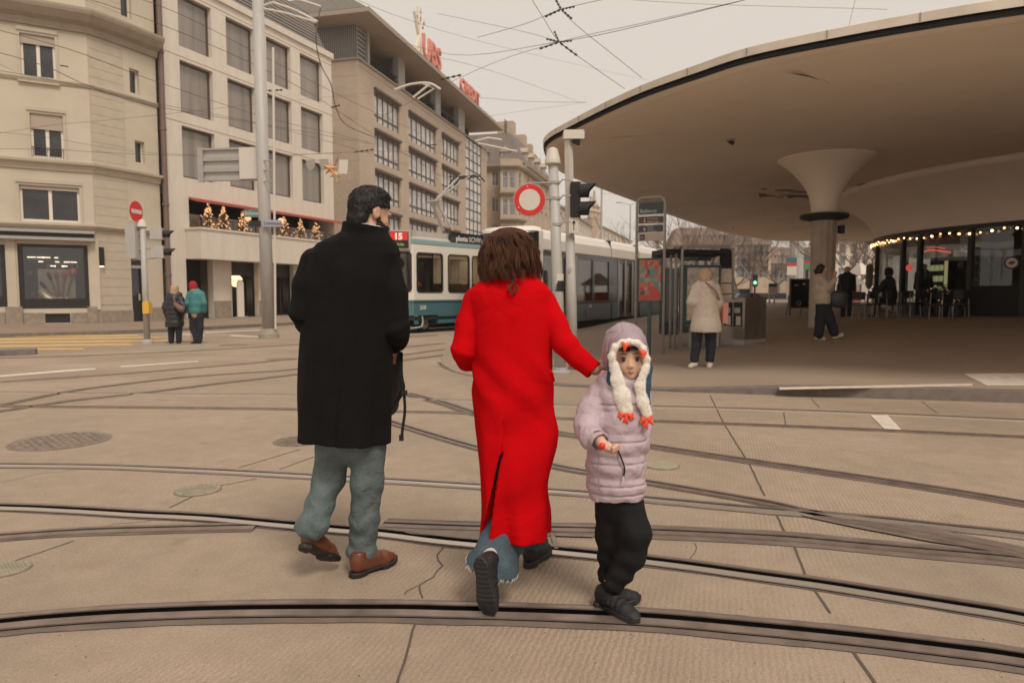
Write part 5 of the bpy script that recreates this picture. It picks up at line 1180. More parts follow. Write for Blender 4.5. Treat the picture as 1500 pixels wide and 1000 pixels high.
def visor(p, d, r, L, parent, m):
    d = Vector(d).normalized(); q = Vector((0, 0, 1)).rotation_difference(d).to_matrix(); b = MB(); k = 14; pts0 = []; pts1 = []
    for i in range(k+1):
        t = math.radians(-60+300*i/k)+math.radians(0); v = Vector((0, 0, 1)); s = d.cross(v).normalized(); u = s.cross(d).normalized()
        o = s*math.sin(math.radians(-150+300*i/k))*r+u*math.cos(math.radians(-150+300*i/k))*r; pts0.append(p+o); pts1.append(p+o*1.02+d*L*(.55+.45*max(0, math.cos(math.radians(-150+300*i/k)))))
    n_ = k+1; b.add(pts0+pts1+[x+(p-x)*.06 for x in pts0]+[x+((p+d*(x-p).dot(d))-x)*.06 for x in pts1], [(i, i+1, n_+i+1, n_+i) for i in range(k)]+[(2*n_+i+1, 2*n_+i, 3*n_+i, 3*n_+i+1) for i in range(k)]+[(n_+i, n_+i+1, 3*n_+i+1, 3*n_+i) for i in range(k)])
    return b.build('visor', m, parent)
def signal_head(name, cx, ytop, ybot, Y, wpx, dirn, label, back, nl=2, depth=.25, vr=.1):
    a, c = A(cx, ytop, Y), A(cx, ybot, Y); r = empty(name, (a+c)/2, label, 'traffic light'); d = Vector(dirn).normalized(); rz = math.atan2(d.y, d.x)-math.pi/2; w_ = wpx*Y/1000; h = a.z-c.z
    MB().box((a+c)/2, (w_, depth, h), rz=rz).build('housing', back, r)
    for i in range(nl):
        z = c.z+h*(i+.5)/nl; p = Vector((a.x, a.y, z))+d*depth/2
        visor(p, d, vr, .28, r, M['rubber']); q = Vector((0, 0, 1)).rotation_difference(d).to_matrix(); MB().lathe(p, [(vr*.9, 0), (vr*.6, .03), (.01, .045)], 16, M=q).build('lens', mat('unlit_lens', (.05, .03, .03), .2, linear=True) if 'ul' not in M else M['ul'], r)
    return r
M['ul'] = mat('unlit_lens', (.06, .035, .03), .2, linear=True)
signal_head('traffic_light', 195, 325, 379, Yq, 15, (.1, 1, 0), 'pale grey signal head seen from behind, left of the thin pole', M['lightmet'], 2)
signal_head('traffic_light', 230, 334, 351, Yq, 14, (1, .25, 0), 'upper small signal head with black visor, right of the thin pole', M['lightmet'], 1, .30)
signal_head('traffic_light', 232, 360, 378, Yq, 14, (1, .25, 0), 'lower small signal head with black visor, right of the thin pole', M['lightmet'], 1, .30)
# no-entry sign turned away
c = A(199, 310, Yq); d = Vector((.42, -.9, 0)).normalized(); d = Vector((1, -.07, 0)).normalized(); ne = empty('no_entry_sign', c, 'red no entry sign with white bar on top of the thin signal pole', 'sign')
disc(c, .285, M['signred'], 'plate', ne, d, .02); s_ = Vector((-d.y, d.x, 0)); s_ = s_ if s_.x > 0 else -s_
MB().hexa([c+d*.022+s_*x+Vector((0, 0, z)) for z in (-.05, .05) for x in (-.23, .23)][:0] or [c+d*y+s_*x+Vector((0, 0, z)) for z in (-.055, .055) for x, y in ((-.23, .022), (.23, .022), (.23, .028), (-.23, .028))]).build('white_bar', M['signwhite'], ne)
MB().tube([A(199, 325, Yq), A(203, 345, Yq)], .02, 6).build('stalk', M['greymet'], ne)

# sign and camera poles in the middle
Ym = 11.7; bs = A(821, 549, Ym); bs.z = pz(bs.x, bs.y)
mp = empty('sign_pole', bs, 'round grey pole with pale conical cap, carrying the red-ringed sign', 'pole')
MB().tube([bs, A(817, 420, Ym), A(810, 238, Ym)], [.098, .092, .085], 18).build('shaft', M['lightmet'], mp, smooth=True)
MB().lathe(A(809.5, 240, Ym), [(.105, -.02), (.135, 0), (.13, .06), (.085, .24), (.03, .27)], 20).build('cap', M['signwhite'], mp, smooth=False)
MB().lathe(bs, [(.2, 0), (.2, .03), (.13, .05), (.12, .1)], 18).build('foot', M['greymet'], mp)
b = MB()
for y in (268, 291, 329):
    p = A(811+(y-240)*.04, y, Ym); b.lathe(p-Vector((0, 0, .02)), [(.097, 0), (.097, .045)], 16); q = A(836, y-4, Ym); b.tube([p+Vector((.09, -.02, 0)), (p+q)/2+Vector((0, -.03, .03)), q], .014, 6)
b.build('clamp_band', M['greymet'], mp)
b = MB(); b.tube([A(776, 268, Ym+.05), A(808, 268, Ym-.08)], .015, 6).tube([A(790, 293, Ym+.05), A(808, 291, Ym-.08)], .015, 6); b.build('sign_bracket', M['greymet'], mp)
MB().lathe(A(817.5, 401, Ym), [(.0945, -.16), (.0945, 0)], 18).build('white_sticker', M['signwhite'], mp); MB().lathe(A(817.7, 419, Ym), [(.0955, -.09), (.0955, .09)], 18).build('black_sticker', M['darkmet'], mp)
c = A(776, 293, Ym-.05); rs_ = empty('round_sign', c, 'white round sign with a red ring on the capped pole above the red coat', 'sign'); d = Vector((-.12, -1, 0)).normalized()
disc(c, .278, M['greymet'], 'backing', rs_, d, .02); disc(c+d*.02, .262, M['signred'], 'red_ring', rs_, d, .006); disc(c+d*.026, .178, M['signwhite'], 'white_field', rs_, d, .004)
for t in (100, 215, 335): MB().lathe(c+d*.027+Vector((.22*math.cos(math.radians(t)), 0, .22*math.sin(math.radians(t)))), [(.012, 0), (.008, .008)], 8, M=Vector((0, 0, 1)).rotation_difference(d).to_matrix()).build('rivet', M['signwhite'], rs_)
# square camera pole with the black signal
Yc = 12.2; bs = A(840, 545, Yc); bs.z = pz(bs.x, bs.y); cp = empty('camera_pole', bs, 'square pale pole with a flat camera head on top', 'pole')
t_ = A(833, 205, Yc); k = A(835, 345, Yc); MB().tube([k, t_], [.075, .075], 4).build('upper_shaft', M['signwhite'], cp); MB().tube([bs, k], [.088, .08], 16).build('lower_shaft', M['lightmet'], cp, smooth=True)
p = A(840, 200, Yc); MB().box(p, (.36, .26, .13)).box(p+Vector((0, 0, .075)), (.34, .24, .03)).build('camera_head', M['signwhite'], cp); q = A(844, 208, Yc-.02); MB().box(q, (.12, .14, .05)).tube([q+Vector((0, -.02, -.02)), q+Vector((.03, -.1, -.05))], .035, 8).build('camera_lens', M['darkmet'], cp)
MB().lathe(A(834.5, 395, Yc-.085), [(.04, 0), (.04, .004)], 14, M=Vector((0, 0, 1)).rotation_difference(Vector((0, -1, 0))).to_matrix()).build('round_sticker', M['paleblue'], cp)
tl = signal_head('traffic_light', 843, 267, 319, Yc-.1, 14, (1, -.22, 0), 'black two-lamp traffic light with long visors beside the canopy', M['rubber'], 2, .16, .125)
p = A(840.5, 330, Yc-.15); ap = empty('arrow_plate', p, 'small white plate with a black upward arrow under the black traffic light', 'sign'); MB().box(p, (.17, .015, .27)).build('plate', M['signwhite'], ap)
MB().box(p+Vector((0, -.012, -.02)), (.012, .006, .13)).prism([p+Vector((-.035, -.015, .03)), p+Vector((.035, -.015, .03)), p+Vector((0, -.015, .09))], (0, .006, 0)).build('arrow', M['darkmet'], ap)

# stop board with timetable poster
Yb = 14.6; L0 = A(931, 480, Yb); R0 = A(971, 517, Yb-.25); L0.z = pz(L0.x, L0.y); R0.z = pz(R0.x, R0.y)
tb = empty('stop_board', (L0+R0)/2, 'tall tram stop board with station name, line numbers and poster', 'stop board'); zt_ = A(950, 290, Yb).z
L1_, R1_ = Vector((L0.x, L0.y, zt_)), Vector((R0.x-.0, R0.y, zt_)); ax = (R0-L0); ax.z = 0; ax.normalize()
MB().tube([L0, Vector((L0.x, L0.y, zt_-.12)), Vector((L0.x, L0.y, zt_-.04))+ax*.03, Vector((L0.x, L0.y, zt_))+ax*.1, Vector((R0.x, R0.y, zt_))-ax*.1, Vector((R0.x, R0.y, zt_-.04))-ax*.03, Vector((R0.x, R0.y, zt_-.12)), R0], .03, 10).build('frame_tube', M['greymet'], tb, smooth=True)
WB_ = Wall((L0.x, L0.y), (ax.x, ax.y)); wdt = (R0-L0).length
M['navy'] = mat('board_dark_teal', (.045, .075, .08), .4, linear=True); M['brownp'] = mat('board_brown', (.11, .055, .045), .4, linear=True); M['purp'] = mat('board_slate', (.075, .07, .095), .4, linear=True); M['beigep'] = mat('board_beige', (.50, .42, .34), .5, linear=True)
def zpx(y): return A(950, y, Yb-.12).z
def bpanel(y0, y1, m, nm): return MB().wbox(WB_, .04, wdt-.04, zpx(y1), zpx(y0), -.02, .02).build(nm, m, tb)
bpanel(297, 314, M['navy'], 'name_panel'); bpanel(317, 327, M['brownp'], 'line_panel'); bpanel(330, 340, M['purp'], 'line_panel'); bpanel(342, 353, M['beigep'], 'line_panel')
for y in (315.5, 328.5, 341): MB().wbox(WB_, .04, wdt-.04, zpx(y)-.008, zpx(y)+.008, -.02, .025).build('divider', M['signwhite'], tb)
def bt(s, x, y, size, m=None, sx=1): text(s, (WB_.P(x, zpx(y), .024), WB_.t, (0, 0, 1)), size, m or M['lettw'], tb, depth=.001, sx=sx)
bt('Bellevue', .07, 311.5, .105); bt('5', .14, 325.8, .12); bt('Kirche Fluntern', .23, 321.5, .045, sx=.8); bt('Bahnhof Enge', .23, 325.5, .045); bt('9', .14, 339.3, .12); bt('Triemli', .23, 333.5, .042); bt('Heuried', .23, 336.5, .042); bt('Hirzenbach', .23, 339.7, .042)
MB().wbox(WB_, .07, .18, zpx(351.5), zpx(343.5), .021, .024).build('line_badge', M['brownp'], tb); text('N18', (WB_.P(.078, zpx(349), .026), WB_.t, (0, 0, 1)), .05, M['lettw'], tb, depth=.001, sx=.8)
MB().wbox(WB_, .03, wdt-.02, zpx(442), zpx(378), -.05, .03).build('poster_case', M['navy'], tb)
def poster_mat():
    m = bpy.data.materials.new('printed_poster'); m.use_nodes = True; n = m.node_tree; b_ = n.nodes['Principled BSDF']; tc = n.nodes.new('ShaderNodeTexCoord'); v = n.nodes.new('ShaderNodeTexVoronoi'); v.distance = 'CHEBYCHEV'; v.inputs['Scale'].default_value = 11; v.inputs['Randomness'].default_value = .45
    n.links.new(tc.outputs['Object'], v.inputs['Vector']); s = n.nodes.new('ShaderNodeSeparateColor'); n.links.new(v.outputs['Color'], s.inputs[0]); r = n.nodes.new('ShaderNodeValToRGB'); n.links.new(s.outputs[0], r.inputs[0]); r.color_ramp.interpolation = 'CONSTANT'
    cs = [(.0, (.50, .08, .06)), (.22, (.14, .24, .21)), (.4, (.50, .16, .09)), (.55, (.20, .27, .22)), (.68, (.36, .30, .25)), (.8, (.48, .07, .06)), (.9, (.07, .08, .09))]
    e = r.color_ramp.elements
    while len(e) < len(cs): e.new(.5)
    for i, (p_, c_) in enumerate(cs): e[i].position = p_; e[i].color = c_+(1,)
    n.links.new(r.outputs[0], b_.inputs['Base Color']); b_.inputs['Roughness'].default_value = .3; return m
MB().wbox(WB_, .075, wdt-.06, zpx(440), zpx(381), .031, .035).build('poster', poster_mat(), tb)
text('Events', (WB_.P(.1, zpx(404), .037), WB_.t, (0, 0, 1)), .09, M['lettw'], tb, depth=.001) if 0 else None
MB().wbox(WB_, wdt*.42, wdt*.55, pz(L0.x, L0.y), zpx(442), -.05, .0).build('poster_foot', M['navy'], tb)

# tram shelter with route map case
Ys = 15.6
sh = empty('tram_shelter', Gp(1020, 505), 'steel tram shelter with dark roof, map case and hanging display', 'shelter')
zr = A(1020, 363, Ys).z
def vpost(px, py, ytop, r=.03, name='post', bend=None):
    g = Gp(px, py); t = A(px, ytop, g.y); t.x = g.x; pts = [g, Vector((g.x, g.y, t.z-.1)), Vector((g.x+.03, g.y, t.z-.03)), Vector((g.x+.12, g.y+.05, t.z))]
    if bend: pts.append(bend)
    return MB().tube(pts, r, 10).build(name, M['greymet'], sh, smooth=True)
vpost(981, 510, 364); vpost(988, 512, 362); 
g = Gp(997, 514); zt1 = A(997, 360, g.y).z; e = A(1074, 362, g.y+.4); MB().tube([g, Vector((g.x, g.y, zt1-.12)), Vector((g.x+.03, g.y, zt1-.03)), Vector((g.x+.12, g.y, zt1)), Vector((e.x-.1, e.y, zt1)), Vector((e.x, e.y, zt1-.08)), Vector((e.x+.02, e.y, A(1077, 438, e.y).z)), ], .028, 10).build('front_hoop', M['greymet'], sh, smooth=True)
rl = A(975, 362, 17.6); rr_ = A(1072, 361, 17.2); z = zt1
MB().hexa([Vector((g.x-.35, g.y+.1, z-.14)), Vector((e.x-.1, e.y+.1, z-.14)), Vector((e.x+.1, e.y+2.0, z-.14)), Vector((g.x-.2, g.y+2.2, z-.14)), Vector((g.x-.35, g.y+.1, z-.06)), Vector((e.x-.1, e.y+.1, z-.06)), Vector((e.x+.1, e.y+2, z+.02)), Vector((g.x-.2, g.y+2.2, z+.02))]).build('roof', M['rubber'], sh)
b = MB()
for px in (1020, 1033, 1044): q = Gp(px, 500); q.y = 17.3; b.tube([Vector((A(px, 400, 17.3).x, 17.3, .25)), Vector((A(px, 400, 17.3).x, 17.3, z-.05))], .035, 8)
b.build('rear_post', M['greymet'], sh)
W = Wall((A(1000, 420, 15.4).x, 15.4), (1, .12)); a0, a1, z0, z1 = W.rect(1005, 390, 1053, 470)
M['mapgreen'] = mat('case_petrol_green', (.025, .075, .075), .4, linear=True)
MB().wbox(W, a0-.12, a1+.04, pz(3.9, 15.4)+.3, z1+.03, -.12, 0).build('map_case', M['mapgreen'], sh)
mm = mat('route_map_print', (.62, .54, .44), .5, var=.35, scale=9, linear=True); MB().wbox(W, a0+.02, a1-.02, z0+.02, z1-.03, .002, .01).build('route_map', mm, sh)
MB().wbox(W, a0+.05, a0+.16, (z0+z1)/2-.08, (z0+z1)/2+.03, .011, .014).build('map_mark', mat('map_mark_teal', (.12, .33, .31), .6, linear=True), sh)
MB().wbox(W, a0-.45, a0-.14, pz(3.9, 15.4)+.25, z1-.04, -.5, -.1).build('ticket_machine', M['tramdark'], sh)
W = Wall((A(995, 380, 15.9).x, 15.9), (1, .1)); a0, a1, z0, z1 = W.rect(996, 373, 1042, 382); bd = MB().wbox(W, a0, a1, z0, z1, -.05, 0).build('name_board', M['navy'], sh); text('Bellevue', (W.P(a0+.06, z0+.03, .005), W.t, (0, 0, 1)), .11, M['lettw'], bd, depth=.001)
W = Wall((A(1057, 380, 15.7).x, 15.7), (1, .1)); a0, a1, z0, z1 = W.rect(1057, 364, 1075, 393); MB().wbox(W, a0, a1, z0, z1, -.1, 0).build('hanging_display', M['rubber'], sh)
b = MB()
for x0, x1, y in ((984, 1014, 369), (984, 1002, 371)): b.tube([A(x0, y, 15.9), A(x1, y, 15.9)], .02, 6)
b.build('neon_strip', mat('orange_neon_glow', (1, .25, .1), .5, emit=.7, linear=True), sh)
W = Wall((A(1056, 420, 16.2).x, 16.2), (1, .1)); b = MB()
for y in (414, 430): a0, a1, z0, z1 = W.rect(1057, y, 1078, y+1.6); b.wbox(W, a0, a1, z0, z1, -.03, .0)
b.build('shelf_bar', M['darkmet'], sh)
# bench
g0 = Gp(1012, 511); W = Wall((A(1012, 486, 14.6).x, 14.6), (1, .15)); bn = empty('bench', W.P(.3, pz(3.9, 14.6)), 'narrow wooden bench in front of the shelter map, behind the woman in the pale coat', 'bench')
zb = pz(4.2, 14.6); MB().wbox(W, 0, .72, zb+.44, zb+.49, -.35, 0).build('seat', mat('bench_slats', (.12, .09, .07), .6, linear=True), bn)
for a in (.08, .62): MB().wbox(W, a, a+.04, zb, zb+.44, -.3, -.05).build('leg', M['greymet'], bn)
# stainless waste station
g = Gp(1090, 506); kb = empty('waste_station', g, 'stainless steel waste station with dark bin openings right of the shelter', 'bin')
Wl = Wall((Gp(1056, 504).x, Gp(1056, 504).y), (g.x-Gp(1056, 504).x, g.y-Gp(1056, 504).y)); Wr = Wall((g.x, g.y), (.72, .62)); Ll = (g-Gp(1056, 504)); Ll.z = 0; Ll = Ll.length; a1 = Wr.wc(1122, 470)[0]; zt_ = A(1090, 436, g.y).z; zb = g.z
c00 = Wl.P(0, 0); c01 = Vector((g.x, g.y, 0)); c11 = Wr.P(a1, 0); c10 = c00+(c11-c01)
M['stainless'] = mat('brushed_stainless', (.40, .345, .29), .38, metal=.85, var=.12, scale=4, stretch=(1, 1, .3), linear=True)
def rp(z0, z1, m, nm, gr=0): 
    cc_ = (c00+c01+c11+c10)/4; q = [cc_+(p-cc_)*(1+gr) for p in (c00, c01, c11, c10)]; return MB().hexa([Vector((p.x, p.y, z0)) for p in q]+[Vector((p.x, p.y, z1)) for p in q]).build(nm, m, kb)
rp(zb-.03, zb+.12, M['greymet'], 'plinth', .02); rp(zb+.12, zt_-.05, M['stainless'], 'cabinet'); rp(zt_-.05, zt_, M['stainless'], 'top', .03)
for i in range(2):
    x0 = Ll*(.12+.42*i); f = MB().wbox(Wl, x0, x0+Ll*.34, zt_-.62, zt_-.1, .003, .02).build('bin_opening', M['rubber'], kb); MB().wbox(Wl, x0+.03, x0+Ll*.34-.03, zt_-.33, zt_-.22, .022, .03).build('bin_label', M['greymet'], f)
    MB().wbox(Wl, x0+.08, x0+.2, zt_-.6, zt_-.4, .022, .028).build('sticker', M['beigep'], f)
# chalkboard
g = Gp(1173, 462); ab = empty('chalkboard', g, 'black standing chalkboard with wooden frame left of the column', 'chalkboard'); sc = g.y/1000; W = Wall((g.x-17*sc, g.y), (1, .06)); zt_ = A(1172, 408, g.y).z; zb_ = A(1172, 450, g.y).z
wd_ = 31*sc; MB().wbox(W, .04, wd_-.04, zb_, zt_-.04, -.03, 0).build('board', M['tramdark'], ab); wm = mat('frame_wood', (.17, .10, .06), .6, linear=True)
b = MB().wbox(W, 0, .05, g.z, zt_, -.05, .02).wbox(W, wd_-.05, wd_, g.z, zt_, -.05, .02).wbox(W, .05, wd_-.05, zt_-.05, zt_, -.05, .02).wbox(W, .05, wd_-.05, zb_-.04, zb_, -.05, .02); b.build('frame', wm, ab)
b = MB()
for a in (.12, wd_-.12): b.tube([W.P(a, zt_-.1, -.06), W.P(a, g.z, -.5)], .02, 5)
b.build('rear_leg', wm, ab)
b = MB(); q = W.P(wd_*.45, zb_+.16, .006); b.tube([q+W.t*(.07*math.cos(t))+Vector((0, 0, .085*math.sin(t))) for t in [i*math.pi/8 for i in range(16)]], .008, 4, closed=True); b.wbox(W, wd_*.62, wd_*.72, zt_-.24, zt_-.17, .002, .005).wbox(W, wd_*.2, wd_*.4, zt_-.26, zt_-.23, .002, .005); b.build('chalk_drawing', M['signwhite'], ab)
# banner signs and stalls across the square
def banner(px0, py0, px1, py1, Y, cols, label):
    W = Wall((A(px0, py1, Y).x, Y), (1, 0)); a0, a1, z0, z1 = W.rect(px0, py0, px1, py1); r = empty('advert_banner', W.P((a0+a1)/2, z0), label, 'banner', 'banners on the square')
    for i, (f0, f1, c_) in enumerate(cols): MB().wbox(W, a0, a1, z1-(z1-z0)*f1, z1-(z1-z0)*f0, -.05, .0+.001*i).build('field', M[c_], r)
    MB().tube([W.P(a0+.1, 0, -.1), W.P(a0+.1, z1, -.1)], .05, 6).tube([W.P(a1-.1, 0, -.1), W.P(a1-.1, z1, -.1)], .05, 6).build('mast', M['greymet'], r)
M['bblue'] = mat('banner_blue', (.06, .13, .18), .6, linear=True); M['bred'] = mat('banner_red', (.52, .06, .05), .6, linear=True); M['bgreen'] = mat('banner_green', (.08, .27, .10), .6, linear=True)
banner(1153, 377, 1167, 403, 60, ((0, .32, 'bblue'), (.32, .5, 'bred'), (.5, 1, 'signwhite')), 'blue, red and white banner above the chalkboard')
banner(1178, 377, 1188, 396, 60, ((0, .25, 'bblue'), (.25, .5, 'bred'), (.5, .95, 'bgreen')), 'blue, red and green banner left of the column')
banner(1126, 415, 1138, 432, 40, ((0, .3, 'bblue'), (.3, 1, 'signwhite')), 'pale blue and white panel low on the square right of the waste station')
p = A(1168, 352, 75); pp = empty('mast', Vector((p.x, 75, 0)), 'thick pale concrete mast far behind, above the chalkboard', 'mast'); MB().tube([Vector((p.x, 75, 0)), A(1168, 300, 75)], .75, 12).build('shaft', M['lightmet'], pp); 
# red and white market barriers and stall roofs behind the cafe tables
for px0, px1, y0, y1, Y, m, nm, lb in ((1236, 1262, 416, 432, 48, 'bred', 'market_stall', 'red fronted stall far behind, right of the column'), (1262, 1276, 402, 434, 52, 'signwhite', 'market_tent', 'white tent wall between the red stalls'), (1303, 1322, 415, 438, 40, 'bred', 'market_stall', 'red stall by the cafe, behind the seated person'), (1080, 1104, 423, 436, 60, 'signwhite', 'parked_van', 'white van far behind the waste station')):
    W = Wall((A(px0, y1, Y).x, Y), (1, 0)); a0, a1, z0, z1 = W.rect(px0, y0, px1, y1); r = empty(nm, W.P((a0+a1)/2, 0), lb, 'van' if 'van' in nm else 'stall')
    MB().wbox(W, a0, a1, .25 if 'van' in nm else 0, z1*.75, -2, 0).build('body' if 'van' in nm else 'counter_front', M[m], r)
    if 'van' in nm: MB().wbox(W, a0+.2, a1-.3, z1*.75, z1, -1.9, -.1).build('cabin', M['tramdark'], r); [MB().lathe(W.P(a, .32, .02), [(.32, 0), (.32, .1)], 14, M=Vector((0, 0, 1)).rotation_difference(W.n).to_matrix()).build('wheel', M['rubber'], r) for a in (a0+.4, a1-.4)]
    else: MB().hexa([W.P(a0-.2, z1, .3), W.P(a1+.2, z1, .3), W.P(a1+.2, z1, -2.2), W.P(a0-.2, z1, -2.2), W.P((a0+a1)/2-.1, z1+.9, -.9), W.P((a0+a1)/2+.1, z1+.9, -.9), W.P((a0+a1)/2+.1, z1+.9, -1.1), W.P((a0+a1)/2-.1, z1+.9, -1.1)]).build('roof', M['signwhite'], r); [MB().wbox(W, a, a+.08, z1*.75, z1, -.1, 0).build('post', M['greymet'], r) for a in (a0, a1-.08)]
# grey folded parasol and small black box sign near the tables
p = Gp(1268, 452); ps = empty('folded_parasol', p, 'closed grey parasol standing behind the cafe tables', 'parasol'); W = Wall((A(1268, 420, p.y+1.5).x, p.y+1.5), (1, 0)); a0, a1, z0, z1 = W.rect(1266, 386, 1281, 420)
MB().tube([W.P((a0+a1)/2, z0-.1), W.P((a0+a1)/2, z0+.1), W.P((a0+a1)/2, z1-.1), W.P((a0+a1)/2, z1)], [.08, .17, .16, .03], 10).build('cloth', mat('grey_green_cloth', (.22, .23, .2), .9, linear=True), ps); MB().tube([Vector((W.P((a0+a1)/2, 0).x, W.o.y, pz(9, 18))), W.P((a0+a1)/2, z1+.05)], .025, 8).build('pole', M['greymet'], ps)

# cafe furniture: black tables and chairs
M['chairblk'] = mat('black_chair', (.014, .013, .014), .5, linear=True)
def make_chair(p, rz, label):
    r = empty('cafe_chair', p, label, 'chair', 'black chairs on the cafe terrace'); R_ = Matrix.Rotation(rz, 3, 'Z')
    P3 = lambda x, y, z: p+R_ @ Vector((x, y, z))
    MB().box(P3(0, 0, .45), (.42, .42, .04), rz=rz).build('seat', M['chairblk'], r)
    b = MB(); c0 = [P3(-.2+.4*i/6, .2+.05*math.sin(math.pi*i/6), .62) for i in range(7)]; c1 = [q+Vector((0, 0, .24)) for q in c0]
    for i in range(6): b.hexa([c0[i], c0[i+1], c0[i+1]+R_@Vector((0, .02, 0)), c0[i]+R_@Vector((0, .02, 0)), c1[i], c1[i+1], c1[i+1]+R_@Vector((0, .02, 0)), c1[i]+R_@Vector((0, .02, 0))])
    b.build('backrest', M['chairblk'], r)
    for x in (-.18, .18):
        for y in (-.18, .19): MB().tube([P3(x*1.15, y*1.15, 0), P3(x, y, .44 if y < 0 else .8)], .014, 6).build('leg', M['greymet'], r)
    return r
def make_table(p, label):
    r = empty('cafe_table', p, label, 'table', 'black tables on the cafe terrace'); MB().lathe(p, [(.36, .72), (.37, .74), (.36, .76)], 20).build('tabletop', M['chairblk'], r)
    MB().tube([p+Vector((0, 0, .03)), p+Vector((0, 0, .72))], .03, 8).build('pedestal', M['chairblk'], r); MB().lathe(p, [(.22, 0), (.2, .03)], 16).build('base', M['chairblk'], r); return r
for px, py, lb in ((1270, 463, 'black cafe table nearest the woman with the bag'), (1307, 463, 'black cafe table in front of the seated person'), (1345, 461, 'black cafe table left of the lit bushes'), (1392, 466, 'black cafe table before the lit cabinet'), (1410, 459, 'black cafe table left of the standing figure')): make_table(Gp(px, py), lb)
for px, py, rz, lb in ((1247, 462, 1.6, 'black chair at the left end of the terrace, beside the shoulder bag'), (1285, 466, .2, 'black chair with pale legs, second on the terrace'), (1298, 466, 3.4, 'black chair with pale legs turned away from the seated person'), (1322, 464, -1.4, 'black chair just right of the seated person'), (1333, 466, .3, 'black chair before the leftmost cafe pane'), (1362, 464, 3.0, 'black chair left of the lit cabinet'), (1378, 470, .1, 'black chair in front of the lit cabinet'), (1404, 468, 2.8, 'black chair beside the dark bush'), (1262, 468, 2.2, 'black chair behind the shoulder bag')): make_chair(Gp(px, py), rz, lb)

# ---------------------------------------------------------------- street lamps far away, trees
for px, yt, Y, lb in ((880, 272, 52, 'double-arm street lamp behind the black traffic light'), (922, 300, 80, 'thin street lamp just left of the timetable board'), (1163, 320, 70, 'thin lamp post above the chalkboard')):
    g = Vector((A(px, 430, Y).x, Y, 0)); t_ = A(px, yt, Y); t_.x = g.x; r = empty('street_lamp', g, lb, 'street lamp', 'street lamps on the square'); MB().tube([g, t_], [.11, .07], 8).build('pole', M['lightmet'], r)
    for s in (-1, 1):
        e_ = t_+Vector((s*1.1, 0, .25)); h_ = MB().tube([t_, e_], .04, 6).build('arm', M['lightmet'], r); MB().box(e_+Vector((s*.25, 0, 0)), (.6, .2, .1)).build('lamp_head', M['greymet'], h_)
M['bark'] = mat('plane_tree_bark', (.26, .19, .135), .9, var=.4, scale=3, linear=True); M['barkfar'] = mat('grey_bark', (.20, .155, .125), .9, linear=True)
def bare_tree(p, h, trunk_h, r0, label, depth=5, seed=1, m='barkfar', spread=.6, seg=5):
    random.seed(seed); root = empty('bare_tree', p, label, 'tree', 'bare winter trees'); tb_ = MB(); lb_ = MB()
    top = p+Vector((0, 0, trunk_h)); tb_.tube([p, p+Vector((0, 0, trunk_h*.5)), top], [r0*1.15, r0, r0*.85], 10); tb_.build('trunk', M[m], root)
    def br(a, d, L, r, k):
        mid = a+d*L*.5+Vector((random.uniform(-.1, .1), random.uniform(-.1, .1), random.uniform(-.05, .1)))*L; e_ = mid+(d+Vector((random.uniform(-.3, .3), random.uniform(-.3, .3), random.uniform(-.05, .3)))).normalized()*L*.5
        lb_.tube([a, mid, e_], [r, r*.8, r*.55], seg if k > 2 else 3, cap=False)
        if k <= 0: return
        for _ in range(3 if k > 1 else 4):
            nd = (d+Vector((random.uniform(-1, 1), random.uniform(-1, 1), random.uniform(-.3, .8)))*spread).normalized(); br(e_ if random.random() < .6 else mid, nd, L*random.uniform(.6, .8), r*.55, k-1)
    n_ = 5
    for i in range(n_):
        a = 2*math.pi*(i+random.random()*.5)/n_; d = Vector((math.cos(a)*.8, math.sin(a)*.8, random.uniform(.35, .9))).normalized(); br(top, d, (h-trunk_h)*.42, r0*.5, depth)
    lb_.build('branches', M[m], root); return root
bare_tree(Vector((A(1296, 430, 47).x, 47, 0)), 11.5, 3.6, .75, 'thick mottled plane tree with bare spreading limbs beside the cafe', 4, 4, 'bark', .55, 7)
for i, (px, Y, h, lb) in enumerate(((992, 75, 11, 'bare tree above the left end of the shelter'), (1022, 82, 12, 'bare tree behind the middle of the shelter'), (1050, 78, 10, 'bare tree behind the hanging display'), (1100, 90, 11, 'bare tree left of the chalkboard, in front of the gabled house'), (1140, 85, 9, 'bare tree just left of the banners'), (1228, 62, 8.5, 'bare tree right of the column, near'), (1255, 75, 9, 'bare tree between the column and the plane tree'), (962, 95, 12, 'bare tree behind the timetable board'), (1078, 100, 9, 'bare tree behind the waste station'), (1282, 58, 8, 'bare tree left of the plane tree'))):
    bare_tree(Vector((A(px, 430, Y).x, Y, 0)), h, h*.28, .22, lb, 4, 20+i)
# parked cars and small street clutter far away
def car(px, Y, rz, m, label):
    p = Vector((A(px, 430, Y).x, Y, 0)); r = empty('parked_car', p, label, 'car', 'cars across the square'); R_ = Matrix.Rotation(rz, 3, 'Z'); P3 = lambda x, y, z: p+R_@Vector((x, y, z))
    pr = [(-2.1, .35), (-2.1, .8), (-1.4, .92), (1.5, .88), (2.1, .7), (2.1, .35)]; MB().prism([P3(x, -.85, z) for x, z in pr], R_@Vector((0, 1.7, 0))).build('body', m, r)
    pr = [(-1.5, .92), (-1.1, 1.42), (.3, 1.44), (1.0, .90)]; MB().prism([P3(x, -.75, z) for x, z in pr], R_@Vector((0, 1.5, 0))).build('cabin', M['tramdark'], r)
    for x in (-1.3, 1.3):
        for y in (-.8, .8): MB().lathe(P3(x, y, .32), [(.32, -.1), (.32, .1)], 14, M=R_@Matrix.Rotation(math.pi/2, 3, 'X')).build('wheel', M['rubber'], r)
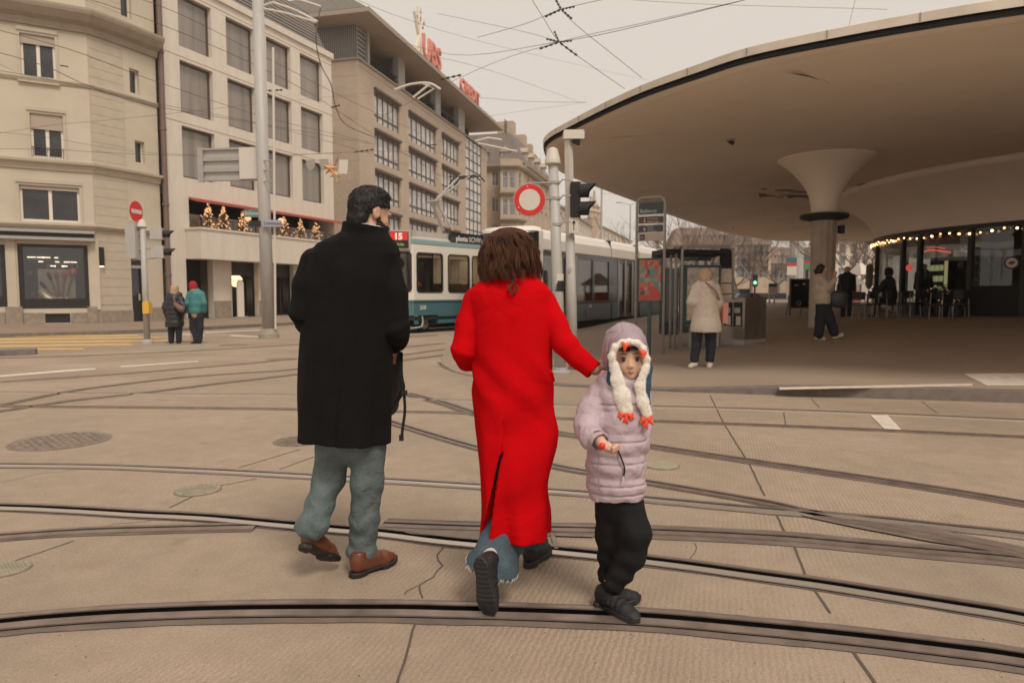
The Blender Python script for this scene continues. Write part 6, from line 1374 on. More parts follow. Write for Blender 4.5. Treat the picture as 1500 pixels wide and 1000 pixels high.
car(1098, 56, .1, M['tramwhite'], 'white car far behind, left of the waste station edge'); car(1120, 62, .2, M['greymet'], 'grey car far across the square'); car(1142, 70, 0, M['tramdark'], 'dark car far across the square, left of the chalkboard'); car(1246, 66, .1, M['greymet'], 'grey car far right of the column')
p = A(1106, 408, 55); rr_ = empty('traffic_light', Vector((p.x, 55, 0)), 'far traffic light showing green behind the waste station', 'traffic light'); MB().tube([Vector((p.x, 55, 0)), A(1106, 405, 55)], .07, 6).build('post', M['darkmet'], rr_); MB().box(A(1106, 411, 55), (.35, .25, .95)).build('housing', M['darkmet'], rr_); ball(A(1106, 414, 54.8), .13, mat('green_light_glow', (.3, 1, .6), .5, emit=1.5, linear=True), 'green_lamp', rr_, 8)
# ---------------------------------------------------------------- overhead wires
M['wire'] = mat('overhead_wire', (.085, .07, .062), .5, linear=True); M['wirepale'] = mat('span_wire', (.10, .09, .08), .6, linear=True)
def wire(pts, label, r=.012, thick=None, m='wire', group='overhead wires'):
    P_ = [A(*q) for q in pts]; c = catmull(P_, 5) if len(P_) > 2 else P_
    o = MB().tube(c, r*.75, 5).build('overhead_wire', M[m], origin=P_[0]); return tag(o, label, 'wire', group)
def ins(px0, py0, px1, py1, Y, r=.05):
    a, b_ = A(px0, py0, Y), A(px1, py1, Y); d = b_-a; r *= .65; b = MB().tube([a, b_], r*.4, 6)
    for t in (.15, .4, .65, .9): c = a+d*t; b.tube([c-d*.06, c+d*.06], r, 8)
    return b
ws = [
 ([(-60, -30, 22), (150, 5, 23), (420, 118, 30), (560, 205, 40), (700, 290, 60)], 'contact wire from the upper left corner down toward the ornate building', .014),
 ([(60, -25, 22), (225, 5, 24), (400, 90, 32), (560, 170, 42), (720, 240, 70)], 'contact wire crossing the downpipe top and running to the bank corner', .014),
 ([(-60, 30, 20), (100, 72, 22), (230, 120, 26), (400, 175, 34), (560, 215, 46), (690, 262, 70)], 'contact wire crossing the upper window of the cream house', .014),
 ([(-60, 62, 20), (60, 95, 21), (140, 130, 23), (240, 158, 26), (400, 185, 33), (540, 210, 44)], 'contact wire passing below the upper window of the cream house', .014),
 ([(-60, 95, 20), (50, 112, 21), (140, 132, 23), (232, 153, 26)], 'lower wire meeting the string course of the cream house', .012),
 ([(-60, 200, 21), (0, 195, 21), (80, 183, 22), (200, 172, 24), (400, 150, 30), (560, 135, 40)], 'thin span wire rising slowly across the lower windows', .007),
 ([(-60, 190, 21), (60, 200, 22), (200, 222, 25), (380, 232, 30)], 'thin span wire just above the string course', .007),
 ([(-30, 218, 22), (80, 219, 22), (160, 224, 23), (300, 228, 26), (500, 225, 34)], 'thin level span wire above the big window', .008),
 ([(230, 152, 25), (400, 186, 32), (560, 230, 44), (660, 262, 60)], 'contact wire over the limestone house second row', .012),
 ([(-40, 75, 21), (22, 105, 21)], 'short steep wire at the left edge', .008),
 ([(480, -20, 22), (600, 30, 26), (760, 75, 36), (950, 118, 60)], 'long pale span wire from the roof corner to above the canopy', .008),
 ([(540, 45, 20), (660, 80, 16), (815, 62, 12), (950, 35, 10), (1250, -40, 9)], 'thin wire rising to the right through the lower wire knot', .006),
 ([(640, 20, 30), (760, 45, 26), (815, 60, 24)], 'thin wire from upper left into the lower wire knot', .009),
 ([(700, 55, 14), (770, 35, 12), (822, 14, 12), (905, -5, 11)], 'thin wire rising into the upper wire knot from the left', .006),
 ([(560, 170, 34), (700, 102, 26), (815, 63, 22), (960, 30, 20), (1180, -20, 18)], 'wire sweeping from the bank facade up through the lower knot', .010),
 ([(770, -15, 14), (795, 25, 14), (820, 62, 14), (860, 92, 15), (915, 130, 16)], 'steep wire through the lower knot down to the canopy rim', .008),
 ([(806, -15, 13), (822, 14, 13), (850, 42, 14), (895, 78, 15), (940, 114, 16)], 'steep wire from the upper knot down to the canopy rim', .008),
 ([(560, 72, 24), (700, 98, 28), (850, 150, 40)], 'thin wire behind the canopy tip falling to the right', .008),
 ([(700, 143, 30), (780, 149, 28), (860, 150, 26)], 'level thin wire meeting the canopy rim', .008),
 ([(840, -8, 16), (1000, 5, 15), (1300, 14, 14)], 'faint wire along the very top right of the sky', .005),
 ([(1255, -8, 12), (1243, 40, 12)], 'short faint wire above the canopy on the right', .004),
 ([(470, 10, 22), (466, 30, 22), (463, 60, 22), (470, 95, 23), (485, 125, 25), (493, 160, 27), (510, 185, 29), (560, 205, 33)], 'loose black cable looping down beside the limestone house', .022),
 ([(655, 190, 30), (720, 170, 30), (860, 150, 30)], 'thin wire right of the bank facade', .006),
 ([(380, 235, 24), (450, 226, 26), (560, 222, 30), (620, 222, 34)], 'wire carrying the hanging star decoration', .010),
 ([(870, 262, 30), (1000, 300, 40), (1200, 345, 60)], 'faint wire over the distant lamp posts', .008),
 ([(880, 283, 45), (960, 290, 50), (1000, 292, 55)], 'faint wire behind the timetable board top', .010),
]
for p, l, r in ws: wire(p, l, r)
def knot(name, pts, label):
    r = empty(name, A(*pts[0][:2], pts[0][4]), label, 'wire fitting', 'insulators on the overhead wires')
    for q in pts: ins(*q).build('insulator', M['darkmet'], r)
knot('wire_knot', [(822, 14, 798, 25, 12.5, .035), (822, 14, 838, 28, 13, .035), (822, 14, 842, 10, 12.5, .03), (822, 14, 812, -4, 13, .035)], 'upper crossing of wires with black insulators above the square')
knot('wire_knot', [(819, 62, 800, 57, 12.5, .035), (819, 62, 790, 72, 13, .03), (819, 62, 838, 60, 13, .03), (819, 62, 846, 82, 13.5, .035), (819, 62, 812, 46, 13, .03)], 'lower crossing of wires with black insulators above the canopy tip')
for q, l in (((643, 117, 676, 110, 26, .07), 'black insulator bar against the sky below the red rooftop letters'), ((485, 158, 498, 154, 24, .05), 'small black insulator on the right windows of the limestone house'), ((392, 133, 414, 132, 22, .045), 'small black insulator right of the tall pole'), ((518, 223, 548, 219, 28, .05), 'black insulator beside the hanging star'), ((655, 259, 692, 258, 30, .05), 'black insulator bar over the blue tram pantograph'),
             ((88, 96, 100, 98, 20, .03), 'small black insulator beside the upper cream house window'), ((624, 213, 640, 212, 30, .05), 'short black insulator on the bank windows'), ((665, 210, 676, 208, 32, .05), 'short black insulator at the far bank windows')):
    a = A(q[0], q[1], q[4]); tag(ins(*q).build('insulator', M['darkmet'], origin=a), l, 'insulator', 'insulators on the overhead wires')
# white curved bracket in front of the bank roof
b = MB().tube(catmull([A(*q) for q in ((578, 132, 27), (600, 124, 27), (628, 122, 27), (645, 131, 27))], 4), .045, 6).tube([A(630, 123, 27), A(605, 143, 27)], .04, 6).tube([A(618, 122, 27), A(636, 130, 27), A(612, 145, 27)], .035, 6)
tag(b.build('wire_bracket', M['signwhite'], origin=A(600, 124, 27)), 'white curved bracket in the air in front of the bank terrace', 'bracket')
b = MB().tube([A(*q) for q in ((696, 207, 34), (715, 202, 34), (735, 205, 34))], .05, 6).tube([A(700, 210, 34), (A(758, 222, 34))], .045, 6)
tag(b.build('wire_bracket', M['signwhite'], origin=A(700, 207, 34)), 'white bracket tubes in front of the ornate roof', 'bracket')
# hanging star and pennants
YS = 24
sr = empty('star_decoration', A(488, 248, YS), 'orange and white star decoration hanging between the facades', 'decoration'); c = A(488, 248, YS)
def star(c, r, mm_, nm, rot=0, sq=1.0):
    pts = [c+Vector((r*(1 if i % 2 == 0 else .35)*math.cos(rot+math.pi*i/5), 0, r*sq*(1 if i % 2 == 0 else .35)*math.sin(rot+math.pi*i/5))) for i in range(10)]
    b = MB(); b.v = [tuple(p) for p in pts]+[tuple(c+Vector((0, -.12, 0))), tuple(c+Vector((0, .12, 0)))]; b.f = [(i, (i+1) % 10, 10) for i in range(10)]+[((i+1) % 10, i, 11) for i in range(10)]; return b.build(nm, mm_, sr)
star(A(484, 247, YS), .30, mat('star_orange', (.72, .36, .17), .6, linear=True), 'orange_star', .2); star(A(493, 256, YS+.1), .28, mat('star_cream', (.72, .55, .34), .6, linear=True), 'cream_star', .9)
MB().tube([A(496, 228, YS), A(489, 248, YS)], .01, 4).build('cord', M['wire'], sr)
M['flag'] = mat('grey_green_flag', (.34, .32, .26), .9, linear=True)
def pennant(px0, px1, y0, y1, label, m='flag', rnd=True):
    a, b_ = A(px0, y0, YS), A(px1, y0, YS); h = (y1-y0)*YS/1000; w_ = b_.x-a.x; pts = [a, b_, b_-Vector((0, 0, h*.55)), b_-Vector((w_*.2, 0, h*.88)), b_-Vector((w_*.5, 0, h)), a+Vector((w_*.2, 0, -h*.88)), a-Vector((0, 0, h*.55))] if rnd else [a, b_, b_-Vector((w_*.15, 0, h)), a-Vector((w_*.15, 0, h))]
    pts = [p-Vector((0, 0, .0)) for p in pts]; r = MB().prism(pts, (0, .02, 0)).build('pennant', M[m], origin=(a+b_)/2); tag(r, label, 'pennant', 'pennants on the wire')
pennant(448, 461, 234, 249, 'left grey green rounded pennant on the wire'); pennant(468, 481, 233, 249, 'middle grey green rounded pennant left of the star'); pennant(497, 510, 234, 254, 'pale slanted rectangular pennant right of the star', 'signwhite', False)
# ---------------------------------------------------------------- smooth solid modelling (implicit shapes turned into one mesh)
def surf(f, lo, hi, h, c=6):
    lo = np.array(lo, float); hi = np.array(hi, float); nb = np.ceil((hi-lo)/h/c).astype(int)+1; n = nb*c
    g = np.stack(np.meshgrid(*[np.arange(k) for k in nb], indexing='ij'), -1).reshape(-1, 3)
    fc = f(lo+(g*c+c/2)*h); keep = np.abs(fc) < c*h*1.25+.012
    V = np.repeat(np.repeat(np.repeat(fc.reshape(nb), c, 0), c, 1), c, 2).astype(np.float32)
    off = np.stack(np.meshgrid(*[np.arange(c)]*3, indexing='ij'), -1).reshape(-1, 3)
    kb = g[keep]*c
    for s in range(0, len(kb), 1500):
        idx = (kb[s:s+1500, None, :]+off[None]).reshape(-1, 3); V[idx[:, 0], idx[:, 1], idx[:, 2]] = f(lo+idx*h)
    S_ = V < 0; cs = np.zeros([k-1 for k in n], np.int8)
    for i in (0, 1):
        for j in (0, 1):
            for k in (0, 1): cs += S_[i:n[0]-1+i, j:n[1]-1+j, k:n[2]-1+k]
    ac = np.argwhere((cs > 0) & (cs < 8)); M_ = len(ac); acc = np.zeros((M_, 3)); cnt = np.zeros(M_)
    cor = [(i, j, k) for i in (0, 1) for j in (0, 1) for k in (0, 1)]
    for a in cor:
        for ax in range(3):
            if a[ax]: continue
            b = list(a); b[ax] = 1; A0_ = ac+np.array(a); B0_ = ac+np.array(b)
            va = V[A0_[:, 0], A0_[:, 1], A0_[:, 2]]; vb = V[B0_[:, 0], B0_[:, 1], B0_[:, 2]]; m = (va < 0) != (vb < 0)
            t = np.where(m, va/np.where(va-vb == 0, 1, va-vb), 0)
            p = A0_.astype(float); p[:, ax] += t; acc += p*m[:, None]; cnt += m
    verts = lo+acc/cnt[:, None]*h
    im = -np.ones(cs.shape, np.int32); im[ac[:, 0], ac[:, 1], ac[:, 2]] = np.arange(M_)
    F = []
    for ax in range(3):
        o = [0, 0, 0]; o[ax] = 1; sl = tuple(slice(0, n[i]-o[i]) for i in range(3)); sh = tuple(slice(o[i], n[i]) for i in range(3))
        e = np.argwhere(S_[sl] != S_[sh]); u, v = [(1, 2), (2, 0), (0, 1)][ax]
        e = e[(e[:, u] > 0) & (e[:, v] > 0) & (e[:, u] < n[u]-1) & (e[:, v] < n[v]-1)]
        def cell(du, dv): q = e.copy(); q[:, u] -= du; q[:, v] -= dv; return im[q[:, 0], q[:, 1], q[:, 2]]
        q = np.stack([cell(1, 1), cell(0, 1), cell(0, 0), cell(1, 0)], 1); ins_ = S_[e[:, 0], e[:, 1], e[:, 2]]
        q[~ins_] = q[~ins_][:, ::-1]; F.append(q[(q >= 0).all(1)])
    return verts, np.concatenate(F)
def smin(a, b, k):
    h = np.clip(.5+.5*(b-a)/k, 0, 1); return b*(1-h)+a*h-k*h*(1-h)
def smax(a, b, k): return -smin(-a, -b, k)
def cap(P, a, b, ra, rb):
    a = np.array(a); b = np.array(b); d = b-a; t = np.clip(((P-a) @ d)/max(1e-9, d @ d), 0, 1); return np.linalg.norm(P-a-t[:, None]*d, axis=1)-(ra+(rb-ra)*t)
def ell(P, c, r, R=None):
    q = P-np.array(c)
    if R is not None: q = q @ R
    r = np.array(r); k0 = np.linalg.norm(q/r, axis=1); k1 = np.linalg.norm(q/(r*r), axis=1); return np.where(k1 > 1e-6, k0*(k0-1)/np.maximum(k1, 1e-6), -r.min())
def chain(P, pts, rs, k=.02):
    d = None
    for i in range(len(pts)-1): e = cap(P, pts[i], pts[i+1], rs[i], rs[i+1]); d = e if d is None else smin(d, e, k)
    return d
def stack(P, rows, pw=2.3, fold=None):
    rows = sorted(rows, key=lambda r: r[0]); R_ = np.array(rows); z = P[:, 2]; it = lambda k: np.interp(z, R_[:, 0], R_[:, k])
    cx, cy, rx, ry = it(1), it(2), it(3), it(4); x = P[:, 0]-cx; y = P[:, 1]-cy
    if fold is not None: e = fold(np.arctan2(y/ry, x/rx), z)
    else: e = 0
    rho = ((np.abs(x)/rx)**pw+(np.abs(y)/ry)**pw)**(1/pw); d = (rho-1)*np.minimum(rx, ry)*.9-e
    return np.maximum(d, np.maximum(z-R_[-1, 0], R_[0, 0]-z))
def frame(fwd, up=(0, 0, 1)):
    f = np.array(fwd, float); f /= np.linalg.norm(f); u = np.array(up, float); r = np.cross(f, u); r /= np.linalg.norm(r); u = np.cross(r, f); return np.stack([r, f, u], 1)
def wob(P, s, a, seed=0):
    r = np.random.RandomState(seed); o = np.zeros(len(P))
    for i in range(11): w_ = r.normal(size=3)*s*(.6+.22*i); o += np.sin(P @ w_+r.rand()*6.28+1.2*np.sin(P @ (r.normal(size=3)*s*.5)))/(1+.25*i)*.7
    return o*a
def head_kid(P, c, F, s=1.0):
    q = ((P-np.array(c)) @ F)/s; x = np.abs(q[:, 0]); Q = np.stack([x, q[:, 1], q[:, 2]], 1)
    d = ell(q, (0, -.012, .035), (.078, .095, .088)); d = smin(d, ell(q, (0, .026, -.035), (.064, .062, .066)), .03)
    d = smin(d, ell(q, (0, .064, -.084), (.020, .020, .015)), .03); d = smin(d, ell(Q, (.038, .052, -.040), (.030, .026, .028)), .025)
    d = smax(d, -ell(Q, (.033, .100, .000), (.020, .016, .013)), .014)
    d = smin(d, cap(q, (0, .080, -.010), (0, .090, -.030), .005, .009), .014); d = smin(d, ell(Q, (.008, .084, -.033), (.008, .008, .006)), .010)
    d = smin(d, ell(q, (0, .078, -.060), (.022, .009, .009)), .010)
    e = ell(Q, (.080, -.006, -.004), (.010, .020, .029)); return smin(d, e, .008)*s
def head_d(P, c, F, s=1.0):
    q = ((P-np.array(c)) @ F)/s; x = np.abs(q[:, 0]); Q = np.stack([x, q[:, 1], q[:, 2]], 1)
    d = ell(q, (0, -.012, .035), (.074, .095, .088)); d = smin(d, ell(q, (0, .03, -.035), (.058, .060, .075)), .03)
    d = smin(d, ell(q, (0, .066, -.092), (.022, .020, .017)), .025); d = smin(d, ell(Q, (.036, .058, -.028), (.024, .02, .024)), .02)
    d = smin(d, ell(Q, (.048, .01, -.065), (.018, .03, .025)), .02)                        # jaw corners
    d = smax(d, -ell(Q, (.031, .096, .006), (.017, .017, .012)), .012)                      # eye sockets
    d = smin(d, cap(q, (0, .083, .006), (0, .104, -.028), .008, .011), .012); d = smin(d, ell(Q, (.011, .094, -.033), (.009, .010, .008)), .008)
    d = smin(d, ell(Q, (.03, .082, .024), (.022, .010, .006)), .012)                        # brow
    d = smin(d, ell(q, (0, .087, -.056), (.022, .009, .0055)), .006); d = smin(d, ell(q, (0, .085, -.067), (.018, .009, .006)), .006)
    e = ell(Q, (.077, -.006, -.004), (.010, .020, .031)); e = smax(e, -ell(Q, (.087, -.002, -.002), (.007, .011, .018)), .006); d = smin(d, e, .008)
    return d*s
def hand_pts(w, fdir, palm, s=1.0, curl=.6, spread=.16, thumb_side=1):
    """five fingers from the wrist: fdir = pointing way, palm = way the palm faces"""
    f = Vector(fdir).normalized(); p = Vector(palm); p = (p-f*p.dot(f)).normalized(); r = f.cross(p).normalized()*thumb_side; w = Vector(w); out = []
    out.append(([w, w+f*.045*s, w+f*.085*s], [.026*s, .030*s, .026*s], 1))
    for i, (o, L) in enumerate(((.030, .072), (.010, .080), (-.010, .074), (-.028, .058))):
        a = w+f*.082*s+r*o*s; d = (f+r*(o*spread/.03)).normalized(); ps = [a]; ang = 0
        for k, fr in enumerate((.42, .32, .26)):
            ang += curl*(.6+.4*k); dd = d*math.cos(ang)+p*math.sin(ang); ps.append(ps[-1]+dd*L*fr*s)
        out.append((ps, [.0095*s, .009*s, .0082*s, .0072*s], 0))
    a = w+f*.03*s+r*.026*s; d1 = (f*.55+r*.7+p*.35).normalized(); d2 = (f*.8+r*.25+p*.5).normalized(); out.append(([a, a+d1*.036*s, a+d1*.036*s+d2*.03*s, a+d1*.036*s+d2*.052*s], [.013*s, .011*s, .0095*s, .008*s], 0))
    return out
def hand_d(P, H, k=.006):
    d = None
    for ps, rs, pal in H:
        e = chain(P, [tuple(q) for q in ps], rs, .008)
        if pal: 
            e = e
        d = e if d is None else smin(d, e, k)
    return d
def smesh(name, f, lo, hi, h, m, parent=None, noise_amp=0, nscale=30): 
    v, F = surf(f, lo, hi, h)
    o = mesh_obj(name, v, F, m, parent, smooth=True)
    return o
def spt(heel, td, up, L, x, y, z): return np.array(heel)+frame(td, up) @ np.array((x, y, z))*(L/.28)
def shoe(heel, toe_dir, up, L, parent, mu, ms, s=1.0, h=.006, kind='leather', low=.0):
    F = frame(toe_dir, up); H = np.array(heel); k = L/.28
    def loc(P): return ((P-H) @ F)/k
    def upper(P):
        q = loc(P); d = cap(q, (0, .040, .05), (0, .19, .040), .036, .040); d = smin(d, cap(q, (0, .19, .038), (0, .242, .030), .040, .028), .02)
        d = smin(d, cap(q, (0, .045, .085), (0, .14, .060), .036, .036), .02); d = smin(d, cap(q, (0, .04, .075), (0, .048, .11), .036, .034), .015)
        d = smax(d, .016-q[:, 2], .006); d = smax(d, q[:, 2]-.118, .004)
        if kind == 'sneaker': d = smin(d, ell(q, (0, .225, .032), (.043, .050, .032)), .012)
        if kind == 'sneaker': d = d-.0025*np.sin(q[:, 1]*160)*np.clip((q[:, 1]-.08)*20, 0, 1)*np.clip((.2-q[:, 1])*20, 0, 1)
        return d*k
    def sole(P):
        q = loc(P); y = q[:, 1]; w_ = np.interp(y, [-.01, .0, .03, .09, .19, .235, .265, .28, .285], [.0, .02, .038, .033, .048, .044, .028, .01, .0]); zt = .024 if kind == 'leather' else .034
        lift = np.interp(y, [.2, .28], [0, .012]); d = np.maximum(np.abs(q[:, 0])-w_, np.maximum(lift-q[:, 2], q[:, 2]-zt-lift*.6)); d = np.maximum(d, np.maximum(-y-.004, y-.284))
        if kind == 'leather': d = np.maximum(d, -np.maximum(np.maximum(.075-y, y-.16), q[:, 2]-.010))
        else: d = np.maximum(d, -np.maximum(np.abs(np.mod(y+.12*np.abs(q[:, 0]), .022)-.011)-.0025, q[:, 2]-.0025-lift))
        return d*k
    pts = [H+F @ np.array((x, y, z))*k for x in (-.06, .06) for y in (-.02, .3) for z in (-.01, .13)]; lo = np.min(pts, 0)-.01; hi = np.max(pts, 0)+.01
    u = smesh('shoe', upper, lo, hi, h*.8, mu, parent); smesh('sole', sole, lo, hi, h*.7, ms, u)
    def LP(x, y, z): return Vector(tuple(H+F @ np.array((x, y, z))*k))
    b = MB()
    for i in range(5): y = .10+i*.017; z = .098-i*.009; b.tube([LP(-.016, y, z-.002), LP(0, y+.006, z+.004), LP(.016, y, z-.002)], .0022*k, 5)
    b.build('laces', ms, u); return u, LP
M['skin'] = mat('skin', (.50, .29, .20), .5, var=.05, scale=20, linear=True); M['skinchild'] = mat('child_skin', (.60, .37, .27), .5, var=.04, scale=20, linear=True)
for k_ in ('skin', 'skinchild'):
    b_ = M[k_].node_tree.nodes['Principled BSDF']; b_.inputs['Subsurface Weight'].default_value = .12; b_.inputs['Subsurface Radius'].default_value = (.012, .005, .003)
M['blackwool'] = mat('black_wool', (.0060, .0058, .0062), .95, var=.2, scale=8, bump=.3, bscale=350, bump2=.5, bscale2=7, bdist2=.02, spec=.2, linear=True)
M['redwool'] = mat('red_wool', (.52, .003, .006), .95, var=.08, scale=220, bump=.2, bscale=400, bump2=.6, bscale2=4, bdist2=.045, spec=.03, linear=True)
M['denim'] = mat('light_denim', (.105, .135, .140), .85, var=.3, scale=7, var2=.18, scale2=150, bump=.3, bscale=300, bump2=.8, bscale2=17, bdist2=.014, linear=True)
M['denim2'] = mat('mid_denim', (.048, .078, .098), .85, var=.35, scale=9, var2=.18, scale2=150, bump=.3, bscale=300, bump2=.8, bscale2=17, bdist2=.014, linear=True)
M['cognac'] = mat('cognac_leather', (.14, .042, .020), .35, var=.25, scale=14, coat=.2, linear=True); M['solebrown'] = mat('dark_sole', (.018, .012, .010), .6, linear=True)
M['snkblack'] = mat('black_sneaker', (.011, .011, .013), .6, var=.2, scale=40, bump=.3, bscale=200, linear=True); M['snksole'] = mat('sneaker_sole', (.022, .022, .024), .5, var=.15, scale=60, linear=True)
M['hairdark'] = mat('dark_hair', (.009, .006, .005), .55, var=.3, scale=40, bump=.5, bscale=160, linear=True); M['hairbrown'] = mat('brown_hair', (.085, .034, .016), .6, spec=.25, var=.45, scale=25, bump=.4, bscale=150, linear=True)
# ---------------------------------------------------------------- the family in front
def T(*a): return tuple(A(*a))
def srow(rows, Y, dy=0.0):
    out = []
    for r in rows:
        y, xl, xr, ry = r[:4]; Yc = Y+(r[4] if len(r) > 4 else 0); a, b_ = A(xl, y, Yc), A(xr, y, Yc); out.append((a.z, (a.x+b_.x)/2, Yc, (b_.x-a.x)/2, ry))
    return out
def bounds(pts, m=.1): p = np.array(pts); return p.min(0)-m, p.max(0)+m

# ===== man in the black coat
YM = 3.3
gm = G(515, 848); man = empty('person', (gm.x, gm.y, 0), 'man in a long black wool coat and pale jeans seen from behind, looking right', 'person')
hc = T(542, 315, YM+.01); HF = frame((.74, .60, -.26), (.0, .1, 1))
Lw, Rw = T(466, 478, YM+.26), T(577, 505, YM+.13)
man_hl = tuple(A(441, 803, YM-.15)); man_td = tuple(A(486, 822, YM+.02)-A(441, 803, YM-.15)); man_up = (-.1, .45, 1)
ANL = tuple(spt(man_hl, man_td, man_up, .285, 0, .045, .055)); HML = spt(man_hl, man_td, man_up, .285, 0, .035, .10)
HR = hand_pts(Rw, (-.1, .3, -.75), (-.9, .1, -.1), 1.0, .55, thumb_side=-1); HL = hand_pts(Lw, (.5, .6, -.1), (0, .3, -.9), 1.0, .5)
def man_body(P):
    d = head_d(P, hc, HF, 1.02); d = smin(d, cap(P, T(537, 328, YM), T(532, 362, YM-.01), .055, .062), .03)
    d = smin(d, stack(P, srow([(352, 500, 560, .06), (375, 462, 575, .09), (450, 475, 560, .10), (520, 475, 555, .10), (620, 470, 560, .11)], YM)), .03)
    d = smin(d, chain(P, [T(466, 383, YM), T(446, 458, YM-.02), Lw], [.045, .04, .028]), .02); d = smin(d, chain(P, [T(568, 388, YM), T(584, 484, YM), Rw], [.045, .04, .028]), .02)
    d = smin(d, chain(P, [T(494, 620, YM), T(482, 705, YM+.03), T(461, 765, YM-.10), ANL], [.085, .055, .04, .03]), .02)
    d = smin(d, chain(P, [T(538, 620, YM), T(540, 715, YM), T(528, 828, YM+.04), T(545, 836, YM+.09)], [.085, .055, .04, .035]), .02)
    d = smin(d, hand_d(P, HR), .006); return smin(d, hand_d(P, HL), .006)
lo, hi = bounds([T(424, 270, YM), T(602, 855, YM), T(500, 400, YM+.42), T(500, 400, YM-.25), (0-.7, YM, .0)], .03)
smesh('body', man_body, lo, hi, .0065, M['skin'], man)
# hair: short, with nape and sideburn; beard
def LQ(P, c=hc, F=HF, s=1.02): return ((P-np.array(c)) @ F)/s
def man_hair(P):
    q = LQ(P); d = ell(q, (0, -.014, .040), (.081, .100, .092)); d = smin(d, ell(q, (0, .025, .100), (.058, .050, .026)), .03); d = smin(d, ell(q, (0, -.060, -.04), (.060, .042, .055)), .03)
    x = np.abs(q[:, 0]); side = ell(np.stack([x, q[:, 1], q[:, 2]], 1), (.072, .012, -.01), (.012, .012, .035)); d = smin(d, side, .01)
    d = smax(d, np.minimum((q[:, 1]-.050), 10)*1.0-np.clip((q[:, 2]-.045)*2.2, -.05, .2)*1.0, .01)                      # forehead line
    ear = ell(np.stack([x, q[:, 1], q[:, 2]], 1), (.084, -.004, -.006), (.022, .020, .030)); d = smax(d, -ear, .006)
    d = smax(d, -.085-q[:, 2], .01)
    return d+wob(P, 110, .0012, 2)+wob(P, 50, .0012, 4)
c = np.array(hc); smesh('hair', man_hair, c-.16, c+.17, .0042, M['hairdark'], man)
def beard(P):
    q = LQ(P); Q = np.stack([np.abs(q[:, 0]), q[:, 1], q[:, 2]], 1); d = ell(q, (0, .034, -.055), (.066, .068, .062)); d = smin(d, ell(q, (0, .076, -.105), (.034, .026, .026)), .03); d = smin(d, cap(Q, (.071, .012, -.02), (.062, .02, -.06), .008, .014), .015)
    d = smax(d, (q[:, 2]+.034)+np.clip((np.abs(q[:, 0])-.045), 0, 1)*-1.3, .008); d = smax(d, .004-q[:, 1], .01); return smax(d, -ell(q, (0, .095, -.062), (.018, .02, .006)), .004)+wob(P, 200, .001, 3)
smesh('beard', beard, c-.17, c+.17, .0042, M['hairdark'], man)
# shirt collar and coat
def collar_shirt(P):
    a = np.array(T(540, 340, YM)); F = frame((0, 1, -.1), (.12, .1, 1)); q = (P-a) @ F; r = np.hypot(q[:, 0]/.078, (q[:, 1]+.0)/.078); d = np.abs((r-1)*.078)-.006; return np.maximum(d, np.abs(q[:, 2])-.026)
smesh('shirt_collar', collar_shirt, np.array(T(540, 340, YM))-.13, np.array(T(540, 340, YM))+.13, .0045, M['signwhite'], man)
mr = srow([(333, 512, 560, .060), (339, 504, 565, .080), (347, 488, 571, .105), (357, 466, 580, .125), (372, 450, 586, .140), (395, 450, 582, .152), (430, 450, 578, .158), (480, 446, 575, .163), (530, 442, 573, .168), (580, 440, 572, .172), (620, 440, 571, .176), (642, 440, 571, .178)], YM)
def mfold(th, z): t = np.clip((1.35-z)/.7, 0, 1); return .010*t*np.sin(th*5+z*2.2+.5)+.006*t*np.sin(th*9-z*3)
def coat_m(P):
    d = stack(P, mr, 2.35, mfold)
    # sleeves, elbows bent forward, with creases
    L = chain(P, [T(460, 384, YM), T(450, 418, YM-.02), T(444, 458, YM-.04), T(452, 474, YM+.05), T(466, 476, YM+.20)], [.070, .065, .060, .055, .052], .02)+.0035*np.sin(P[:, 2]*95+P[:, 0]*40)*np.exp(-((P[:, 2]-1.24)/.07)**2)
    Rr = chain(P, [T(567, 390, YM), T(577, 430, YM-.02), T(582, 484, YM-.04), T(581, 497, YM+.03), T(577, 503, YM+.12)], [.070, .064, .060, .054, .050], .02)+.0035*np.sin(P[:, 2]*95-P[:, 0]*40)*np.exp(-((P[:, 2]-1.2)/.07)**2)
    d = smin(d, L, .008); d = smin(d, Rr, .008)
    a = np.array(T(534, 340, YM)); F = frame((0, 1, 0), (.16, .05, 1)); q = (P-a) @ F; r = np.hypot(q[:, 0]/.092, (q[:, 1])/.088); col = np.maximum(np.abs((r-1)*.09)-.012, np.abs(q[:, 2])-.030); d = smin(d, col, .012)
    inner = stack(P, [(z, x, y, rx-.012, ry-.012) for z, x, y, rx, ry in mr if z < 1.0], 2.35); d = np.maximum(d, -np.maximum(inner+.022, P[:, 2]-.70))
    # centre back seam and vent
    xs = np.interp(P[:, 2], [.6, 1.7], [A(503, 640, YM).x, A(528, 350, YM).x]); seam = np.exp(-((P[:, 0]-xs)/.004)**2)*(P[:, 1] < YM); d = d+.0022*seam+.006*seam*(P[:, 2] < .95)
    hem = A(500, 641, YM).z-.02*np.clip((P[:, 0]-A(440, 640, YM).x)/.42, 0, 1); d = np.maximum(d, hem-P[:, 2])
    return d+wob(P, 11, .0022, 9)
mr = [(A(500, 650, YM).z,)+mr[-1][1:]]+mr
lo, hi = bounds([T(420, 322, YM), T(604, 655, YM), T(500, 400, YM+.30), T(500, 400, YM-.22)], .02)
smesh('coat', coat_m, lo, hi, .0065, M['blackwool'], man)
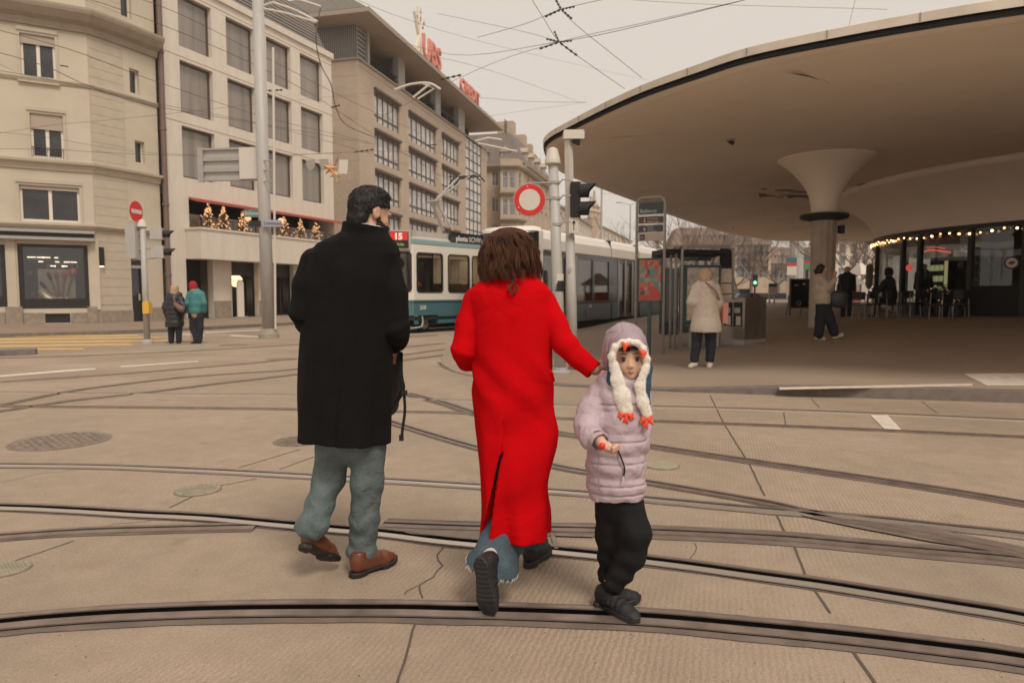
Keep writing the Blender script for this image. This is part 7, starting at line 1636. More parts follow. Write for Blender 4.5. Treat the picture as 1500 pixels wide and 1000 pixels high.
def jeans_m(P):
    d = smin(ell(P, T(515, 640, YM), (.15, .11, .14)), chain(P, [T(490, 640, YM-.01), T(482, 700, YM+.02), T(468, 740, YM-.04), T(459, 768, YM-.09), tuple(HML), tuple(HML*1.9-np.array(T(460, 768, YM-.10))*.9)], [.090, .075, .064, .066, .068, .068], .03), .03)
    d = smin(d, chain(P, [T(540, 640, YM-.01), T(538, 705, YM-.01), T(534, 760, YM+.01), T(530, 812, YM+.03), T(528, 832, YM+.03)], [.090, .076, .069, .070, .072], .03), .03)
    fx = np.clip((.62-P[:, 2])/.4, 0, 1); d = d+.0028*fx*np.sin(P[:, 2]*75+np.sin(P[:, 0]*40)*2.2+P[:, 1]*30)+wob(P, 26, .0008, 5)
    n1 = HML; ax = np.array(T(461, 755, YM-.08))-n1; ax /= np.linalg.norm(ax); n2 = np.array(T(530, 816, YM+.03)); near1 = P[:, 0] < (n1[0]+n2[0])/2
    cut = np.where(near1, -((P-n1) @ ax), n2[2]-P[:, 2]+(P[:, 0]-n2[0])*-.25); d = np.maximum(d, cut)
    cav = np.where(near1, chain(P, [tuple(n1-ax*.02), tuple(n1+ax*.02)], [.052, .046]), cap(P, n2-np.array((0, 0, .02)), n2+np.array((0, 0, .02)), .052, .046)); return np.maximum(d, -cav)
lo, hi = bounds([T(430, 600, YM), T(572, 830, YM), T(500, 600, YM-.2), T(500, 600, YM+.15)], .02)
smesh('jeans', jeans_m, lo, hi, .0058, M['denim'], man)
hr = G(512, 848); shoe((hr.x+.005, hr.y+.01, .002), (.17, .20, 0), (0, 0, 1), .285, man, M['cognac'], M['solebrown'])
shoe(man_hl, man_td, man_up, .285, man, M['cognac'], M['solebrown'])
# backpack carried in front of him, strap hanging below his hand
bpk = empty('backpack', A(580, 560, YM+.28), 'black backpack hanging by a strap from the hand of the man in black', 'backpack')
def bag(P): return smin(ell(P, T(572, 560, YM+.22), (.055, .09, .17)), ell(P, T(572, 535, YM+.22), (.05, .08, .1)), .03)+wob(P, 25, .003, 2)
c_ = np.array(T(572, 555, YM+.22)); smesh('pouch', bag, c_-.24, c_+.24, .011, M['snkblack'], bpk)
def strapm(mb, pts, w_, th=.006):
    pts = catmull(pts, 5)
    for a, b2 in zip(pts, pts[1:]): mb.hexa([a+Vector((-w_, 0, 0)), a+Vector((w_, 0, 0)), a+Vector((w_, th, 0)), a+Vector((-w_, th, 0)), b2+Vector((-w_, 0, 0)), b2+Vector((w_, 0, 0)), b2+Vector((w_, th, 0)), b2+Vector((-w_, th, 0))])
    return mb
YB_ = YM+.10
b = strapm(MB(), [A(588, 517, YB_), A(588, 545, YB_), A(591, 570, YB_), A(593, 600, YB_), A(590, 625, YB_), A(588, 642, YB_)], .007); strapm(b, [A(586, 515, YB_), A(583, 540, YB_), A(590, 568, YB_), A(580, 590, YB_+.02), A(572, 606, YB_+.02)], .012); b.build('strap', M['snkblack'], bpk)
MB().box(A(592, 575, YB_-.004), (.032, .012, .024)).box(A(588, 641, YB_), (.022, .01, .03)).build('buckle', M['darkmet'], bpk)

# ===== woman in the red coat
YW = 3.12
gw = G(780, 828); wom = empty('person', (gw.x, gw.y, 0), 'woman with wavy brown hair in a long bright red coat seen from behind', 'person')
hcw = T(747, 378, YW+.02); HFw = frame((.05, 1, -.18)); RwW = T(872, 541, YW-.12); LwW = T(706, 534, YW+.24)
HRw = hand_pts(RwW, (.75, .42, .30), (.2, -.2, -.9), .92, .35, thumb_side=-1); HLw = hand_pts(LwW, (.3, .8, 0), (0, 0, -1), .92, .5)
w_hl = A(702, 818, 2.80); w_td = A(715, 907, 2.81)-A(702, 818, 2.80); WAN = spt(tuple(w_hl), tuple(w_td), (.42, .9, .1), .27, 0, .04, .07)
def wom_body(P):
    d = head_d(P, hcw, HFw, .95); d = smin(d, cap(P, T(747, 385, YW), T(748, 420, YW), .046, .052), .03)
    d = smin(d, stack(P, srow([(412, 715, 782, .055), (432, 698, 800, .08), (500, 706, 794, .09), (560, 708, 792, .09), (640, 700, 800, .11)], YW)), .03)
    d = smin(d, chain(P, [T(700, 438, YW), T(678, 510, YW-.02), LwW], [.04, .036, .026]), .02); d = smin(d, chain(P, [T(798, 440, YW), T(828, 503, YW-.06), RwW], [.04, .036, .026]), .02)
    d = smin(d, chain(P, [T(735, 640, YW), T(747, 735, YW+.02), T(722, 825, YW-.14), tuple(WAN)], [.08, .055, .036, .03]), .02)
    d = smin(d, chain(P, [T(770, 640, YW), T(778, 725, YW+.12), T(778, 810, YW+.30), T(785, 822, YW+.33)], [.08, .055, .036, .034]), .02)
    return smin(smin(d, hand_d(P, HRw), .006), hand_d(P, HLw), .006)
lo, hi = bounds([T(658, 335, YW), T(902, 860, YW), T(740, 500, YW+.40), T(740, 500, YW-.28)], .03); smesh('body', wom_body, lo, hi, .0065, M['skin'], wom)
wr_ = srow([(401, 722, 778, .060), (407, 712, 787, .085), (416, 697, 799, .110), (426, 688, 806, .125), (440, 686, 808, .132), (470, 689, 808, .138), (510, 691, 808, .140), (550, 692, 810, .148), (600, 695, 811, .158), (650, 699, 811, .166), (700, 703, 809, .172), (750, 706, 806, .176), (785, 706, 805, .180), (800, 704, 805, .180)], YW)
def wfold(th, z):
    t = np.clip((1.05-z)/.75, 0, 1); return .010*t*np.sin(th*4-z*5+1.0)+.008*t*np.sin(th*8+z*3)+.006*np.exp(-((z-.98)/.12)**2)*np.sin(th*6+z*30)
xsl = lambda z: np.interp(z, [A(715, 785, YW).z, A(733, 655, YW).z, 1.4], [A(716, 785, YW).x, A(735, 655, YW).x, A(748, 450, YW).x])
zs0 = A(733, 655, YW).z
def coat_w(P):
    d = stack(P, wr_, 2.3, wfold)
    L = chain(P, [T(697, 440, YW), T(686, 474, YW-.02), T(678, 513, YW-.05), T(684, 528, YW+.05), T(704, 532, YW+.2)], [.060, .055, .052, .048, .045], .02)+.003*np.sin(P[:, 2]*110+P[:, 0]*50)*np.exp(-((P[:, 2]-1.08)/.07)**2)
    Rr = chain(P, [T(795, 443, YW), T(812, 474, YW-.03), T(829, 506, YW-.07), T(848, 525, YW-.09), T(869, 542, YW-.12)], [.062, .056, .052, .046, .044], .02)
    cutn = np.array(T(869, 542, YW-.12)); dd = cutn-np.array(T(829, 506, YW-.07)); dd /= np.linalg.norm(dd); tt = (P-cutn) @ dd; Rr = np.maximum(Rr, tt-.004)
    Rr = Rr+.0032*np.sin(((P-cutn) @ dd)*85+P[:, 2]*25)*np.exp(-((tt+.17)/.07)**2)
    d = smin(d, L, .007); d = smin(d, Rr, .007); d = np.maximum(d, -cap(P, tuple(cutn-dd*.05), tuple(cutn+dd*.03), .034, .036))
    a = np.array(T(748, 408, YW)); F = frame((0, 1, 0), (.0, .15, 1)); q = (P-a) @ F; r = np.hypot(q[:, 0]/.084, q[:, 1]/.075); col = np.maximum(np.abs((r-1)*.08)-.011, np.abs(q[:, 2])-.030); d = smin(d, col, .012)
    # crease down the back, walking slit with the left flap kicked out
    seam = np.exp(-((P[:, 0]-xsl(P[:, 2]))/.0035)**2)*(P[:, 1] < YW); d = d+.0018*seam
    wedge = np.interp(P[:, 2], [A(716, 790, YW).z, zs0], [.019, .0045]); sl = np.maximum(np.abs(P[:, 0]-xsl(P[:, 2])+wedge*.9)-wedge, np.maximum(P[:, 2]-zs0, P[:, 1]-(YW-.05))); d = np.maximum(d, -sl)
    left = P[:, 0] < xsl(P[:, 2])-.01; hem = np.where(left, A(706, 793, YW).z+(P[:, 0]-A(704, 790, YW).x)*-.3, A(760, 778, YW).z+(P[:, 0]-A(716, 775, YW).x)*-.02)
    d = np.maximum(d, hem-P[:, 2]); inner = stack(P, [(z, x, y, rx-.012, ry-.012) for z, x, y, rx, ry in wr_ if z < .75], 2.3, wfold); d = np.maximum(d, -np.maximum(inner+.028, P[:, 2]-.34))
    # diagonal drapes across the skirt
    u = (P[:, 0]-A(740, 600, YW).x)*.8+(P[:, 2]-.6)*-.9; d = d-.016*np.sin(u*15+.6)*np.clip((1.0-P[:, 2])/.25, 0, 1)*np.clip((P[:, 2]-.3)/.2, 0, 1)*(P[:, 0] > xsl(P[:, 2]))
    return d+wob(P, 11, .0012, 1)
lo, hi = bounds([T(652, 390, YW), T(884, 800, YW), T(740, 500, YW+.26), T(740, 500, YW-.24)], .02); coat = smesh('coat', coat_w, lo, hi, .0062, M['redwool'], wom)
fl_ = MB().hexa([A(802, 546, YW-.10), A(815, 551, YW-.06), A(815, 551, YW-.0), A(802, 546, YW-.0), A(803, 541, YW-.10), A(816, 546, YW-.06), A(816, 546, YW), A(803, 541, YW)]); smesh('pocket_flap', lambda P: cap(P, T(806, 545, YW-.08), T(811, 557, YW-.06), .012, .007), np.array(T(808, 550, YW-.07))-.06, np.array(T(808, 550, YW-.07))+.06, .004, M['redwool'], coat)
def hair_w(P):
    d = smin(ell(P, T(746, 376, YW+.02), (.102, .119, .117)), ell(P, T(745, 394, YW), (.120, .105, .052)), .05); return d+wob(P, 35, .004, 3)
c = np.array(T(746, 380, YW)); hb_ = smesh('hair', hair_w, c-.19, c+.19, .008, M['hairbrown'], wom)
random.seed(21); st_ = MB(); cen = A(746, 375, YW+.02)
for L_k in range(95):      # locks of wavy hair falling from the crown
    a0 = random.uniform(math.pi*.80, math.pi*2.20) if L_k % 6 else random.uniform(0, 6.28)
    ph = random.uniform(0, 6.28); fr = random.uniform(5, 9); amp = random.uniform(.05, .15); ln = random.uniform(.80, 1.16); spr = random.uniform(.98, 1.10)
    for s_k in range(13):
        a = a0+random.gauss(0, .055); ln2 = ln*random.uniform(.93, 1.03); tk = random.uniform(.0009, .0019); dr = random.gauss(0, .004); pts = []; p2 = ph+random.gauss(0, .35)
        for k in range(17):
            t = k/16*ln2; el = math.pi/2*(1-min(1, t*1.32)); w_ = amp*min(1, t*1.6); aa = a+w_*math.sin(fr*t*1.7+p2)*1.5; R0 = spr+max(0, t-.5)*.42
            x = (.109*R0+dr)*math.cos(el)*math.cos(aa); y = (.126*R0+dr)*math.cos(el)*math.sin(aa); z = .124*math.sin(el)+(.004 if el > 0 else 0)
            if t > .757: z = -.27*(t-.757)-.012
            rw = .010*math.sin(fr*t*2.0+p2+1)*min(1, t*2); x += rw*math.cos(aa); y += rw*math.sin(aa); z += .007*math.sin(fr*t*2.4+p2)*min(1, t*2); pts.append(cen+Vector((x, y, z)))
        st_.tube(pts, [tk*.8]+[tk]*13+[tk*.8, tk*.6, tk*.3], 4, cap=False)
cp_ = [A(748, 395, YW-.13), A(754, 408, YW-.14), A(748, 418, YW-.14), A(746, 424, YW-.145), A(752, 428, YW-.145), A(757, 422, YW-.14), A(753, 416, YW-.14)]
for o in range(14): st_.tube(catmull([p+Vector((random.uniform(-.007, .007), random.uniform(-.004, .004), random.uniform(-.005, .005))) for p in cp_], 4), .0017, 4)
st_.build('hair_strands', M['hairbrown'], hb_, smooth=True)
def jeans_w(P):
    d = ell(P, T(752, 670, YW), (.13, .10, .16)); d = smin(d, chain(P, [T(736, 660, YW), T(750, 738, YW+.02), T(738, 785, YW-.06), T(722, 829, YW-.14), T(714, 850, YW-.18)], [.085, .080, .090, .112, .118], .03), .03)
    d = smin(d, chain(P, [T(768, 660, YW), T(778, 735, YW+.14), T(783, 797, YW+.28), T(784, 812, YW+.30)], [.085, .07, .062, .064], .03), .02)
    d = d+.004*np.sin(P[:, 0]*70+P[:, 2]*30)*np.clip((.4-P[:, 2])/.2, 0, 1)+wob(P, 28, .002, 6)
    n1 = np.array(T(722, 827, YW-.14)); hemn = np.array((-.38, .25, -.88)); hemn /= np.linalg.norm(hemn); hemn = np.array((-.28, .10, -.95)); n2 = np.array(T(783, 799, YW+.28))
    left = P[:, 1] < YW+.13; cut = np.where(left, (P-n1) @ hemn+.004*np.sin(P[:, 0]*260), n2[2]-P[:, 2]); d = np.maximum(d, cut)
    cav = np.where(left, cap(P, n1+np.array((-.01, 0, -.05)), n1+np.array((.0, .01, .01)), .100, .080), cap(P, n2-np.array((0, 0, .03)), n2+np.array((0, 0, .03)), .053, .05)); return np.maximum(d, -cav)
lo, hi = bounds([T(680, 640, YW), T(808, 870, YW), T(740, 700, YW-.3), T(740, 700, YW+.38)], .02); jw = smesh('jeans', jeans_w, lo, hi, .006, M['denim2'], wom)
shoe(tuple(w_hl), tuple(w_td), (.42, .9, .1), .27, wom, M['snkblack'], M['snksole'], kind='sneaker')
h2 = G(771, 833); shoe((h2.x, h2.y, .002), (.12, .22, 0), (0, 0, 1), .26, wom, M['snkblack'], M['snksole'], kind='sneaker')
smesh('sock', lambda P: chain(P, [T(724, 808, YW-.13), tuple(WAN)], [.040, .036]), np.array(T(718, 826, YW-.18))-.14, np.array(T(718, 826, YW-.18))+.14, .008, M['signwhite'], wom)

# ===== child in the lilac jacket
YC = 2.90
gc_ = G(890, 885); kid = empty('person', (gc_.x, gc_.y, 0), 'child in a lilac hooded jacket and black trousers, face turned to the camera', 'person')
M['lilac'] = mat('lilac_nylon', (.44, .345, .385), .5, var=.04, scale=6, bump=.35, bscale=60, bump2=.4, bscale2=16, bdist2=.012, spec=.4, linear=True); M['lilac2'] = mat('lilac_nylon_hood', (.34, .26, .30), .42, var=.05, scale=6, bump=.2, bscale=45, spec=.4, linear=True)
M['plush'] = mat('white_plush', (.86, .80, .72), .95, var=.05, scale=90, bump=.5, bscale=230, linear=True); M['bluefelt'] = mat('blue_plush', (.035, .085, .14), .95, bump=.7, bscale=170, linear=True); M['orangefelt'] = mat('orange_red_felt', (.80, .085, .035), .8, bump=.4, bscale=120, linear=True)
M['kidpants'] = mat('black_jersey', (.012, .0115, .0125), .85, bump=.3, bscale=90, spec=.2, linear=True); M['yellow'] = mat('yellow_trim', (.65, .42, .04), .6, linear=True)
hck = T(922, 523.5, YC-.012); HFk = frame((-.13, -1, -.03), (-.06, 0, 1)); sK = .87
LWk = T(882, 649, YC-.20); HK = hand_pts(LWk, (.42, -.34, -.22), (.35, -.55, .75), .64, 1.1, thumb_side=1)
def kid_body(P):
    d = head_kid(P, hck, HFk, sK); d = smin(d, cap(P, T(920, 552, YC+.02), T(915, 575, YC+.02), .036, .04), .02)
    d = smin(d, stack(P, srow([(570, 885, 935, .05), (600, 876, 936, .065), (660, 874, 932, .07), (735, 876, 934, .075)], YC)), .02)
    d = smin(d, chain(P, [T(878, 580, YC), T(861, 624, YC-.07), LWk], [.03, .028, .021]), .015)
    d = smin(d, chain(P, [T(908, 730, YC), T(926, 785, YC-.05), T(898, 862, YC-.0)], [.06, .045, .03]), .02); d = smin(d, chain(P, [T(898, 730, YC), T(894, 785, YC+.06), T(888, 862, YC+.1)], [.06, .045, .03]), .02)
    return smin(d, hand_d(P, HK, .005), .005)
lo, hi = bounds([T(850, 480, YC), T(952, 875, YC), T(900, 600, YC-.32), T(900, 600, YC+.2)], .02); smesh('body', kid_body, lo, hi, .005, M['skinchild'], kid)
# face: eyes, brows, lips, fringe
def KL(x, y, z): return Vector(tuple(np.array(hck)+HFk @ np.array((x, y, z))*sK))
M['eyewhite'] = mat('eye_white', (.46, .40, .37), .3, linear=True); M['iris'] = mat('dark_iris', (.012, .007, .005), .1, linear=True); M['lips'] = mat('lips', (.42, .15, .12), .5, linear=True)
for sx_s in (-1, 1):
    e_ = ball(KL(sx_s*.032, .0745, .000), .0125*sK, M['eyewhite'], 'eye', kid, 16); ball(KL(sx_s*.032-.0012, .0805, .000), .0094*sK, M['iris'], 'iris', e_, 14)
    MB().tube([KL(sx_s*.018, .084, .008), KL(sx_s*.032, .088, .0125), KL(sx_s*.046, .079, .007)], [.0012, .0020, .001], 6).build('upper_lid', M['iris'], e_)
    MB().tube([KL(sx_s*.015, .088, .026), KL(sx_s*.032, .088, .031), KL(sx_s*.050, .076, .025)], [.0014, .0024, .001], 6).build('eyebrow', M['hairdark'], kid)
MB().tube([KL(-.017, .084, -.060), KL(-.006, .092, -.0585), KL(0, .093, -.0595), KL(.006, .092, -.0585), KL(.017, .084, -.060)], [.001, .003, .003, .003, .001], 8).tube([KL(-.014, .084, -.0635), KL(0, .092, -.067), KL(.014, .084, -.0635)], [.001, .0036, .001], 8).build('lips', M['lips'], kid, smooth=True)
for s_n in (-1, 1): ball(KL(s_n*.0055, .098, -.039), .0018, M['iris'], 'nostril', kid, 8)
b = MB(); random.seed(3)
for i in range(90): x = random.uniform(-.056, .054); b.tube([KL(x*.9, .070, .085), KL(x, .088, .062), KL(x+random.uniform(-.008, .008), .093, random.uniform(.036, .05))], [.002, .0017, .0006], 4)
b.build('fringe', M['hairdark'], kid)
# hood
hcc = np.array(T(916, 517, YC+.045))
def hood(P):
    q = LQ(P, hcc, HFk, 1.0); d = ell(q, (0, -.03, .010), (.098, .122, .122)); d = smin(d, cap(q, (0, -.06, -.06), (0, -.04, -.12), .085, .075), .05)
    face = ell(q, (-.002, .12, -.036), (.066, .13, .076)); shell = ell(q, (0, -.025, .0), (.088, .11, .11)); d = smax(d, -smax(shell, -q[:, 1]-.3, .01), .008) if False else d
    d = smax(d, -face, .018); d = smax(d, -ell(q, (0, .0, -.01), (.080, .10, .098)), .01)
    seam = np.exp(-((q[:, 0]-.012-.03*q[:, 2])/.0035)**2)*.003+np.exp(-((q[:, 1]-.035+.1*(q[:, 2]-.1))/.004)**2)*.0035+np.exp(-((q[:, 2]-.085-.2*q[:, 1])/.005)**2)*.002
    return d+seam+wob(P, 38, .0022, 8)
smesh('hood', hood, hcc-.19, hcc+.19, .0046, M['lilac2'], kid)
def hoodlin(P):
    q = LQ(P, hck, HFk, sK); return smax(ell(q, (0, -.008, .042), (.086, .103, .091)), .060-q[:, 2]-.25*np.maximum(0, -q[:, 1]), .01)
smesh('hood_lining', hoodlin, hcc-.19, hcc+.19, .005, M['lilac2'], kid)
# penguin hat: plush rim, two hanging flaps with felt feet
YH = YC-.095
def plush(P):
    d = chain(P, [T(898, 540, YH+.01), T(896, 522, YH), T(901, 508, YH+.0), T(911, 502, YH-.004), T(921, 500, YH-.006), T(933, 502, YH-.002), T(942, 510, YH+.002), T(947, 526, YH+.01), T(946, 542, YH+.015)], [.014, .0135, .0125, .0115, .0105, .0115, .0125, .0135, .014], .012)
    def flat(pts, rs): # flaps are flattened in depth
        Q = P.copy(); Q[:, 1] = YH+(Q[:, 1]-YH)*1.9; return chain(Q, pts, rs, .02)/1.4
    d = smin(d, flat([T(901, 535, YH), T(904, 556, YH), T(911, 580, YH), T(917, 600, YH)], [.017, .024, .033, .030]), .012); d = smin(d, flat([T(945, 540, YH), T(937, 565, YH), T(941, 588, YH), T(948, 606, YH)], [.016, .019, .022, .021]), .012)
    return d+wob(P, 150, .0005, 5)
c = np.array(T(922, 555, YH)); hat = smesh('penguin_hat', plush, c-np.array((.13, .09, .20)), c+np.array((.13, .09, .20)), .0038, M['plush'], kid)
def bluep(P):
    Q = P.copy(); Q[:, 1] = (YH+.026)+(Q[:, 1]-(YH+.026))*2.4; d = chain(Q, [T(897, 530, YH+.026), T(900, 556, YH+.026), T(908, 582, YH+.026), T(913, 600, YH+.026)], [.022, .030, .036, .032], .02)/1.6
    return np.minimum(d, chain(Q, [T(950, 538, YH+.026), T(944, 565, YH+.026), T(945, 590, YH+.026)], [.020, .024, .024], .02)/1.6)
smesh('hat_lining', bluep, c-np.array((.15, .05, .20)), c+np.array((.15, .12, .20)), .005, M['bluefelt'], hat)
def tri(pts, nm, par, r=.0055):
    P_ = [np.array(p) for p in pts]; cc_ = np.mean(P_, 0); f = lambda P: np.minimum.reduce([cap(P, tuple(cc_), tuple(p), r*1.5, r) for p in P_]); smesh(nm, f, np.min(P_, 0)-.02, np.max(P_, 0)+.02, .0028, M['orangefelt'], par)
tri([T(912, 502, YH-.022), T(921, 505, YH-.022), T(915, 512, YH-.024)], 'felt_beak', hat, .006); tri([T(938, 514, YH-.018), T(946, 516, YH-.014), T(942, 524, YH-.02)], 'felt_beak', hat, .006)
for pts in ([(908, 604), (909, 613), (906, 609)], [(917, 610), (919, 619), (914, 617)], [(927, 606), (928, 612), (924, 614)]): tri([T(917, 605, YH-.01)]+[T(x, y, YH-.012) for x, y in pts], 'felt_foot', hat)
for pts in ([(940, 612), (938, 619), (942, 617)], [(948, 618), (948, 627), (943, 624)], [(954, 610), (956, 621), (951, 618)]): tri([T(947, 612, YH-.008)]+[T(x, y, YH-.01) for x, y in pts], 'felt_foot', hat)
kr_ = srow([(545, 884, 930, .060), (556, 876, 938, .080), (570, 869, 945, .093), (590, 866, 948, .100), (615, 864, 948, .104), (645, 861, 946, .108), (680, 861, 944, .112), (710, 863, 943, .114), (732, 864, 942, .114)], YC+.0)
def jacket(P):
    z = P[:, 2]; zz_ = [A(900, y, YC).z for y in (588, 641, 672, 703, 716)]; q = sum(np.exp(-((z-a-.02*(P[:, 0]-.5))/.0045)**2) for a in zz_)*.0065
    d = stack(P, kr_, 2.25); zlow = A(900, 725, YC).z; d = d-.008*np.abs(np.sin((z-zlow)*33))
    d = d+q
    arm = chain(P, [T(878, 578, YC), T(868, 600, YC-.03), T(861, 626, YC-.07), T(866, 640, YC-.13), T(879, 647, YC-.18)], [.054, .054, .050, .044, .042], .02); cn = np.array(T(880, 648, YC-.185)); ad = cn-np.array(T(864, 634, YC-.10)); ad /= np.linalg.norm(ad); t = (P-cn) @ ad
    arm = arm+.005*np.exp(-((t+.028)/.004)**2)-.004*np.abs(np.sin(t*42))*(t < -.03); arm = np.maximum(arm, t); arm = np.maximum(arm, -cap(P, tuple(cn-ad*.03), tuple(cn+ad*.03), .034, .034))
    arm2 = chain(P, [T(938, 580, YC+.03), T(944, 620, YC+.06), T(940, 655, YC+.0)], [.046, .04, .036], .02)
    d = smin(d, arm, .014); d = smin(d, arm2, .014)
    hem = zlow-.006; d = np.maximum(d, hem-z)
    return d+wob(P, 45, .0018, 3)+wob(P, 22, .0022, 13)
lo, hi = bounds([T(832, 540, YC), T(962, 735, YC), T(900, 600, YC-.26), T(900, 600, YC+.18)], .02); jk = smesh('jacket', jacket, lo, hi, .0048, M['lilac'], kid)
MB().tube(catmull([A(903, 653, YC-.122), A(909, 668, YC-.128), A(915, 686, YC-.128), A(913, 698, YC-.130)], 4), .0038, 6).build('pocket_zip', M['rubber'], jk); MB().tube([A(913, 697, YC-.133), A(912, 707, YC-.134)], .0028, 5).build('zip_pull', M['signwhite'], jk)
MB().tube(catmull([A(877, 668, YC-.112), A(876, 690, YC-.118), A(879, 722, YC-.116)], 4), .002, 4).build('zip_line', M['lilac2'], jk)
def pants(P):
    d = ell(P, T(905, 730, YC+.0), (.100, .085, .10)); d = smin(d, chain(P, [T(915, 735, YC-.01), T(931, 778, YC-.06), T(925, 812, YC-.05), T(903, 848, YC-.03), T(894, 864, YC-.0)], [.078, .066, .060, .046, .038], .025), .02); d = smin(d, chain(P, [T(898, 735, YC+.01), T(896, 785, YC+.04), T(892, 845, YC+.08), T(888, 864, YC+.09)], [.080, .066, .046, .038], .025), .02)
    d = d+.004*np.sin(P[:, 2]*75+P[:, 0]*35)*np.clip((.35-P[:, 2])/.2, 0, 1)+wob(P, 34, .002, 2)
    top = A(900, 712, YC).z; d = np.maximum(d, P[:, 2]-top); return np.maximum(d, A(900, 861, YC).z-P[:, 2])
lo, hi = bounds([T(860, 690, YC), T(960, 860, YC), T(900, 700, YC-.18), T(900, 700, YC+.16)], .02); smesh('trousers', pants, lo, hi, .0055, M['kidpants'], kid)
MB().tube([A(886, 850, YC-.04), A(897, 853, YC-.06), A(912, 851, YC-.04)], .004, 6).tube([A(890, 858, YC-.02), A(899, 861, YC-.035), A(908, 859, YC-.02)], .0035, 6).build('yellow_cuff', M['yellow'], kid)
smesh('sock', lambda P: chain(P, [T(896, 856, YC-.0), T(888, 880, YC+.0)], [.036, .034]), np.array(T(890, 865, YC+.04))-.11, np.array(T(890, 865, YC+.04))+.11, .008, M['kidpants'], kid)
kt_ = G(936, 917); kd_ = (kt_-G(868, 882)).normalized(); hk = kt_-kd_*.242; k_u, LPk = shoe((hk.x, hk.y, .004), tuple(kd_), (0, 0, 1), .242, kid, M['snkblack'], M['snksole'], kind='sneaker', h=.005)
b = MB()
for y in (.11, .14): b.tube([LPk(-.042, y, .055), LPk(-.028, y, .088-.2*(y-.11)), LPk(.0, y, .100-.3*(y-.11)), LPk(.028, y, .088-.2*(y-.11)), LPk(.042, y, .055)], .007, 6)
b.build('velcro_strap', M['rubber'], k_u); MB().box(LPk(-.041, .05, .065), (.012, .03, .012), rz=.8).build('heel_mark', M['signwhite'], k_u)
h3 = G(871, 891); shoe((h3.x, h3.y, .002), (.19, .06, 0), (0, 0, 1), .225, kid, M['snkblack'], M['snksole'], kind='sneaker', h=.005)
p = A(882, 653, YC-.285); tag(ball(p, .0135, mat('red_ball', (.72, .02, .02), .4, linear=True), 'toy_ball', origin=p), 'small bright red ball held in the child\'s hand', 'toy')

# ===== people further away
def folk(label, Y0, d_, h=.013, zb=0.0):
    """d_: dict of chains (px, py, dY) with radii; every entry becomes one garment or the body"""
    r = empty('person', d_['base'], label, 'person'); allp = []
    def conv(c): return [T(x, y, Y0+dy) for x, y, dy in c]
    def parts(ls):
        fs = []
        for (c, rs) in ls: fs.append((conv(c), rs))
        return fs
    for ent in d_['parts']:
        nm, ls, m, amp = ent[:4]; zc_ = A(750, ent[4], Y0).z if len(ent) > 4 else None
        fs = parts(ls); pts = [p for c, _ in fs for p in c]; mr_ = max(max(q) for _, q in fs)
        def f(P, fs=fs, amp=amp, nm=nm, zc_=zc_):
            d = None
            for c, rs in fs: e = chain(P, c, rs, .03) if len(c) > 1 else np.linalg.norm(P-np.array(c[0]), axis=1)-rs[0]; d = e if d is None else smin(d, e, .025)
            if zc_ is not None: d = np.maximum(d, zc_-P[:, 2])
            if nm == 'quilted_coat': d = d-.012*np.abs(np.sin(P[:, 2]*24))
            return d+wob(P, 18, amp, 3)
        smesh(nm, f, np.min(pts, 0)-mr_-.03, np.max(pts, 0)+mr_+.03, h, m, r)
    return r
def g_at(px, py, onp=False): return Gp(px, py) if onp else G(px, py)
M['navyq'] = mat('dark_quilted', (.022, .022, .027), .5, linear=True); M['tealj'] = mat('teal_jacket', (.045, .19, .19), .6, var=.15, scale=10, linear=True); M['redknit'] = mat('red_knit', (.33, .012, .025), .9, linear=True)
M['blond'] = mat('blond_hair', (.40, .27, .17), .6, var=.3, scale=30, linear=True); M['teddy'] = mat('cream_teddy_fleece', (.56, .47, .385), .95, var=.08, scale=20, bump=.8, bscale=90, linear=True); M['navytr'] = mat('navy_trousers', (.014, .016, .024), .8, linear=True)
M['whiteshoe'] = mat('white_sneaker', (.60, .52, .42), .6, linear=True); M['beigej'] = mat('beige_jacket', (.50, .40, .30), .8, var=.1, scale=9, linear=True); M['pinkbag'] = mat('pink_paper_bag', (.62, .27, .20), .7, linear=True); M['bagdark'] = mat('dark_leather_bag', (.03, .03, .028), .4, linear=True)
Y1 = 18.9
f1 = folk('blond pedestrian in a long dark quilted coat waiting on the left', Y1, {'base': G(257, 503), 'h': .02, 'parts': [
 ('body', [([(256, 426, 0), (256, 434, 0)], [.10, .08]), ([(256, 445, 0), (256, 470, 0)], [.17, .16]), ([(251, 475, 0), (251, 500, 0)], [.08, .06]), ([(262, 475, 0), (262, 500, 0)], [.08, .06])], M['skin'], 0),
 ('hair', [([(256, 422, -.02), (255, 430, -.05)], [.11, .105])], M['blond'], .004),
 ('quilted_coat', [([(256, 437, 0), (256, 455, 0), (256, 474, 0), (256, 485, 0)], [.19, .21, .225, .23]), ([(248, 438, 0), (243, 450, -.05), (246, 462, .1)], [.10, .095, .08]), ([(264, 438, 0), (269, 450, -.05), (266, 460, .1)], [.10, .095, .08]), ([(250, 432, 0), (262, 432, 0)], [.09, .09])], M['navyq'], .003, 478),
 ('trousers', [([(251, 474, 0), (251, 499, 0)], [.10, .075]), ([(262, 474, 0), (262, 499, 0)], [.10, .075])], M['navytr'], .002),
 ('shoe', [([(251, 501, -.02), (251, 502, .1)], [.05, .05])], M['snkblack'], 0), ('shoe', [([(262, 501, -.02), (262, 502, .1)], [.05, .05])], M['snkblack'], 0)]}, .022)
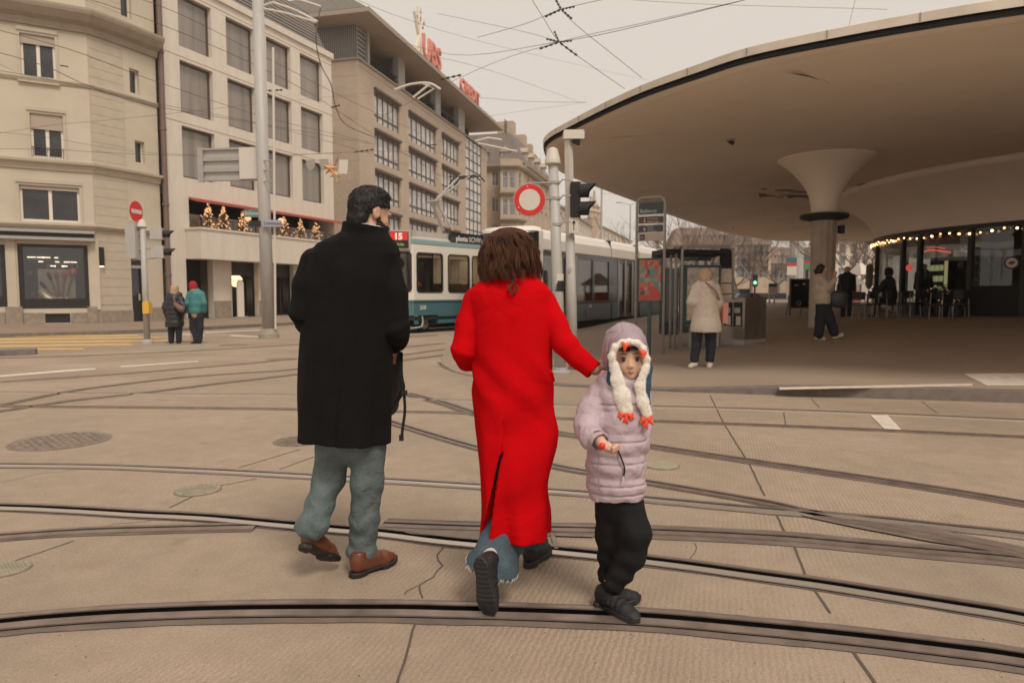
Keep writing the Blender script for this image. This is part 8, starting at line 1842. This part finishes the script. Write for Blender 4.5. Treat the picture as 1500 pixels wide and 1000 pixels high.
bg_ = empty('shoulder_bag', A(261, 449, Y1-.22), 'brown shoulder bag on the back of the dark quilted coat', 'bag'); smesh('pouch', lambda P: chain(P, [T(257, 446, Y1-.24), T(266, 453, Y1-.24)], [.06, .09]), np.array(T(262, 450, Y1-.24))-.25, np.array(T(262, 450, Y1-.24))+.25, .02, mat('brown_bag', (.16, .085, .06), .5, linear=True), bg_); MB().tube([A(257, 446, Y1-.24), A(254, 434, Y1-.2)], .02, 5).build('strap', mat('brown_strap', (.14, .08, .06), .5, linear=True), bg_)
folk('pedestrian in a teal jacket and red knitted hat, waiting on the left', Y1, {'base': G(288, 503), 'parts': [
 ('body', [([(283, 420, 0), (285, 430, 0)], [.10, .08]), ([(287, 440, 0), (287, 460, 0)], [.16, .14]), ([(283, 462, 0), (283, 499, 0)], [.08, .06]), ([(292, 462, 0), (291, 499, 0)], [.08, .06])], M['skin'], 0),
 ('knitted_hat', [([(282.5, 417, 0), (283, 420, 0)], [.105, .115])], M['redknit'], .003),
 ('jacket', [([(287, 432, 0), (287, 445, 0), (287, 454, 0), (287, 466, 0)], [.16, .18, .175, .17]), ([(279, 431, 0), (275, 444, -.03), (276, 456, .05)], [.10, .085, .075]), ([(295, 431, 0), (299, 444, -.03), (299, 455, .05)], [.10, .085, .075]), ([(283, 426, 0), (290, 426, 0)], [.07, .07])], M['tealj'], .003, 459),
 ('trousers', [([(284, 460, 0), (283, 480, .02), (287, 499, 0)], [.12, .095, .075]), ([(292, 460, 0), (293, 480, 0), (292, 499, 0)], [.12, .095, .075])], M['navytr'], .002),
 ('shoe', [([(285, 501, -.05), (282, 502.3, -.12)], [.05, .045])], M['snkblack'], 0), ('shoe', [([(292, 501, -.02), (292, 501.5, .1)], [.05, .05])], M['snkblack'], 0)]}, .022)
g = Gp(1025, 538); Y2 = g.y
folk('woman in a cream teddy coat and dark trousers reading the map at the shelter', Y2, {'base': g, 'parts': [
 ('body', [([(1035, 404, 0), (1035, 415, 0)], [.09, .07]), ([(1034, 430, 0), (1034, 465, 0)], [.13, .10]), ([(1020, 490, 0), (1017, 530, 0)], [.07, .05]), ([(1040, 490, 0), (1039, 530, 0)], [.07, .05]), ([(1014, 455, .12), (1012, 447, .25)], [.035, .04])], M['skin'], 0),
 ('hair', [([(1034, 402, -.01), (1033, 408, -.03)], [.115, .12])], M['blond'], .005),
 ('coat', [([(1034, 419, 0), (1034, 445, 0), (1034, 478, 0), (1034, 500, 0)], [.165, .20, .255, .27]), ([(1021, 422, 0), (1013, 442, -.02), (1014, 456, .1)], [.095, .085, .07]), ([(1047, 422, 0), (1053, 444, 0), (1051, 458, .1)], [.095, .085, .07]), ([(1027, 413, 0), (1042, 413, 0)], [.06, .06])], M['teddy'], .002, 486),
 ('trousers', [([(1022, 478, 0), (1020, 505, 0), (1017, 526, 0)], [.11, .085, .075]), ([(1040, 478, 0), (1041, 505, 0), (1040, 526, 0)], [.11, .085, .075])], M['navytr'], .003),
 ('shoe', [([(1018, 533, 0), (1011, 536.5, -.05)], [.052, .042])], M['whiteshoe'], 0), ('shoe', [([(1040, 533, 0), (1039, 536.5, -.08)], [.052, .045])], M['whiteshoe'], 0)]}, .014)
pb2 = empty('paper_bag', A(1058, 458, Y2), 'flat pink bag hanging beside the woman in the cream coat', 'bag'); MB().box(A(1059, 458, Y2+.02), (.09, .22, .36), rz=.15).build('bag_body', M['pinkbag'], pb2); b = MB(); b.tube([A(1056, 443, Y2-.05), A(1048, 425, Y2-.22), A(1033, 413, Y2-.15)], .014, 5).build('strap', mat('tan_strap', (.24, .15, .12), .6, linear=True), pb2)
g = Gp(1208, 498); Y3 = g.y
folk('woman in short beige jacket walking past the column, one hand raised', Y3, {'base': g, 'parts': [
 ('body', [([(1206, 395, 0), (1204, 404, 0)], [.095, .06]), ([(1209, 394.5, 0), (1211, 398, 0)], [.06, .05]), ([(1204, 415, 0), (1203, 440, 0)], [.12, .12]), ([(1222, 408, -.08), (1223, 401, -.08), (1225, 399, -.08)], [.03, .035, .025]), ([(1205, 445, 0), (1199, 490, 0)], [.07, .05]), ([(1206, 445, 0), (1222, 488, 0)], [.07, .05])], M['skin'], 0),
 ('hair', [([(1202, 393, 0), (1201, 397, 0)], [.10, .09]), ([(1196, 397, 0), (1197, 399, 0)], [.055, .05])], M['hairdark'], .003),
 ('jacket', [([(1201, 409, 0), (1202, 424, 0), (1204, 437, 0), (1205, 450, 0)], [.14, .17, .18, .18]), ([(1203, 411, -.1), (1213, 421, -.13), (1222, 410, -.1)], [.10, .085, .06])], M['beigej'], .003, 445),
 ('trousers', [([(1205, 440, 0), (1202, 468, .02), (1199, 490, 0)], [.14, .11, .10]), ([(1206, 440, 0), (1215, 466, 0), (1222, 487, 0)], [.13, .11, .10])], M['navytr'], .003),
 ('shoe', [([(1196, 494, 0), (1206, 496, 0)], [.05, .045])], M['whiteshoe'], 0), ('shoe', [([(1222, 493, 0), (1233, 490, 0)], [.05, .042])], M['whiteshoe'], 0)]}, .015)
tb2 = empty('shoulder_bag', A(1228, 440, Y3-.1), 'dark shoulder bag carried by the woman in the short beige jacket', 'bag'); smesh('pouch', lambda P: smax(ell(P, T(1229, 438, Y3-.12), (.20, .10, .24)), np.abs(P[:, 2]-A(1229, 438, Y3).z)-.19, .05), np.array(T(1229, 438, Y3-.12))-.32, np.array(T(1229, 438, Y3-.12))+.32, .018, M['bagdark'], tb2); MB().tube([A(1222, 428, Y3-.12), A(1224, 410, Y3-.14), A(1228, 404, Y3-.13), A(1232, 426, Y3-.12)], .013, 5).build('handle', M['bagdark'], tb2)
g = Gp(1450, 471); Y4 = g.y; M['nearblack'] = mat('dark_clothes', (.010, .010, .013), .8, linear=True); M['navyjean'] = mat('dark_jeans', (.018, .022, .032), .8, linear=True)
folk('person in a dark hooded jacket leaning to the cafe window on the right', Y4, {'base': g, 'parts': [
 ('body', [([(1447, 373, 0), (1446, 384, 0)], [.10, .08]), ([(1454, 374, 0), (1455, 377, 0)], [.05, .04]), ([(1440, 390, 0), (1444, 420, 0)], [.15, .14]), ([(1436, 430, 0), (1430, 463, 0)], [.08, .05]), ([(1450, 430, 0), (1452, 463, 0)], [.08, .05]), ([(1432, 414, -.12), (1434, 417, -.1)], [.04, .04])], M['skin'], 0),
 ('hooded_jacket', [([(1444, 372, .0), (1436, 378, 0)], [.125, .12]), ([(1440, 388, 0), (1442, 402, 0), (1444, 415, 0)], [.20, .23, .22]), ([(1428, 390, 0), (1422, 402, -.05), (1432, 413, -.1)], [.11, .10, .07]), ([(1455, 388, 0), (1462, 398, 0), (1463, 410, 0)], [.11, .09, .08])], M['nearblack'], .004),
 ('jeans', [([(1438, 418, 0), (1436, 440, 0), (1431, 463, 0)], [.13, .10, .075]), ([(1449, 418, 0), (1450, 440, 0), (1452, 463, 0)], [.13, .10, .075])], M['navyjean'], .003),
 ('shoe', [([(1420, 463, 0), (1424, 468, 0)], [.04, .035])], M['cognac'], 0), ('shoe', [([(1446, 471, 0), (1464, 470, 0)], [.04, .035])], M['cognac'], 0)]}, .02)
g = Gp(1298, 464); Y5 = g.y
folk('dark figure seated at a cafe table reading, in front of the plane tree', Y5, {'base': g, 'parts': [
 ('body', [([(1302, 398, 0), (1302, 406, 0)], [.10, .08]), ([(1302, 415, 0), (1302, 435, 0)], [.14, .15]), ([(1300, 438, 0), (1280, 440, 0), (1278, 460, 0)], [.09, .07, .06])], M['skin'], 0),
 ('coat', [([(1303, 414, 0), (1303, 437, 0)], [.19, .24]), ([(1302, 406, 0), (1304, 412, 0)], [.10, .12]), ([(1296, 414, -.1), (1289, 425, -.1), (1280, 424, -.1)], [.11, .09, .07])], M['nearblack'], .004), ('hat', [([(1302, 397, 0), (1302, 399, 0)], [.13, .14])], M['nearblack'], .002),
 ('trousers', [([(1301, 438, 0), (1283, 440, 0), (1281, 459, 0)], [.12, .1, .08]), ([(1303, 438, .2), (1286, 440, .2), (1284, 459, .2)], [.12, .1, .08])], M['navytr'], .002), ('shoe', [([(1281, 462, 0), (1274, 463, 0)], [.05, .045])], M['snkblack'], 0)]}, .022)
for i, (px, py, H, m, lb) in enumerate(((1131, 444, 28, 'navytr', 'distant dark figure standing right of the waste station'), (1140, 443, 24, 'bagdark', 'distant dark figure beside the pale blue panel'), (1239, 450, 30, 'nearblack', 'distant dark figure just right of the shoulder bag'), (1352, 448, 60, 'nearblack', 'dark figure behind the cafe glass left of the wide mullion'), (1406, 446, 50, 'nearblack', 'dark figure inside the cafe right of the lit cabinet'))):
    gg = Gp(px, py) if i > 2 else G(px, py); 
    if i > 2: gg = Vector(inpt(px, 430, 6.9)); gg.z = kz
    if i == 2: gg = Gp(1239, 464)
    Yk = gg.y; zz0 = gg.z; hgt = 1.7
    r = empty('person', gg, lb, 'person'); 
    def q(x, z): return (gg.x+x, gg.y, zz0+z)
    smesh('body', lambda P: np.minimum(np.minimum(chain(P, [q(0, 1.55), q(0, 1.62)], [.1, .09]), chain(P, [q(0, 1.35), q(0, .95)], [.17, .16])), np.minimum(chain(P, [q(-.09, .9), q(-.1, .05)], [.09, .06]), chain(P, [q(.09, .9), q(.12, .05)], [.09, .06]))), np.array(q(-.35, -.05)), np.array(q(.35, 1.85))+np.array((0, .5, 0))-np.array((0, .0, 0)), .03, M['skin'], r) if 0 else None
    lo_ = np.array((gg.x-.4, gg.y-.4, zz0-.05)); hi_ = np.array((gg.x+.4, gg.y+.4, zz0+1.9))
    smesh('body', lambda P: smin(chain(P, [q(0, 1.58), q(0, 1.62)], [.09, .10]), chain(P, [q(0, 1.4), q(0, 1.0)], [.12, .12]), .03), lo_, hi_, .03, M['skin'], r)
    smesh('clothes', lambda P: smin(smin(chain(P, [q(0, 1.36), q(0, .95)], [.19, .18], .03), smin(chain(P, [q(-.09, .9), q(-.11, .06)], [.10, .075]), chain(P, [q(.09, .9), q(.13, .06)], [.10, .075]), .02), .03), smin(chain(P, [q(-.2, 1.38), q(-.27, .9)], [.09, .06]), chain(P, [q(.2, 1.38), q(.27, .9)], [.09, .06]), .02), .02), lo_, hi_, .03, M[m], r)
# short hair strands on the man's head, lying along the surface
def lay_strands(hair_obj, parent, m, n_, L, r, c, seed=5, down=.9, zmin=None):
    me = hair_obj.data; rnd = random.Random(seed); b = MB(); off = wloc(hair_obj); N_ = len(me.vertices); c = Vector(c)
    for _ in range(n_):
        v = me.vertices[rnd.randrange(N_)]; nrm_ = v.normal; p = v.co+off
        t = Vector((rnd.uniform(-.35, .35), rnd.uniform(-.35, .35), -down)); t = (t-nrm_*t.dot(nrm_))
        if t.length < .05: t = Vector((rnd.uniform(-1, 1), rnd.uniform(-1, 1), 0))
        t.normalize(); l = L*rnd.uniform(.5, 1.2); b.tube([p-nrm_*.001, p+t*l*.5+nrm_*rnd.uniform(.001, .004), p+t*l+nrm_*rnd.uniform(-.001, .004)], [r, r*.8, r*.3], 3, cap=False)
    return b.build('hair_strands', m, parent, smooth=True)
for o in [x for x in man.children if x.name.split('.')[0] in ('hair', 'beard')]: lay_strands(o, o, M['hairdark'], 2600 if 'hair' in o.name else 700, .016, .0011, hc, down=.8)
# plush fibres on the child's hat
for o in [x for x in kid.children if x.name.startswith('penguin_hat')]: 
    s_ = lay_strands(o, o, M['plush'], 4200, .0045, .0006, hck, seed=8, down=.5); s_.name = 'plush_fibre'
# frayed white hem of the wide jeans
fr = MB(); rnd = random.Random(4); me = jw.data; off = wloc(jw); n1_ = Vector(T(722, 827, YW-.14)); hn = Vector((-.28, .10, -.95)).normalized()
for v in me.vertices:
    p = v.co+off; d_ = (p-n1_).dot(hn)
    if -.008 < d_ and p.y < YW+.13 and (p-n1_).length < .18 and rnd.random() < .5: fr.tube([p-hn*.004, p+hn*rnd.uniform(.002, .012)+Vector((rnd.uniform(-.004, .004), rnd.uniform(-.004, .004), 0))], .0011, 3, cap=False)
fr.build('frayed_hem', M['signwhite'], jw)
# litter and small stones scattered on the road, uncountable
rnd = random.Random(9); b = MB()
for i in range(420):
    y = 2.3*(1+rnd.random()**2*5); x = rnd.uniform(-.8, .8)*y; s_ = rnd.uniform(.001, .0035); z = 0
    b.box((x, y, s_*.4), (s_*rnd.uniform(.8, 1.8), s_, s_*.8), rz=rnd.uniform(0, 3))
tag(b.build('grit', mat('grit', (.12, .09, .07), .9, var=.5, scale=3, linear=True)), kind='stuff')
# ---------------------------------------------------------------- thin winter haze round the whole place
hm_ = bpy.data.materials.new('haze'); hm_.use_nodes = True; n_t = hm_.node_tree; n_t.nodes.clear()
ho = n_t.nodes.new('ShaderNodeOutputMaterial'); hv = n_t.nodes.new('ShaderNodeVolumePrincipled'); hv.inputs['Color'].default_value = (.98, .93, .87, 1); hv.inputs['Density'].default_value = .0006; hv.inputs['Anisotropy'].default_value = .2
n_t.links.new(hv.outputs[0], ho.inputs['Volume'])
hb = MB().box((0, 242, 29.5), (860, 520, 61)); tag(hb.build('haze', hm_), kind='stuff')
